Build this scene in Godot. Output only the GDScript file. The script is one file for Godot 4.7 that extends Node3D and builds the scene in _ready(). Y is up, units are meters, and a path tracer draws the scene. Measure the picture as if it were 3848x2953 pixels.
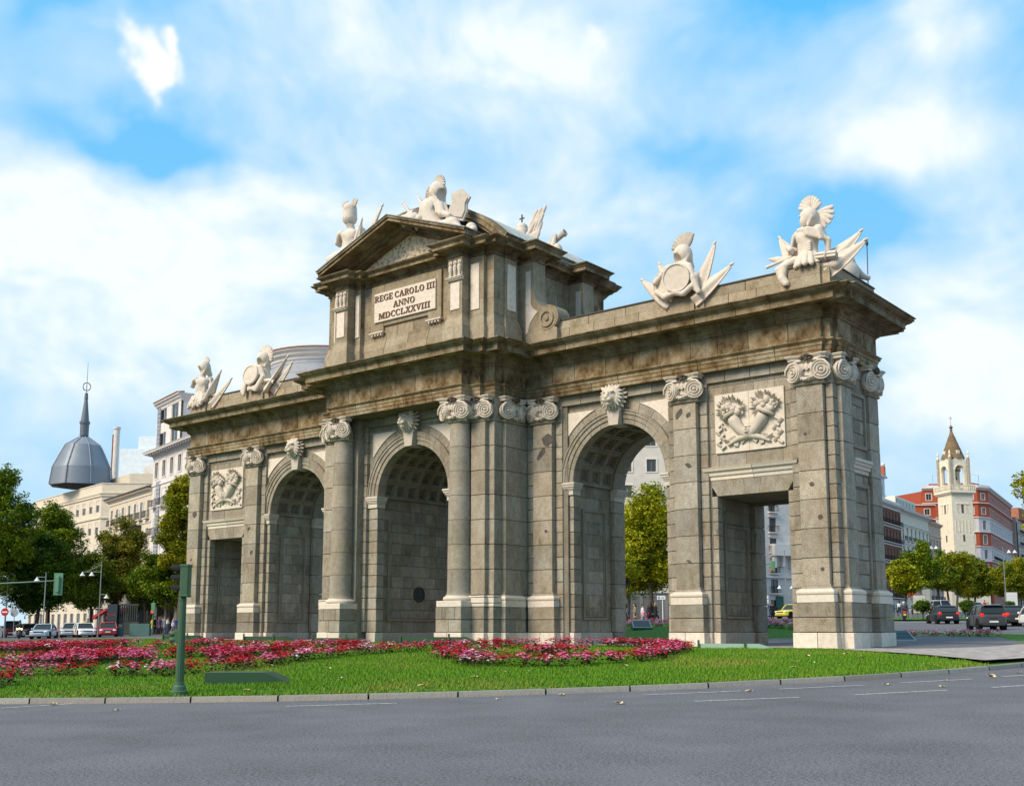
extends Node3D

# ---------------------------------------------------------------- mesh builder
class MB:
	var v := PackedVector3Array()
	var n := PackedVector3Array()
	var c := PackedColorArray()
	var uv := PackedVector2Array()
	var col := Color(1, 1, 1)
	var use_uv := false

	func tri(a: Vector3, b: Vector3, d: Vector3) -> void:
		var m := (b - a).cross(d - a)
		if m.length_squared() < 1e-16:
			return
		m = m.normalized()
		v.append(a); v.append(b); v.append(d)
		n.append(m); n.append(m); n.append(m)
		c.append(col); c.append(col); c.append(col)
		if use_uv:
			uv.append(Vector2.ZERO); uv.append(Vector2.ZERO); uv.append(Vector2.ZERO)

	func tris(a: Vector3, b: Vector3, d: Vector3, na: Vector3, nb: Vector3, nd: Vector3) -> void:
		v.append(a); v.append(b); v.append(d)
		n.append(na); n.append(nb); n.append(nd)
		c.append(col); c.append(col); c.append(col)

	func quad(a: Vector3, b: Vector3, d: Vector3, e: Vector3) -> void:
		tri(a, b, d)
		tri(a, d, e)

	func fix(from: int) -> void:
		var vol := 0.0
		for i in range(from, v.size(), 3):
			vol += v[i].dot(v[i + 1].cross(v[i + 2]))
		if vol < 0.0:
			for i in range(from, v.size(), 3):
				var t := v[i + 1]; v[i + 1] = v[i + 2]; v[i + 2] = t
				var k := n[i + 1]
				n[i] = -n[i]; n[i + 1] = -n[i + 2]; n[i + 2] = -k

	func bbox(a: Vector3, b: Vector3, x := Transform3D()) -> void:
		var p := []
		for i in 8:
			p.append(x * Vector3(b.x if i & 1 else a.x, b.y if i & 2 else a.y, b.z if i & 4 else a.z))
		quad(p[4], p[5], p[7], p[6]); quad(p[1], p[0], p[2], p[3])
		quad(p[5], p[1], p[3], p[7]); quad(p[0], p[4], p[6], p[2])
		quad(p[6], p[7], p[3], p[2]); quad(p[0], p[1], p[5], p[4])

	# box with chamfered edges
	func cbox(a: Vector3, b: Vector3, h: float, x := Transform3D()) -> void:
		h = minf(h, minf(b.x - a.x, minf(b.y - a.y, b.z - a.z)) * 0.45)
		var s := v.size()
		var lo := a + Vector3(h, h, h)
		var hi := b - Vector3(h, h, h)
		var P := []
		for i in 8:
			var q := Vector3(hi.x if i & 1 else lo.x, hi.y if i & 2 else lo.y, hi.z if i & 4 else lo.z)
			P.append([x * Vector3(b.x if i & 1 else a.x, q.y, q.z), x * Vector3(q.x, b.y if i & 2 else a.y, q.z), x * Vector3(q.x, q.y, b.z if i & 4 else a.z)])
		for ax in 3:
			var u := [2, 4, 1][ax] as int
			var w := [4, 1, 2][ax] as int
			var t := [1, 2, 4][ax] as int
			quad(P[t][ax], P[t + u][ax], P[t + u + w][ax], P[t + w][ax])
			quad(P[0][ax], P[w][ax], P[u + w][ax], P[u][ax])
			# edges running along ax, between the other two axes
			var a1 := (ax + 1) % 3
			var a2 := (ax + 2) % 3
			for e in 4:
				var base := (u if e & 1 else 0) + (w if e & 2 else 0)
				if e == 0 or e == 3:
					quad(P[base][a1], P[base][a2], P[base + t][a2], P[base + t][a1])
				else:
					quad(P[base][a2], P[base][a1], P[base + t][a1], P[base + t][a2])
		for i in 8:
			var par := (i & 1) + ((i >> 1) & 1) + ((i >> 2) & 1)
			if par % 2 == 1:
				tri(P[i][0], P[i][1], P[i][2])
			else:
				tri(P[i][0], P[i][2], P[i][1])
		_orient(s, x * ((a + b) * 0.5))

	# turn every face of a convex shape outwards
	func _orient(from: int, mid: Vector3) -> void:
		for i in range(from, v.size(), 3):
			if n[i].dot(v[i] - mid) < 0.0:
				var t := v[i + 1]; v[i + 1] = v[i + 2]; v[i + 2] = t
				n[i] = -n[i]; n[i + 1] = -n[i + 1]; n[i + 2] = -n[i + 2]

	# polygon in the xy plane of x, drawn out along its z
	func extrude(poly: PackedVector2Array, depth: float, x := Transform3D(), caps := true) -> void:
		var s := v.size()
		var k := poly.size()
		for i in k:
			var p := poly[i]
			var q := poly[(i + 1) % k]
			quad(x * Vector3(p.x, p.y, 0), x * Vector3(q.x, q.y, 0), x * Vector3(q.x, q.y, depth), x * Vector3(p.x, p.y, depth))
		if caps:
			var id := Geometry2D.triangulate_polygon(poly)
			var cw := Geometry2D.is_polygon_clockwise(poly)
			for i in range(0, id.size(), 3):
				var A := poly[id[i]]; var B := poly[id[i + 1]]; var D := poly[id[i + 2]]
				var area := (B - A).cross(D - A)
				if (area > 0) == cw:
					var t := B; B = D; D = t
				# here the winding follows the side faces
				tri(x * Vector3(A.x, A.y, depth), x * Vector3(B.x, B.y, depth), x * Vector3(D.x, D.y, depth))
				tri(x * Vector3(A.x, A.y, 0), x * Vector3(D.x, D.y, 0), x * Vector3(B.x, B.y, 0))
		fix(s)

	# rows of points as a smooth sheet
	func grid(rows: Array, around := false, flip := false) -> void:
		var r := rows.size()
		var k: int = rows[0].size()
		var nn := PackedVector3Array()
		nn.resize(r * k)
		for i in r - 1:
			for j in (k if around else k - 1):
				var j2 := (j + 1) % k
				var a: Vector3 = rows[i][j]; var b: Vector3 = rows[i][j2]
				var d: Vector3 = rows[i + 1][j2]; var e: Vector3 = rows[i + 1][j]
				var m := (d - a).cross(e - b)
				nn[i * k + j] += m; nn[i * k + j2] += m; nn[(i + 1) * k + j2] += m; nn[(i + 1) * k + j] += m
		for i in nn.size():
			nn[i] = nn[i].normalized() * (-1.0 if flip else 1.0)
		for i in r - 1:
			for j in (k if around else k - 1):
				var j2 := (j + 1) % k
				var ia := i * k + j; var ib := i * k + j2; var id := (i + 1) * k + j2; var ie := (i + 1) * k + j
				var a: Vector3 = rows[i][j]; var b: Vector3 = rows[i][j2]
				var d: Vector3 = rows[i + 1][j2]; var e: Vector3 = rows[i + 1][j]
				if flip:
					tris(a, d, b, nn[ia], nn[id], nn[ib]); tris(a, e, d, nn[ia], nn[ie], nn[id])
				else:
					tris(a, b, d, nn[ia], nn[ib], nn[id]); tris(a, d, e, nn[ia], nn[id], nn[ie])

	# profile of (radius, y) turned about y; hard along the profile, smooth around
	func lathe(prof: Array, seg: int, x := Transform3D(), a0 := 0.0, a1 := TAU) -> void:
		for i in prof.size() - 1:
			var p: Vector2 = prof[i]
			var q: Vector2 = prof[i + 1]
			var d := q - p
			if d.length() < 1e-5:
				continue
			var nr := d.y; var ny := -d.x
			for j in seg:
				var t0 := a0 + (a1 - a0) * j / seg
				var t1 := a0 + (a1 - a0) * (j + 1) / seg
				var A := Vector3(cos(t0), 0, sin(t0)); var B := Vector3(cos(t1), 0, sin(t1))
				var na := (x.basis * (A * nr + Vector3(0, ny, 0))).normalized()
				var nb := (x.basis * (B * nr + Vector3(0, ny, 0))).normalized()
				var pa := x * (A * p.x + Vector3(0, p.y, 0)); var pb := x * (B * p.x + Vector3(0, p.y, 0))
				var qa := x * (A * q.x + Vector3(0, q.y, 0)); var qb := x * (B * q.x + Vector3(0, q.y, 0))
				tris(pa, qa, qb, na, na, nb)
				tris(pa, qb, pb, na, nb, nb)

	func ball(at: Vector3, r: Vector3, seg := 10, rings := 7, bs := Basis()) -> void:
		var rows := []
		for i in rings + 1:
			var t := PI * i / rings
			var row := PackedVector3Array()
			for j in seg:
				var a := TAU * j / seg
				row.append(at + bs * Vector3(r.x * sin(t) * cos(a), r.y * cos(t), r.z * sin(t) * sin(a)))
			rows.append(row)
		grid(rows, true)

	# tube along points, radius per point
	func tube(pts: Array, rad: Array, seg := 8, flat := 1.0, cap := true) -> void:
		var rows := []
		var up := Vector3(0.13, 1, 0.07).normalized()
		var k := pts.size()
		if cap:
			pts = [pts[0]] + pts + [pts[k - 1]]
			rad = [0.001] + rad + [0.001]
		for i in pts.size():
			var t: Vector3 = (pts[mini(i + 1, pts.size() - 1)] - pts[maxi(i - 1, 0)])
			if cap and i == 0: t = pts[2] - pts[1]
			if cap and i == pts.size() - 1: t = pts[i - 1] - pts[i - 2]
			t = t.normalized()
			var s := t.cross(up)
			if s.length() < 0.05: s = t.cross(Vector3(1, 0, 0.1))
			s = s.normalized()
			var w := s.cross(t).normalized()
			up = w
			var row := PackedVector3Array()
			for j in seg:
				var a := TAU * j / seg
				row.append(pts[i] + (s * cos(a) * flat + w * sin(a)) * rad[i])
			rows.append(row)
		grid(rows, true)

	# closed profile of (out, y) swept along plan points; ends capped when open
	func sweep(prof: PackedVector2Array, pts: PackedVector2Array, dirs: PackedVector2Array, caps := true) -> void:
		var s := v.size()
		var k := prof.size()
		for i in pts.size() - 1:
			for j in k:
				var p := prof[j]; var q := prof[(j + 1) % k]
				var a := pts[i] + dirs[i] * p.x; var b := pts[i + 1] + dirs[i + 1] * p.x
				var d := pts[i + 1] + dirs[i + 1] * q.x; var e := pts[i] + dirs[i] * q.x
				quad(Vector3(a.x, p.y, a.y), Vector3(b.x, p.y, b.y), Vector3(d.x, q.y, d.y), Vector3(e.x, q.y, e.y))
		if caps:
			var id := Geometry2D.triangulate_polygon(prof)
			var cw := Geometry2D.is_polygon_clockwise(prof)
			var m := pts.size() - 1
			for i in range(0, id.size(), 3):
				var A := prof[id[i]]; var B := prof[id[i + 1]]; var D := prof[id[i + 2]]
				if ((B - A).cross(D - A) > 0) == cw:
					var t := B; B = D; D = t
				var f := func(P: Vector2, w: int) -> Vector3:
					var o := pts[w] + dirs[w] * P.x
					return Vector3(o.x, P.y, o.y)
				tri(f.call(A, m), f.call(B, m), f.call(D, m))
				tri(f.call(A, 0), f.call(D, 0), f.call(B, 0))
		fix(s)

	func mesh(mat: Material) -> ArrayMesh:
		var am := ArrayMesh.new()
		add_to(am, mat)
		return am

	func add_to(am: ArrayMesh, mat: Material) -> void:
		if v.is_empty():
			return
		var a := []
		a.resize(Mesh.ARRAY_MAX)
		a[Mesh.ARRAY_VERTEX] = v
		a[Mesh.ARRAY_NORMAL] = n
		a[Mesh.ARRAY_COLOR] = c
		if use_uv:
			a[Mesh.ARRAY_TEX_UV] = uv
		var ix := PackedInt32Array()
		ix.resize(v.size())
		for i in range(0, v.size(), 3):
			ix[i] = i; ix[i + 1] = i + 2; ix[i + 2] = i + 1
		a[Mesh.ARRAY_INDEX] = ix
		am.add_surface_from_arrays(Mesh.PRIMITIVE_TRIANGLES, a)
		am.surface_set_material(am.get_surface_count() - 1, mat)


# ---------------------------------------------------------------- bodies and carvings as blended fields
class Field:
	var lo: Vector3
	var cell: float
	var nx: int; var ny: int; var nz: int
	var f: PackedFloat32Array
	var own: PackedInt32Array
	var best: PackedFloat32Array
	var cols: Array[Color] = []

	func _init(a: Vector3, b: Vector3, h: float) -> void:
		lo = a; cell = h
		nx = int(ceil((b.x - a.x) / h)) + 1; ny = int(ceil((b.y - a.y) / h)) + 1; nz = int(ceil((b.z - a.z) / h)) + 1
		f.resize(nx * ny * nz); f.fill(1e3)
		own.resize(nx * ny * nz)
		best.resize(nx * ny * nz); best.fill(1e3)

	func _put(mn: Vector3, mx: Vector3, k: float, color: Color, dist: Callable) -> void:
		var id := cols.size()
		cols.append(color)
		var m := k + cell * 2.5
		var i0 := maxi(0, int((mn.x - m - lo.x) / cell)); var i1 := mini(nx - 1, int((mx.x + m - lo.x) / cell) + 1)
		var j0 := maxi(0, int((mn.y - m - lo.y) / cell)); var j1 := mini(ny - 1, int((mx.y + m - lo.y) / cell) + 1)
		var k0 := maxi(0, int((mn.z - m - lo.z) / cell)); var k1 := mini(nz - 1, int((mx.z + m - lo.z) / cell) + 1)
		for z in range(k0, k1 + 1):
			for y in range(j0, j1 + 1):
				var at := (z * ny + y) * nx
				for x in range(i0, i1 + 1):
					var d: float = dist.call(lo + Vector3(x, y, z) * cell)
					var o := f[at + x]
					if d < best[at + x]:
						best[at + x] = d
						own[at + x] = id
					if k > 0.0:
						var h := maxf(k - absf(d - o), 0.0) / k
						f[at + x] = minf(d, o) - h * h * k * 0.25
					elif d < o:
						f[at + x] = d

	func cap(a: Vector3, b: Vector3, ra: float, rb: float, color := Color(1, 1, 1), k := 0.04) -> void:
		var ab := b - a
		var l2 := maxf(ab.length_squared(), 1e-8)
		var r := maxf(ra, rb)
		var mn := Vector3(minf(a.x, b.x), minf(a.y, b.y), minf(a.z, b.z)) - Vector3(r, r, r)
		var mx := Vector3(maxf(a.x, b.x), maxf(a.y, b.y), maxf(a.z, b.z)) + Vector3(r, r, r)
		_put(mn, mx, k, color, func(p: Vector3) -> float:
			var t := clampf((p - a).dot(ab) / l2, 0.0, 1.0)
			return (p - a - ab * t).length() - lerpf(ra, rb, t))

	func ell(c: Vector3, r: Vector3, color := Color(1, 1, 1), k := 0.04, bs := Basis()) -> void:
		var R := maxf(r.x, maxf(r.y, r.z))
		var inv := bs.transposed()
		_put(c - Vector3(R, R, R), c + Vector3(R, R, R), k, color, func(p: Vector3) -> float:
			var q := inv * (p - c)
			var a := (q / r).length()
			var b := (q / (r * r)).length()
			return a * (a - 1.0) / maxf(b, 1e-6))

	func cut(c: Vector3, r: Vector3, bs := Basis()) -> void:
		var R := maxf(r.x, maxf(r.y, r.z)) + cell * 3.0
		var inv := bs.transposed()
		for z in range(maxi(0, int((c.z - R - lo.z) / cell)), mini(nz, int((c.z + R - lo.z) / cell) + 1)):
			for y in range(maxi(0, int((c.y - R - lo.y) / cell)), mini(ny, int((c.y + R - lo.y) / cell) + 1)):
				for x in range(maxi(0, int((c.x - R - lo.x) / cell)), mini(nx, int((c.x + R - lo.x) / cell) + 1)):
					var q := inv * (lo + Vector3(x, y, z) * cell - c)
					var a := (q / r).length()
					var b := (q / (r * r)).length()
					var at := (z * ny + y) * nx + x
					f[at] = maxf(f[at], -(a * (a - 1.0) / maxf(b, 1e-6)))

	# take away all that lies under a plane
	func cut_below(n: Vector3, at: Vector3) -> void:
		for z in nz:
			for y in ny:
				for x in nx:
					var d := n.dot(at - lo - Vector3(x, y, z) * cell)
					var i := (z * ny + y) * nx + x
					if d > f[i]: f[i] = d

	func into(mb: MB, x := Transform3D()) -> void:
		var id := PackedInt32Array()
		id.resize(nx * ny * nz); id.fill(-1)
		var P := PackedVector3Array()
		var N := PackedVector3Array()
		var C := PackedColorArray()
		var off := [0, 1, nx, nx + 1, nx * ny, nx * ny + 1, nx * ny + nx, nx * ny + nx + 1]
		for z in nz - 1:
			for y in ny - 1:
				var at := (z * ny + y) * nx
				for xx in nx - 1:
					var g := at + xx
					if absf(f[g]) > cell * 2.0:
						continue
					var s := 0
					for i in 8:
						if f[g + off[i]] < 0.0: s += 1
					if s == 0 or s == 8:
						continue
					var sum := Vector3.ZERO
					var cnt := 0
					for i in 8:
						for b in [1, 2, 4]:
							if i & b: continue
							var fa: float = f[g + off[i]]; var fb: float = f[g + off[i + b]]
							if (fa < 0.0) != (fb < 0.0):
								var t := fa / (fa - fb)
								var q := Vector3(i & 1, (i >> 1) & 1, (i >> 2) & 1)
								if b == 1: q.x += t
								elif b == 2: q.y += t
								else: q.z += t
								sum += q; cnt += 1
					id[g] = P.size()
					P.append(x * (lo + (Vector3(xx, y, z) + sum / cnt) * cell))
					var gr := Vector3(f[g + 1] + f[g + off[3]] + f[g + off[5]] + f[g + off[7]] - f[g] - f[g + off[2]] - f[g + off[4]] - f[g + off[6]],
						f[g + off[2]] + f[g + off[3]] + f[g + off[6]] + f[g + off[7]] - f[g] - f[g + 1] - f[g + off[4]] - f[g + off[5]],
						f[g + off[4]] + f[g + off[5]] + f[g + off[6]] + f[g + off[7]] - f[g] - f[g + 1] - f[g + off[2]] - f[g + off[3]])
					N.append((x.basis * gr).normalized())
					C.append(cols[own[g]] if cols.size() > own[g] else Color(1, 1, 1))
		var st := [1, nx, nx * ny]
		for z in range(1, nz - 1):
			for y in range(1, ny - 1):
				for xx in range(1, nx - 1):
					var g := (z * ny + y) * nx + xx
					var s0 := f[g] < 0.0
					for ax in 3:
						if s0 == (f[g + st[ax]] < 0.0):
							continue
						var u: int = st[(ax + 1) % 3]; var w: int = st[(ax + 2) % 3]
						var a := id[g]; var b := id[g - u]; var d := id[g - u - w]; var e := id[g - w]
						if a < 0 or b < 0 or d < 0 or e < 0:
							continue
						var q := [a, b, d, e] if s0 else [a, e, d, b]
						for t in [[0, 1, 2], [0, 2, 3]]:
							for i in t:
								mb.v.append(P[q[i]]); mb.n.append(N[q[i]]); mb.c.append(C[q[i]])


# ---------------------------------------------------------------- naming and placing
var taken := {}
var M := {}
var rng := RandomNumberGenerator.new()

func numbered(called: String, parent: Node = null) -> String:
	var key := "%d/%s" % [parent.get_instance_id() if parent else 0, called]
	var k: int = taken.get(key, 0)
	taken[key] = k + 1
	return called if k == 0 else "%s_%03d" % [called, k]

func tag(o: Node3D, label: String, category: String, group := "") -> Node3D:
	o.set_meta("label", label); o.set_meta("category", category)
	if group: o.set_meta("group", group)
	return o

func thing(called: String, label: String, category: String, at := Vector3.ZERO, turn := 0.0, group := "") -> Node3D:
	var o := Node3D.new()
	o.name = numbered(called)
	add_child(o, true)
	o.position = at; o.rotation.y = turn
	return tag(o, label, category, group)

func part(called: String, mesh: Mesh, parent: Node3D, x := Transform3D()) -> MeshInstance3D:
	var o := MeshInstance3D.new()
	o.mesh = mesh
	o.transform = x
	o.name = numbered(called, parent)
	parent.add_child(o, true)
	return o

func single(called: String, mesh: Mesh, label: String, category: String, at := Vector3.ZERO, turn := 0.0, group := "") -> MeshInstance3D:
	var o := MeshInstance3D.new()
	o.mesh = mesh
	o.name = numbered(called)
	add_child(o, true)
	o.position = at; o.rotation.y = turn
	tag(o, label, category, group)
	return o

func struct(called: String, mesh: Mesh, label := "") -> MeshInstance3D:
	var o := MeshInstance3D.new()
	o.mesh = mesh
	o.name = numbered(called)
	add_child(o, true)
	o.set_meta("kind", "structure")
	if label: o.set_meta("label", label)
	return o

func copy(o: Node3D, called: String, label: String, at: Vector3, turn := 0.0) -> Node3D:
	var r: Node3D = o.duplicate()
	r.name = numbered(called)
	add_child(r, true)
	r.position = at; r.rotation.y = turn
	r.set_meta("label", label)
	return r

func many(mesh: Mesh, buf: PackedFloat32Array) -> MultiMesh:
	var m := MultiMesh.new()
	m.transform_format = MultiMesh.TRANSFORM_3D
	m.use_colors = true
	m.mesh = mesh
	m.instance_count = buf.size() / 16
	m.buffer = buf
	return m

func put(buf: PackedFloat32Array, b: Basis, o: Vector3, c: Color) -> void:
	buf.append_array([b.x.x, b.y.x, b.z.x, o.x, b.x.y, b.y.y, b.z.y, o.y, b.x.z, b.y.z, b.z.z, o.z, c.r, c.g, c.b, 1.0])

func shade(c: Color, by: float) -> Color:
	var k := 1.0 + rng.randf_range(-by, by)
	var h := rng.randf_range(-by, by) * 0.18
	return Color(c.r * k * (1 + h), c.g * k, c.b * k * (1 - h))

# ---------------------------------------------------------------- materials
func noise_img(size: int, seed_: int, freq: float, type := FastNoiseLite.TYPE_SIMPLEX_SMOOTH, oct := 4) -> PackedByteArray:
	var z := FastNoiseLite.new()
	z.seed = seed_; z.frequency = freq; z.noise_type = type; z.fractal_octaves = oct
	z.cellular_return_type = FastNoiseLite.RETURN_DISTANCE
	var im := z.get_seamless_image(size, size, false, false, 0.15, true)
	im.convert(Image.FORMAT_L8)
	return im.get_data()

# layers: [frequency, amplitude, octaves, type]; value 0..1 runs through the colour ramp
func tex(size: int, seed_: int, layers: Array, ramp: Array, as_height := false) -> ImageTexture:
	var L := []
	for i in layers.size():
		var l: Array = layers[i]
		L.append(noise_img(size, seed_ + i * 17, l[0], l[3] if l.size() > 3 else FastNoiseLite.TYPE_SIMPLEX_SMOOTH, l[2]))
	var out := PackedByteArray()
	var px := 1 if as_height else 3
	out.resize(size * size * px)
	var lut := []
	for i in 256:
		var t := i / 255.0 * (ramp.size() - 1)
		var a := mini(int(t), ramp.size() - 2)
		var c: Color = (ramp[a] as Color).lerp(ramp[a + 1], t - a)
		lut.append([int(clampf(c.r, 0, 1) * 255), int(clampf(c.g, 0, 1) * 255), int(clampf(c.b, 0, 1) * 255)])
	for p in size * size:
		var s := 127.0
		for i in L.size():
			s += (L[i][p] - 127.0) * layers[i][1]
		var q := clampi(int(s), 0, 255)
		if as_height:
			out[p] = q
		else:
			var c: Array = lut[q]
			out[p * 3] = c[0]; out[p * 3 + 1] = c[1]; out[p * 3 + 2] = c[2]
	return ImageTexture.create_from_image(Image.create_from_data(size, size, false, Image.FORMAT_L8 if as_height else Image.FORMAT_RGB8, out))

func mat(called: String, albedo: Color, rough := 0.85, vcol := false) -> StandardMaterial3D:
	var m := StandardMaterial3D.new()
	m.resource_name = called
	m.albedo_color = Color(albedo.r, albedo.g, albedo.b).linear_to_srgb()
	m.roughness = rough
	m.metallic_specular = 0.35
	m.vertex_color_use_as_albedo = vcol
	M[called] = m
	return m

func tri(m: StandardMaterial3D, t: Texture2D, metres: float, h: Texture2D = null, depth := 0.0, world := true) -> StandardMaterial3D:
	m.albedo_texture = t
	m.uv1_triplanar = true
	m.uv1_world_triplanar = world
	m.uv1_scale = Vector3.ONE / metres
	if h:
		m.heightmap_enabled = true
		m.heightmap_texture = h
		m.heightmap_scale = depth
	return m

func g(v: float) -> Color:
	return Color(v, v, v)

# ---------------------------------------------------------------- the stone gate
const ZC := -2.65
const GREY := Color(0.40, 0.362, 0.308)
const TAN := Color(0.375, 0.322, 0.24)
const PALE := Color(0.70, 0.635, 0.56)
var gate: Node3D
var gx := Transform3D()

func gp(called: String, mb: MB, m: Material, parent: Node3D = null) -> MeshInstance3D:
	if parent == null:
		return part(called, mb.mesh(m), gate, gx)
	return part(called, mb.mesh(m), parent)

func cuts(y0: float, y1: float, h: float, phase := 0.0) -> Array:
	var r := [y0]
	var k := ceilf((y0 - phase) / h + 0.25) * h + phase
	while k < y1 - 0.2 * h:
		r.append(k)
		k += h
	r.append(y1)
	return r

# courses of squared stones filling a box; each stone a part
func stack(called: String, parent: Node3D, x0: float, x1: float, z0: float, z1: float, y0: float, y1: float, h: float, c: Color, n := 1, phase := 0.0, along_z := false) -> void:
	var ys := cuts(y0, y1, h, phase)
	for r in ys.size() - 1:
		var k := n + (r % 2 if n > 1 else 0)
		var a0 := z0 if along_z else x0
		var a1 := z1 if along_z else x1
		var at := a0
		for i in k:
			var to := a1
			if i < k - 1:
				to = lerpf(a0, a1, (i + 1.0 - (0.5 if k > n else 0.0)) / n) + rng.randf_range(-0.08, 0.08) * (a1 - a0) / n
			var mb := MB.new()
			mb.col = shade(c, 0.2 if c != PALE else 0.1)
			var j := rng.randf_range(-0.006, 0.006)
			if along_z:
				mb.cbox(Vector3(x0, ys[r] + 0.011, at + 0.009), Vector3(x1 + j, ys[r + 1] - 0.011, to - 0.009), 0.016)
			else:
				mb.cbox(Vector3(at + 0.009, ys[r] + 0.011, z0), Vector3(to - 0.009, ys[r + 1] - 0.011, z1 + j), 0.016)
			gp(called, mb, M.granite if c != PALE else M.limestone, parent)
			at = to

# unit outward directions (mitred) along a plan path walked with the outside on the left of travel seen from above with z down
func mitres(p: PackedVector2Array, closed := false) -> PackedVector2Array:
	var r := PackedVector2Array()
	var k := p.size()
	for i in k:
		var a := p[i] - p[(i - 1 + k) % k]
		var b := p[(i + 1) % k] - p[i]
		if not closed and i == 0: a = b
		if not closed and i == k - 1: b = a
		var na := Vector2(-a.y, a.x).normalized()
		var nb := Vector2(-b.y, b.x).normalized()
		r.append((na + nb) / (1.0 + na.dot(nb)))
	return r

func pv(a: Array) -> PackedVector2Array:
	var r := PackedVector2Array()
	for i in range(0, a.size(), 2):
		r.append(Vector2(a[i], a[i + 1]))
	return r

# a moulding swept along a path, cut into stones wherever an edge is longer than len
func stones(called: String, prof: PackedVector2Array, path: PackedVector2Array, length: float, c: Color, m: Material, closed := false, parent: Node3D = null, dirs := PackedVector2Array()) -> void:
	var d := dirs if dirs.size() else mitres(path, closed)
	var k := path.size()
	for i in (k if closed else k - 1):
		var a := path[i]; var b := path[(i + 1) % k]
		var e := (b - a).length()
		var nrm := Vector2(-(b - a).y, (b - a).x).normalized()
		var s := maxi(1, int(round(e / length)))
		var t0 := 0.0
		for j in s:
			var t1 := 1.0 if j == s - 1 else (j + 1.0 + rng.randf_range(-0.14, 0.14)) / s
			var mb := MB.new()
			mb.col = shade(c, 0.2)
			var p0 := a.lerp(b, t0 + (0.013 / e if j > 0 else 0.0))
			var p1 := a.lerp(b, t1 - (0.013 / e if j < s - 1 else 0.0))
			mb.sweep(prof, PackedVector2Array([p0, p1]), PackedVector2Array([d[i] if j == 0 else nrm, d[(i + 1) % k] if j == s - 1 else nrm]))
			gp(called, mb, m, parent)
			t0 = t1

func outline() -> PackedVector2Array:
	var q := [0.0, 2.75, 4.5, 2.75, 4.5, 2.15, 5.12, 2.15, 5.12, 1.9, 5.8, 1.9, 5.8, 1.4, 5.99, 1.4, 5.99, -0.12, 20.82, -0.12, 20.82, -0.33, 21.12, -0.33, 21.12, -0.66, 21.3, -0.66]
	var r := pv(q)
	var k := r.size()
	var o := PackedVector2Array()
	for i in range(1, k): o.append(r[i])
	for i in range(k - 1, 0, -1): o.append(Vector2(r[i].x, 2 * ZC - r[i].y))
	for i in range(1, k): o.append(Vector2(-r[i].x, 2 * ZC - r[i].y))
	for i in range(k - 1, 0, -1): o.append(Vector2(-r[i].x, r[i].y))
	return o

func inset(p: PackedVector2Array, by: float) -> PackedVector2Array:
	var d := mitres(p, true)
	var r := PackedVector2Array()
	for i in p.size(): r.append(p[i] - d[i] * by)
	return r

func prism_y(mb: MB, p: PackedVector2Array, y0: float, y1: float) -> void:
	# plan polygon (x, z) raised from y0 to y1
	mb.extrude(p, y1 - y0, Transform3D(Basis(Vector3(1, 0, 0), Vector3(0, 0, 1), Vector3(0, 1, 0)), Vector3(0, y0, 0)))

func rect_path(x0: float, x1: float, z0: float, z1: float) -> PackedVector2Array:
	# left, front and right side of a block standing against a wall at z0
	return pv([x0, z0, x0, z1, x1, z1, x1, z0])

func pilaster(at: Vector3, turn: float, w: float, deep: float, dado: float, splits: int) -> void:
	# local frame: x along the face, z out of it, the wall behind at z = -deep
	var core := MB.new()
	core.col = GREY * 0.5
	core.bbox(Vector3(-w / 2 + 0.03, 1.5, -deep), Vector3(w / 2 - 0.03, 10.7, -0.03))
	var p := part("pilaster", core.mesh(M.granite), gate, gx * Transform3D(Basis(Vector3.UP, turn), at))
	stack("shaft_stone", p, -w / 2, w / 2, -deep, 0.0, 1.75, 9.6, 1.134, GREY * 1.06, 1, 1.7)
	stack("dado_stone", p, -dado / 2, dado / 2, -deep, 0.15, 0.0, 1.134, 0.567, GREY * 0.94, splits)
	stack("plinth_stone", p, -dado / 2 - 0.05, dado / 2 + 0.05, -deep, 0.2, -0.8, -0.004, 0.9, PALE, 2, -0.9)
	var path := rect_path(-w / 2 - 0.03, w / 2 + 0.03, -deep, 0.0)
	var mb := MB.new()
	mb.col = shade(PALE, 0.06)
	mb.sweep(pv([-0.3, 1.138, 0.16, 1.138, 0.16, 1.42, -0.3, 1.42]), path, mitres(path))
	mb.sweep(pv([-0.3, 1.424, 0.12, 1.424, 0.165, 1.46, 0.18, 1.52, 0.165, 1.58, 0.12, 1.615, 0.08, 1.615, 0.08, 1.665, -0.3, 1.665]), path, mitres(path))
	gp("base_moulding", mb, M.limestone, p)
	mb = MB.new()
	mb.col = shade(GREY, 0.05)
	mb.sweep(pv([-0.3, 1.67, 0.04, 1.67, -0.0, 1.74, -0.022, 1.84, -0.3, 1.84]), path, mitres(path))
	mb.sweep(pv([-0.3, 9.62, 0.0, 9.62, 0.05, 9.66, 0.07, 9.7, 0.05, 9.74, 0.0, 9.78, -0.3, 9.78]), path, mitres(path))
	gp("astragal", mb, M.granite, p)
	capital(gx * Transform3D(Basis(Vector3.UP, turn), at))

var cap_m := {}

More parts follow.
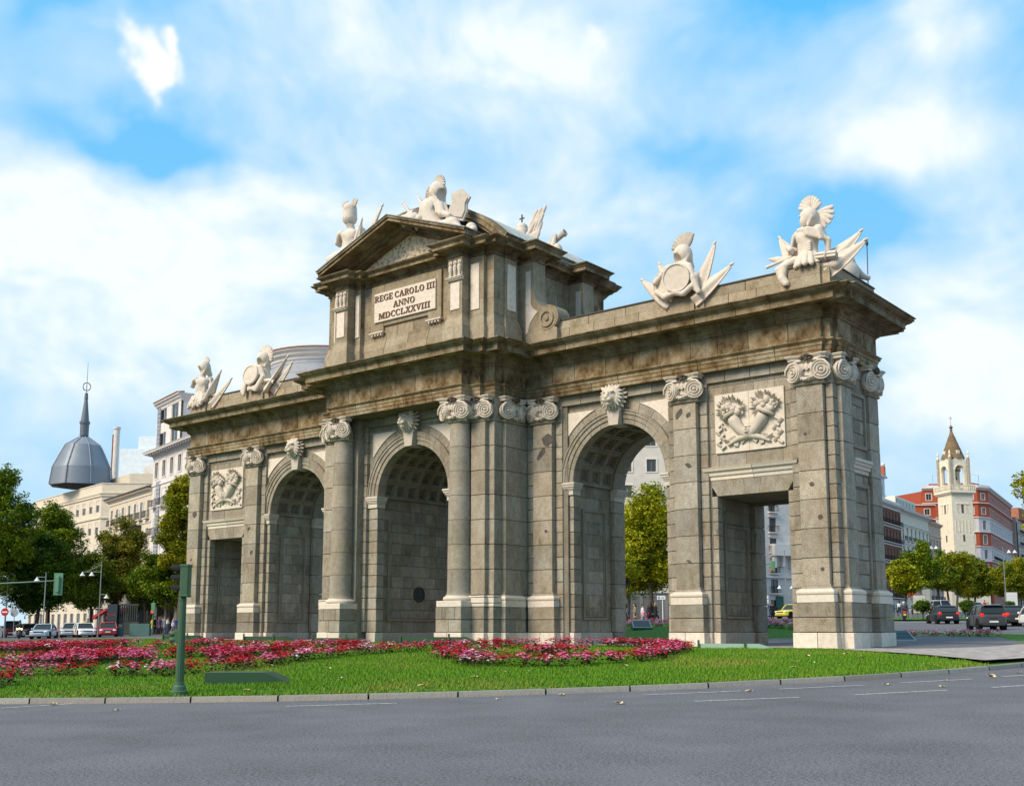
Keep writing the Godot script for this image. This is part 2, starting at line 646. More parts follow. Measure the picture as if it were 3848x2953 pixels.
func capital(x: Transform3D) -> void:
	if cap_m.is_empty():
		var b := MB.new()
		b.col = PALE * 0.92
		b.bbox(Vector3(-0.55, 9.7, -0.3), Vector3(0.55, 10.05, 0.01))
		b.bbox(Vector3(-0.56, 10.0, -0.3), Vector3(0.56, 10.62, 0.06))
		for i in 3:
			b.ball(Vector3((i - 1) * 0.19, 10.36, 0.11), Vector3(0.085, 0.15, 0.08), 8, 6)
			b.tube([Vector3((i - 1) * 0.19 - 0.095, 10.5, 0.1), Vector3((i - 1) * 0.19 - 0.08, 10.28, 0.15), Vector3((i - 1) * 0.19, 10.2, 0.16), Vector3((i - 1) * 0.19 + 0.08, 10.28, 0.15), Vector3((i - 1) * 0.19 + 0.095, 10.5, 0.1)], [0.02, 0.022, 0.022, 0.022, 0.02], 5)
		cap_m.body = b.mesh(M.limestone)
		for s in [-1, 1]:
			b = MB.new()
			b.col = PALE * 0.95
			var bs := Basis(Vector3.UP, s * 0.42) * Basis(Vector3(1, 0, 0), PI / 2)
			b.lathe([Vector2(0.001, 0.2), Vector2(0.06, 0.18), Vector2(0.075, 0.08), Vector2(0.11, 0.08), Vector2(0.13, 0.15), Vector2(0.17, 0.15), Vector2(0.19, 0.06), Vector2(0.235, 0.06), Vector2(0.25, 0.12), Vector2(0.29, 0.12), Vector2(0.305, 0.05), Vector2(0.345, 0.05), Vector2(0.36, 0.1), Vector2(0.39, 0.1), Vector2(0.4, 0.0), Vector2(0.37, -0.12), Vector2(0.3, -0.3)], 20, Transform3D(bs, Vector3(s * 0.55, 10.16, 0.08)))
			# the band that runs from under the abacus into the scroll
			b.tube([Vector3(s * 0.1, 10.62, 0.08), Vector3(s * 0.42, 10.6, 0.12), Vector3(s * 0.72, 10.5, 0.14), Vector3(s * 0.9, 10.3, 0.12), Vector3(s * 0.93, 10.1, 0.1)], [0.05, 0.055, 0.06, 0.05, 0.03], 6)
			cap_m[s] = b.mesh(M.limestone)
		b = MB.new()
		b.col = PALE * 0.97
		for lay in [[10.63, 10.72, 0.0], [10.724, 10.77, 0.05], [10.774, 10.815, 0.09]]:
			var e: float = lay[2]
			var pl := PackedVector2Array([Vector2(-0.78 - e, -0.25), Vector2(-0.78 - e, 0.16 + e), Vector2(-0.6 - e * 0.5, 0.22 + e), Vector2(-0.3, 0.12 + e), Vector2(0, 0.09 + e), Vector2(0.3, 0.12 + e), Vector2(0.6 + e * 0.5, 0.22 + e), Vector2(0.78 + e, 0.16 + e), Vector2(0.78 + e, -0.25)])
			prism_y(b, pl, lay[0], lay[1])
		cap_m.abacus = b.mesh(M.limestone)
		b = MB.new()
		b.col = PALE * 0.9
		var pts := []; var rad := []
		for i in 13:
			var t := i / 12.0 * 2.0 - 1.0
			pts.append(Vector3(t * 0.5, 10.12 - 0.27 * (1.0 - t * t), 0.2 - 0.06 * (1.0 - t * t)))
			rad.append(0.035 + 0.05 * (1.0 - t * t))
		b.tube(pts, rad, 7)
		for i in 26:
			var t := i / 25.0 * 2.0 - 1.0
			b.ball(Vector3(t * 0.47, 10.11 - 0.27 * (1.0 - t * t) + sin(i * 2.4) * 0.05, 0.2 + cos(i * 1.9) * 0.06), Vector3(0.045, 0.045, 0.045), 6, 4)
		cap_m.garland = b.mesh(M.limestone)
		b = MB.new()
		b.col = Color(0.12, 0.1, 0.08)
		for i in 9:
			var a := i * 0.7
			b.ball(Vector3(cos(a) * 0.1 * (i % 3), 10.72 + sin(a) * 0.1, 0.2 + 0.04 * (i % 2)), Vector3(0.07, 0.06, 0.07), 7, 5)
		for s in [-1, 1]:
			b.tube([Vector3(0, 10.68, 0.2), Vector3(s * 0.14, 10.78, 0.24), Vector3(s * 0.25, 10.74, 0.2), Vector3(s * 0.24, 10.66, 0.18), Vector3(s * 0.17, 10.68, 0.2)], [0.04, 0.04, 0.04, 0.035, 0.02], 6)
		cap_m.rosette = b.mesh(M.limestone)
	var c := part("capital", cap_m.body, gate, x)
	part("volute", cap_m[-1], c); part("volute", cap_m[1], c)
	part("abacus", cap_m.abacus, c); part("garland", cap_m.garland, c); part("rosette", cap_m.rosette, c)

func column(x: float) -> void:
	var core := MB.new()
	core.col = GREY * 0.5
	core.lathe([Vector2(0.53, 1.6), Vector2(0.45, 10.3)], 24, Transform3D(Basis(), Vector3(x, 0, 2.24)))
	var p := gp("column", core, M.granite)
	var ys := cuts(1.68, 9.62, 1.134, 1.7)
	for i in ys.size() - 1:
		var mb := MB.new()
		mb.col = shade(GREY * 1.08, 0.12)
		var r := func(y: float) -> float: return 0.565 - 0.075 * pow((y - 1.68) / 7.94, 1.6)
		var a: float = ys[i]; var b: float = ys[i + 1]
		var pr := [Vector2(0.4, a + 0.005), Vector2(r.call(a) - 0.012, a + 0.005), Vector2(r.call(a), a + 0.018)]
		if i == 0: pr = [Vector2(0.4, 1.685), Vector2(0.62, 1.685), Vector2(0.585, 1.75), Vector2(0.567, 1.85)]
		for s in range(1, 4): pr.append(Vector2(r.call(lerpf(a, b, s / 4.0)), lerpf(a, b, s / 4.0)))
		pr.append_array([Vector2(r.call(b), b - 0.018), Vector2(r.call(b) - 0.012, b - 0.005), Vector2(0.4, b - 0.005)])
		mb.lathe(pr, 40, Transform3D(Basis(), Vector3(x, 0, 2.24)))
		gp("drum", mb, M.granite, p)
	stack("dado_stone", p, x - 0.785, x + 0.785, 1.8, 3.0, 0.0, 1.134, 0.567, GREY * 0.96, 2)
	stack("plinth_stone", p, x - 0.835, x + 0.835, 1.8, 3.05, -0.8, -0.004, 0.9, PALE, 2, -0.9)
	var m := MB.new()
	m.col = shade(PALE, 0.05)
	m.cbox(Vector3(x - 0.76, 1.138, 1.8), Vector3(x + 0.76, 1.42, 2.98), 0.015)
	m.lathe([Vector2(0.4, 1.42), Vector2(0.68, 1.424), Vector2(0.735, 1.46), Vector2(0.755, 1.52), Vector2(0.735, 1.58), Vector2(0.68, 1.615), Vector2(0.64, 1.615), Vector2(0.64, 1.675), Vector2(0.4, 1.68)], 40, Transform3D(Basis(), Vector3(x, 0, 2.24)))
	gp("base_moulding", m, M.limestone, p)
	m = MB.new()
	m.col = GREY
	m.lathe([Vector2(0.4, 9.62), Vector2(0.5, 9.63), Vector2(0.55, 9.67), Vector2(0.56, 9.7), Vector2(0.54, 9.74), Vector2(0.49, 9.78), Vector2(0.48, 10.2)], 32, Transform3D(Basis(), Vector3(x, 0, 2.24)))
	gp("astragal", m, M.granite, p)
	capital(gx * Transform3D(Basis(), Vector3(x, 0, 2.7)))

func arc_pts(cx: float, cy: float, r: float, a0: float, a1: float, n: int) -> PackedVector2Array:
	var p := PackedVector2Array()
	for i in n + 1:
		var a := lerpf(a0, a1, i / float(n))
		p.append(Vector2(cx + cos(a) * r, cy + sin(a) * r))
	return p

func ring(mb: MB, cx: float, cy: float, r0: float, r1: float, a0: float, a1: float, z0: float, z1: float, n := 4) -> void:
	var p := arc_pts(cx, cy, r1, a0, a1, n)
	var q := arc_pts(cx, cy, r0, a1, a0, n)
	p.append_array(q)
	mb.extrude(p, z1 - z0, Transform3D(Basis(), Vector3(0, 0, z0)))

# an arched opening centred on cx, front wall face at zf, running back to zb
func arch(cx: float, r: float, zf: float, zb: float, xl: float, xr: float, c: Color) -> void:
	var cy := 6.8
	# piers left and right of the opening, up to the impost
	for s in [[xl, cx - r], [cx + r, xr]]:
		stack("pier_stone", gate_part("pier"), s[0], s[1], zf - 0.5, zf, 0.0, 6.24, 0.567, c, 1)
		stack("plinth_stone", gate_part("pier"), s[0] - 0.001, s[1] + 0.001, zf - 0.52, zf + 0.05, -0.8, -0.004, 0.9, PALE, 1, -0.9)
		stack("pier_stone", gate_part("pier"), s[0], s[1], zb, zb + 0.9, -0.6, 6.24, 1.134, c, 1)
		# impost
		for z in [[zf - 0.5, zf + 0.06], [zb, zb + 0.9]]:
			var mb := MB.new()
			mb.col = shade(PALE * 0.93, 0.05)
			for l in [[6.244, 6.46, 0.02], [6.464, 6.52, 0.06], [6.524, 6.6, 0.1], [6.604, 6.7, 0.15], [6.704, 6.8, 0.19]]:
				var e: float = l[2]
				mb.bbox(Vector3(s[0] - (0.0 if s[0] == xl else e), l[0], z[0]), Vector3(s[1] + (e if s[0] == xl else 0.0), l[1], z[1] + (e if z[1] > zf else 0.0)))
			gp("impost", mb, M.limestone)
	# archivolt: radial stones in three stepped bands, then a flush ring
	var n := 13
	for i in n:
		if i == 6: continue
		var a0 := PI * i / n + 0.003
		var a1 := PI * (i + 1) / n - 0.003
		var mb := MB.new()
		mb.col = shade(c * 1.02, 0.12)
		ring(mb, cx, cy, r, r + 0.22, a0, a1, zf - 0.5, zf + 0.04)
		ring(mb, cx, cy, r + 0.222, r + 0.42, a0, a1, zf - 0.3, zf + 0.09)
		ring(mb, cx, cy, r + 0.422, r + 0.56, a0, a1, zf - 0.3, zf + 0.14)
		ring(mb, cx, cy, r + 0.562, r + 0.62, a0, a1, zf - 0.3, zf + 0.18)
		gp("voussoir", mb, M.granite)
		mb = MB.new()
		mb.col = shade(c, 0.16)
		ring(mb, cx, cy, r + 0.625, r + 0.98, a0, a1, zf - 0.3, zf + rng.randf_range(0.0, 0.01))
		gp("outer_voussoir", mb, M.granite)
	# keystone
	var k := MB.new()
	k.col = PALE * 0.8
	var kp := pv([cx - 0.24, cy + r - 0.1, cx + 0.24, cy + r - 0.1, cx + 0.4, cy + r + 1.05, cx - 0.4, cy + r + 1.05])
	k.extrude(kp, 0.85, Transform3D(Basis(), Vector3(0, 0, zf - 0.5)))
	gp("keystone", k, M.limestone)
	part("lion_head", lion_mesh, gate, gx * Transform3D(Basis(Vector3.UP, rng.randf_range(-0.04, 0.04)), Vector3(cx, 10.38, zf + 0.42)))
	# wall above, in courses cut round the ring
	var disc := arc_pts(cx, cy, r + 0.985, -0.2, PI + 0.2, 30)
	var ys := cuts(6.8, 10.39, 0.567)
	for j in ys.size() - 1:
		var xs := [xl, lerpf(xl, cx, 0.55 + 0.2 * (j % 2)), cx, lerpf(cx, xr, 0.3 + 0.2 * (j % 2)), xr]
		for i in 4:
			var q := pv([xs[i] + 0.005, ys[j] + 0.006, xs[i + 1] - 0.005, ys[j] + 0.006, xs[i + 1] - 0.005, ys[j + 1] - 0.006, xs[i] + 0.005, ys[j + 1] - 0.006])
			for p in Geometry2D.clip_polygons(q, disc):
				if p.size() < 3 or Geometry2D.is_polygon_clockwise(p): continue
				var mb := MB.new()
				mb.col = shade(c, 0.16)
				mb.extrude(p, 0.3, Transform3D(Basis(), Vector3(0, 0, zf - 0.3 + rng.randf_range(-0.006, 0.006))))
				if mb.v.size() > 0: gp("spandrel_stone", mb, M.granite)
	# pale spandrel panels
	for s in [-1, 1]:
		var R := r + 1.0
		var ax := minf(2.78, R - 0.05)
		var p := PackedVector2Array([Vector2(cx + s * ax, 10.06)])
		var aa := asin((10.04 - cy) / R)
		var ab := acos(ax / R)
		for i in 9:
			var a := lerpf(aa, ab, i / 8.0)
			p.append(Vector2(cx + s * cos(a) * R, cy + sin(a) * R))
		var mb := MB.new()
		mb.col = PALE * 1.08
		mb.extrude(p, 0.2, Transform3D(Basis(), Vector3(0, 0, zf - 0.14)))
		gp("spandrel_panel", mb, M.limestone)
	# core of the wall round the vault
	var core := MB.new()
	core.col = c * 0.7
	var outer := pv([xl, 6.8, xl, 10.8, xr, 10.8, xr, 6.8])
	var hole := arc_pts(cx, cy, r + 0.27, 0, PI, 24)
	outer.append_array(hole)
	core.extrude(outer, zf - 0.29 - zb, Transform3D(Basis(), Vector3(0, 0, zb)))
	gp("vault_core", core, M.granite)
	# back rib of the vault
	for i in 9:
		var mb := MB.new()
		mb.col = shade(c, 0.1)
		ring(mb, cx, cy, r, r + 0.5, PI * i / 9 + 0.003, PI * (i + 1) / 9 - 0.003, zb - 0.02, zb + 0.95)
		gp("rib_stone", mb, M.granite)
	# coffers: sunk panels framed by ribs, between front and back ring
	var za := zb + 0.95
	var zd := zf - 0.52
	var rows := maxi(3, int(round((zd - za) / 0.85)))
	var cols := 9
	for i in cols:
		for j in rows:
			var a0 := PI * i / cols; var a1 := PI * (i + 1) / cols
			var z0 := lerpf(za, zd, j / float(rows)); var z1 := lerpf(za, zd, (j + 1.0) / rows)
			var mb := MB.new()
			mb.col = shade(c * 0.9, 0.1)
			var da := 0.055
			for e in [[r + 0.1, da, 0.13], [r + 0.18, da * 1.6, 0.19]]:
				var ri: float = e[0]
				ring(mb, cx, cy, ri, ri + 0.085, a0 + 0.002, a0 + e[1], z0 + 0.002, z1 - 0.002, 1)
				ring(mb, cx, cy, ri, ri + 0.085, a1 - e[1], a1 - 0.002, z0 + 0.002, z1 - 0.002, 1)
				ring(mb, cx, cy, ri + 0.001, ri + 0.085, a0 + e[1] + 0.001, a1 - e[1] - 0.001, z0 + 0.002, z0 + e[2], 3)
				ring(mb, cx, cy, ri + 0.001, ri + 0.085, a0 + e[1] + 0.001, a1 - e[1] - 0.001, z1 - e[2], z1 - 0.002, 3)
			gp("coffer", mb, M.granite)
	jambs(cx - r, cx + r, za, zd, 6.8, c)

# sunk walls of a passage, the left one (facing right) in single stones
func jambs(x0: float, x1: float, z0: float, z1: float, top: float, c: Color) -> void:
	var deep := 0.22
	var ys := cuts(0.0, top, 0.567)
	for j in ys.size() - 1:
		var n := int(round((z1 - z0) / 0.85)) + j % 2
		for i in n:
			var a := lerpf(z0, z1, i / float(n)); var b := lerpf(z0, z1, (i + 1.0) / n)
			var mb := MB.new()
			mb.col = shade(c * 0.97, 0.2)
			mb.cbox(Vector3(x0 - deep - 0.2, ys[j] + 0.006, a + 0.005), Vector3(x0 - deep + rng.randf_range(-0.005, 0.005), ys[j + 1] - 0.006, b - 0.005), 0.012)
			gp("jamb_stone", mb, M.granite)
	for k in 3:
		var a := lerpf(z0, z1, k / 3.0); var b := lerpf(z0, z1, (k + 1) / 3.0)
		var mb := MB.new()
		mb.col = shade(PALE * 0.72, 0.12)
		mb.cbox(Vector3(x0 - deep - 0.2, -0.8, a + 0.005), Vector3(x0 - deep + 0.07, -0.004, b - 0.005), 0.012)
		gp("jamb_plinth", mb, M.limestone)
	# raised frame of the sunk panel
	var f := MB.new()
	f.col = c * 0.92
	var fx := x0 - deep
	for e in [[0.42, 0.075, 0.1], [0.56, 0.04, 0.05]]:
		var o: float = e[0]; var h: float = e[1]; var w: float = e[2]
		var ya := 0.15 + o; var yb := top - 0.95 - o * 0.4
		var za := z0 + o; var zb := z1 - o
		f.bbox(Vector3(fx - 0.02, ya, za), Vector3(fx + h, ya + w, zb))
		f.bbox(Vector3(fx - 0.02, yb - w, za), Vector3(fx + h, yb, zb))
		f.bbox(Vector3(fx - 0.02, ya + w, za), Vector3(fx + h, yb - w, za + w))
		f.bbox(Vector3(fx - 0.02, ya + w, zb - w), Vector3(fx + h, yb - w, zb))
	gp("panel_moulding", f, M.granite)
	f = MB.new()
	f.col = c * 0.9
	f.bbox(Vector3(x1 + deep, -0.8, z0), Vector3(x1 + deep + 0.2, top, z1))
	f.bbox(Vector3(x1 + deep - 0.08, -0.8, z0), Vector3(x1 + deep + 0.2, -0.004, z1))
	gp("jamb_wall", f, M.granite)

var pier_root: MeshInstance3D
func gate_part(_called: String) -> Node3D:
	return pier_root

func doorway(x0: float, x1: float, zf: float, zb: float, xl: float, xr: float, c: Color) -> void:
	for s in [[xl, x0], [x1, xr]]:
		stack("pier_stone", pier_root, s[0], s[1], zf - 0.4, zf, 0.0, 5.6, 0.567, c, 1)
		stack("plinth_stone", pier_root, s[0] - 0.001, s[1] + 0.001, zf - 0.42, zf + 0.05, -0.8, -0.004, 0.9, PALE, 1, -0.9)
		stack("pier_stone", pier_root, s[0], s[1], zb, zb + 0.9, -0.6, 5.6, 1.134, c, 1)
	# flat arch of wedge stones
	var n := 5
	var mid := (x0 + x1) / 2
	for i in n:
		var b0 := lerpf(x0 + 0.002, x1 - 0.002, i / float(n)); var b1 := lerpf(x0 + 0.002, x1 - 0.002, (i + 1.0) / n)
		var t0 := mid + (b0 - mid) * 1.27; var t1 := mid + (b1 - mid) * 1.27
		var mb := MB.new()
		mb.col = shade(c, 0.12)
		mb.extrude(pv([b0 + 0.005, 5.6, b1 - 0.005, 5.6, t1 - 0.005, 6.26, t0 + 0.005, 6.26]), 0.4, Transform3D(Basis(), Vector3(0, 0, zf - 0.4)))
		gp("lintel_stone", mb, M.granite)
	for s in [[xl, x0, -1], [x1, xr, 1]]:
		var mb := MB.new()
		mb.col = shade(c, 0.1)
		var a: float = mid + ((s[1] if s[2] < 0 else s[0]) - mid) * 1.27
		if s[2] < 0: mb.extrude(pv([s[0], 5.606, s[1] - 0.004, 5.606, a, 6.26, s[0], 6.26]), 0.4, Transform3D(Basis(), Vector3(0, 0, zf - 0.4)))
		else: mb.extrude(pv([s[0] + 0.004, 5.606, s[1], 5.606, s[1], 6.26, a, 6.26]), 0.4, Transform3D(Basis(), Vector3(0, 0, zf - 0.4)))
		gp("lintel_stone", mb, M.granite)
	# pale cornice over the door
	var path := pv([xl - 0.02, zf - 0.2, xl - 0.02, zf, xr + 0.02, zf, xr + 0.02, zf - 0.2])
	stones("door_cornice", pv([-0.2, 6.27, 0.02, 6.27, 0.02, 6.42, 0.08, 6.44, 0.1, 6.5, 0.1, 6.56, 0.2, 6.64, 0.22, 6.7, 0.26, 6.78, -0.2, 6.8]), path, 1.6, PALE, M.limestone)
	# wall round the relief
	var ys := cuts(6.8, 10.39, 0.567)
	for j in ys.size() - 1:
		var xs := [xl, xl + 0.42, mid - 0.2 + 0.5 * (j % 2), xr - 0.42, xr] if j % 2 == 0 else [xl, xl + 0.7, mid + 0.2, xr - 0.7, xr]
		for i in 4:
			var mb := MB.new()
			mb.col = shade(c, 0.16)
			mb.cbox(Vector3(xs[i] + 0.005, ys[j] + 0.006, zf - 0.3), Vector3(xs[i + 1] - 0.005, ys[j + 1] - 0.006, zf + rng.randf_range(-0.005, 0.005)), 0.012)
			gp("wall_stone", mb, M.granite)
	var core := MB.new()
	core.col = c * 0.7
	core.bbox(Vector3(xl, 5.62, zb), Vector3(xr, 10.8, zf - 0.31))
	core.bbox(Vector3(x0 - 0.2, 5.45, zb + 0.9), Vector3(x1 + 0.2, 5.62, zb + 0.95))
	gp("lintel_core", core, M.granite)
	jambs(x0, x1, zb + 0.9, zf - 0.4, 5.6, c * 0.95)
	relief(Vector3(mid, 8.6, zf + 0.02))

var relief_m := {}

func relief(at: Vector3) -> void:
	if relief_m.is_empty():
		for s in 2:
			var mb := MB.new()
			mb.col = PALE * (1.04 - 0.04 * s)
			mb.cbox(Vector3(-1.57 if s == 0 else 0.004, -1.24, -0.2), Vector3(-0.004 if s == 0 else 1.57, 1.24, 0.06), 0.012)
			relief_m["slab%d" % s] = mb.mesh(M.limestone)
		for s in [-1, 1]:
			var mb := MB.new()
			mb.col = PALE * 0.84
			var pts := []; var rad := []
			for i in 15:
				var t := i / 14.0
				var p := Vector3(lerpf(-0.95, 0.7, t), -0.95 + 1.15 * t * t + 0.12 * sin(t * 6.0), 0.14)
				pts.append(Vector3(-p.x * s, p.y, p.z))
				rad.append(lerpf(0.05, 0.27, t) * (1.0 + 0.08 * sin(i * 2.6)))
			mb.tube(pts, rad, 9)
			mb.lathe([Vector2(0.16, 0.0), Vector2(0.36, 0.02), Vector2(0.39, 0.09), Vector2(0.3, 0.16), Vector2(0.1, 0.1)], 12, Transform3D(Basis(Vector3(0, 0, 1), s * 0.5), Vector3(-0.78 * s, 0.2, 0.12)))
			relief_m["horn%d" % s] = mb.mesh(M.limestone)
			mb = MB.new()
			mb.col = PALE * 0.86
			var q := RandomNumberGenerator.new()
			q.seed = 5 + s
			for i in 26:
				var a := q.randf() * TAU
				var d := sqrt(q.randf()) * 0.42
				var rr := q.randf_range(0.07, 0.17)
				mb.ball(Vector3(-0.78 * s + cos(a) * d, 0.52 + sin(a) * d * 0.62, 0.1 + q.randf() * 0.12), Vector3(rr, rr * q.randf_range(0.8, 1.2), rr), 8, 6)
			relief_m["fruit%d" % s] = mb.mesh(M.limestone)
			mb = MB.new()
			mb.col = PALE * 0.86
			for i in 22:
				var a := lerpf(-0.5, PI + 0.5, i / 21.0) + q.randf_range(-0.1, 0.1)
				var l := q.randf_range(0.2, 0.36)
				var o := Vector3(-0.78 * s + cos(a) * 0.4, 0.56 + sin(a) * 0.32, 0.14)
				var dir := Vector3(cos(a), sin(a), q.randf_range(0.0, 0.6)).normalized()
				var side := dir.cross(Vector3(0, 0, 1)).normalized() * l * 0.3
				var up := Vector3(0, 0, 0.05)
				mb.quad(o, o + dir * l * 0.5 + side, o + dir * l + up, o + dir * l * 0.5 + up * 2)
				mb.quad(o, o + dir * l * 0.5 + up * 2, o + dir * l + up, o + dir * l * 0.5 - side)
			relief_m["leaf%d" % s] = mb.mesh(M.limestone)
			mb = MB.new()
			mb.col = PALE * 0.84
			for i in 9:
				var y := -0.05 - i * 0.12
				var x: float = 1.28 * s + sin(i * 1.7) * 0.13
				mb.cbox(Vector3(-0.13, -0.06, -0.02), Vector3(0.13, 0.06, 0.03), 0.015, Transform3D(Basis(Vector3(0, 0, 1), s * (0.7 if i % 2 else -0.6)) * Basis(Vector3(1, 0, 0), 0.6 if i % 2 else -0.5), Vector3(x, y, 0.12)))
			for i in 5:
				mb.cbox(Vector3(-0.17, -0.1, -0.02), Vector3(0.17, 0.1, 0.03), 0.015, Transform3D(Basis(Vector3(0, 0, 1), s * (i * 0.9)) * Basis(Vector3(1, 0.3, 0).normalized(), 0.6 - 0.35 * i), Vector3(s * (0.15 + 0.2 * i), -0.7 - 0.08 * (i % 3), 0.12)))
			relief_m["ribbon%d" % s] = mb.mesh(M.limestone)
		var kn := MB.new()
		kn.col = PALE * 0.9
		kn.ball(Vector3(0, -0.42, 0.24), Vector3(0.17, 0.24, 0.16), 10, 8)
		for i in 3: kn.tube([Vector3(-0.16, -0.52 + i * 0.1, 0.2), Vector3(0, -0.5 + i * 0.1, 0.42), Vector3(0.16, -0.46 + i * 0.1, 0.2)], [0.04, 0.05, 0.04], 6)
		relief_m.knot = kn.mesh(M.limestone)
	var r := part("relief_panel", relief_m.slab0, gate, gx * Transform3D(Basis(), at))
	part("panel_slab", relief_m.slab1, r)
	for s in [-1, 1]:
		part("cornucopia", relief_m["horn%d" % s], r); part("fruit", relief_m["fruit%d" % s], r)
		part("leaf", relief_m["leaf%d" % s], r); part("ribbon", relief_m["ribbon%d" % s], r)
	part("knot", relief_m.knot, r)

var lion_mesh: Mesh

func make_lion() -> void:
	var w := PALE * 0.97
	var f := Field.new(Vector3(-0.75, -0.75, -0.75), Vector3(0.75, 0.8, 0.75), 0.034)
	f.ell(Vector3(0, 0.05, 0), Vector3(0.36, 0.42, 0.36), w, 0.05)
	f.ell(Vector3(0, -0.12, 0.3), Vector3(0.19, 0.2, 0.24), w, 0.1)
	f.cap(Vector3(0, 0.2, 0.34), Vector3(0, -0.04, 0.5), 0.09, 0.1, w, 0.06)
	f.ell(Vector3(0, -0.06, 0.53), Vector3(0.1, 0.06, 0.05), w * 0.6, 0.02)
	f.ell(Vector3(0, -0.33, 0.28), Vector3(0.14, 0.1, 0.15), w, 0.04)
	for s in [-1, 1]:
		f.ell(Vector3(s * 0.12, -0.16, 0.42), Vector3(0.12, 0.1, 0.12), w, 0.04)
		f.ell(Vector3(s * 0.16, 0.22, 0.3), Vector3(0.13, 0.06, 0.1), w, 0.04)
		f.ell(Vector3(s * 0.15, 0.13, 0.34), Vector3(0.05, 0.035, 0.04), w * 0.7, 0.01)
		f.cap(Vector3(s * 0.34, 0.36, 0.08), Vector3(s * 0.44, 0.46, 0.1), 0.12, 0.07, w, 0.03)
	for i in 20:
		var a := TAU * i / 20.0 + 0.16
		for k in 2:
			var R := 0.36 + 0.12 * k
			var o := Vector3(cos(a) * R, sin(a) * R * 1.02 + 0.05, 0.12 - 0.2 * k)
			var t := Vector3(cos(a + 0.3 * k), sin(a + 0.3 * k) * 1.0 - 0.25, -0.25).normalized()
			f.cap(o, o + t * 0.22, 0.085, 0.045, w * (0.86 + 0.1 * (i % 2)), 0.025)
	f.cap(Vector3(0, 0, -0.1), Vector3(0, -0.1, -0.6), 0.4, 0.3, w, 0.05)
	var mb := MB.new()
	f.into(mb)
	lion_mesh = mb.mesh(M.limestone)

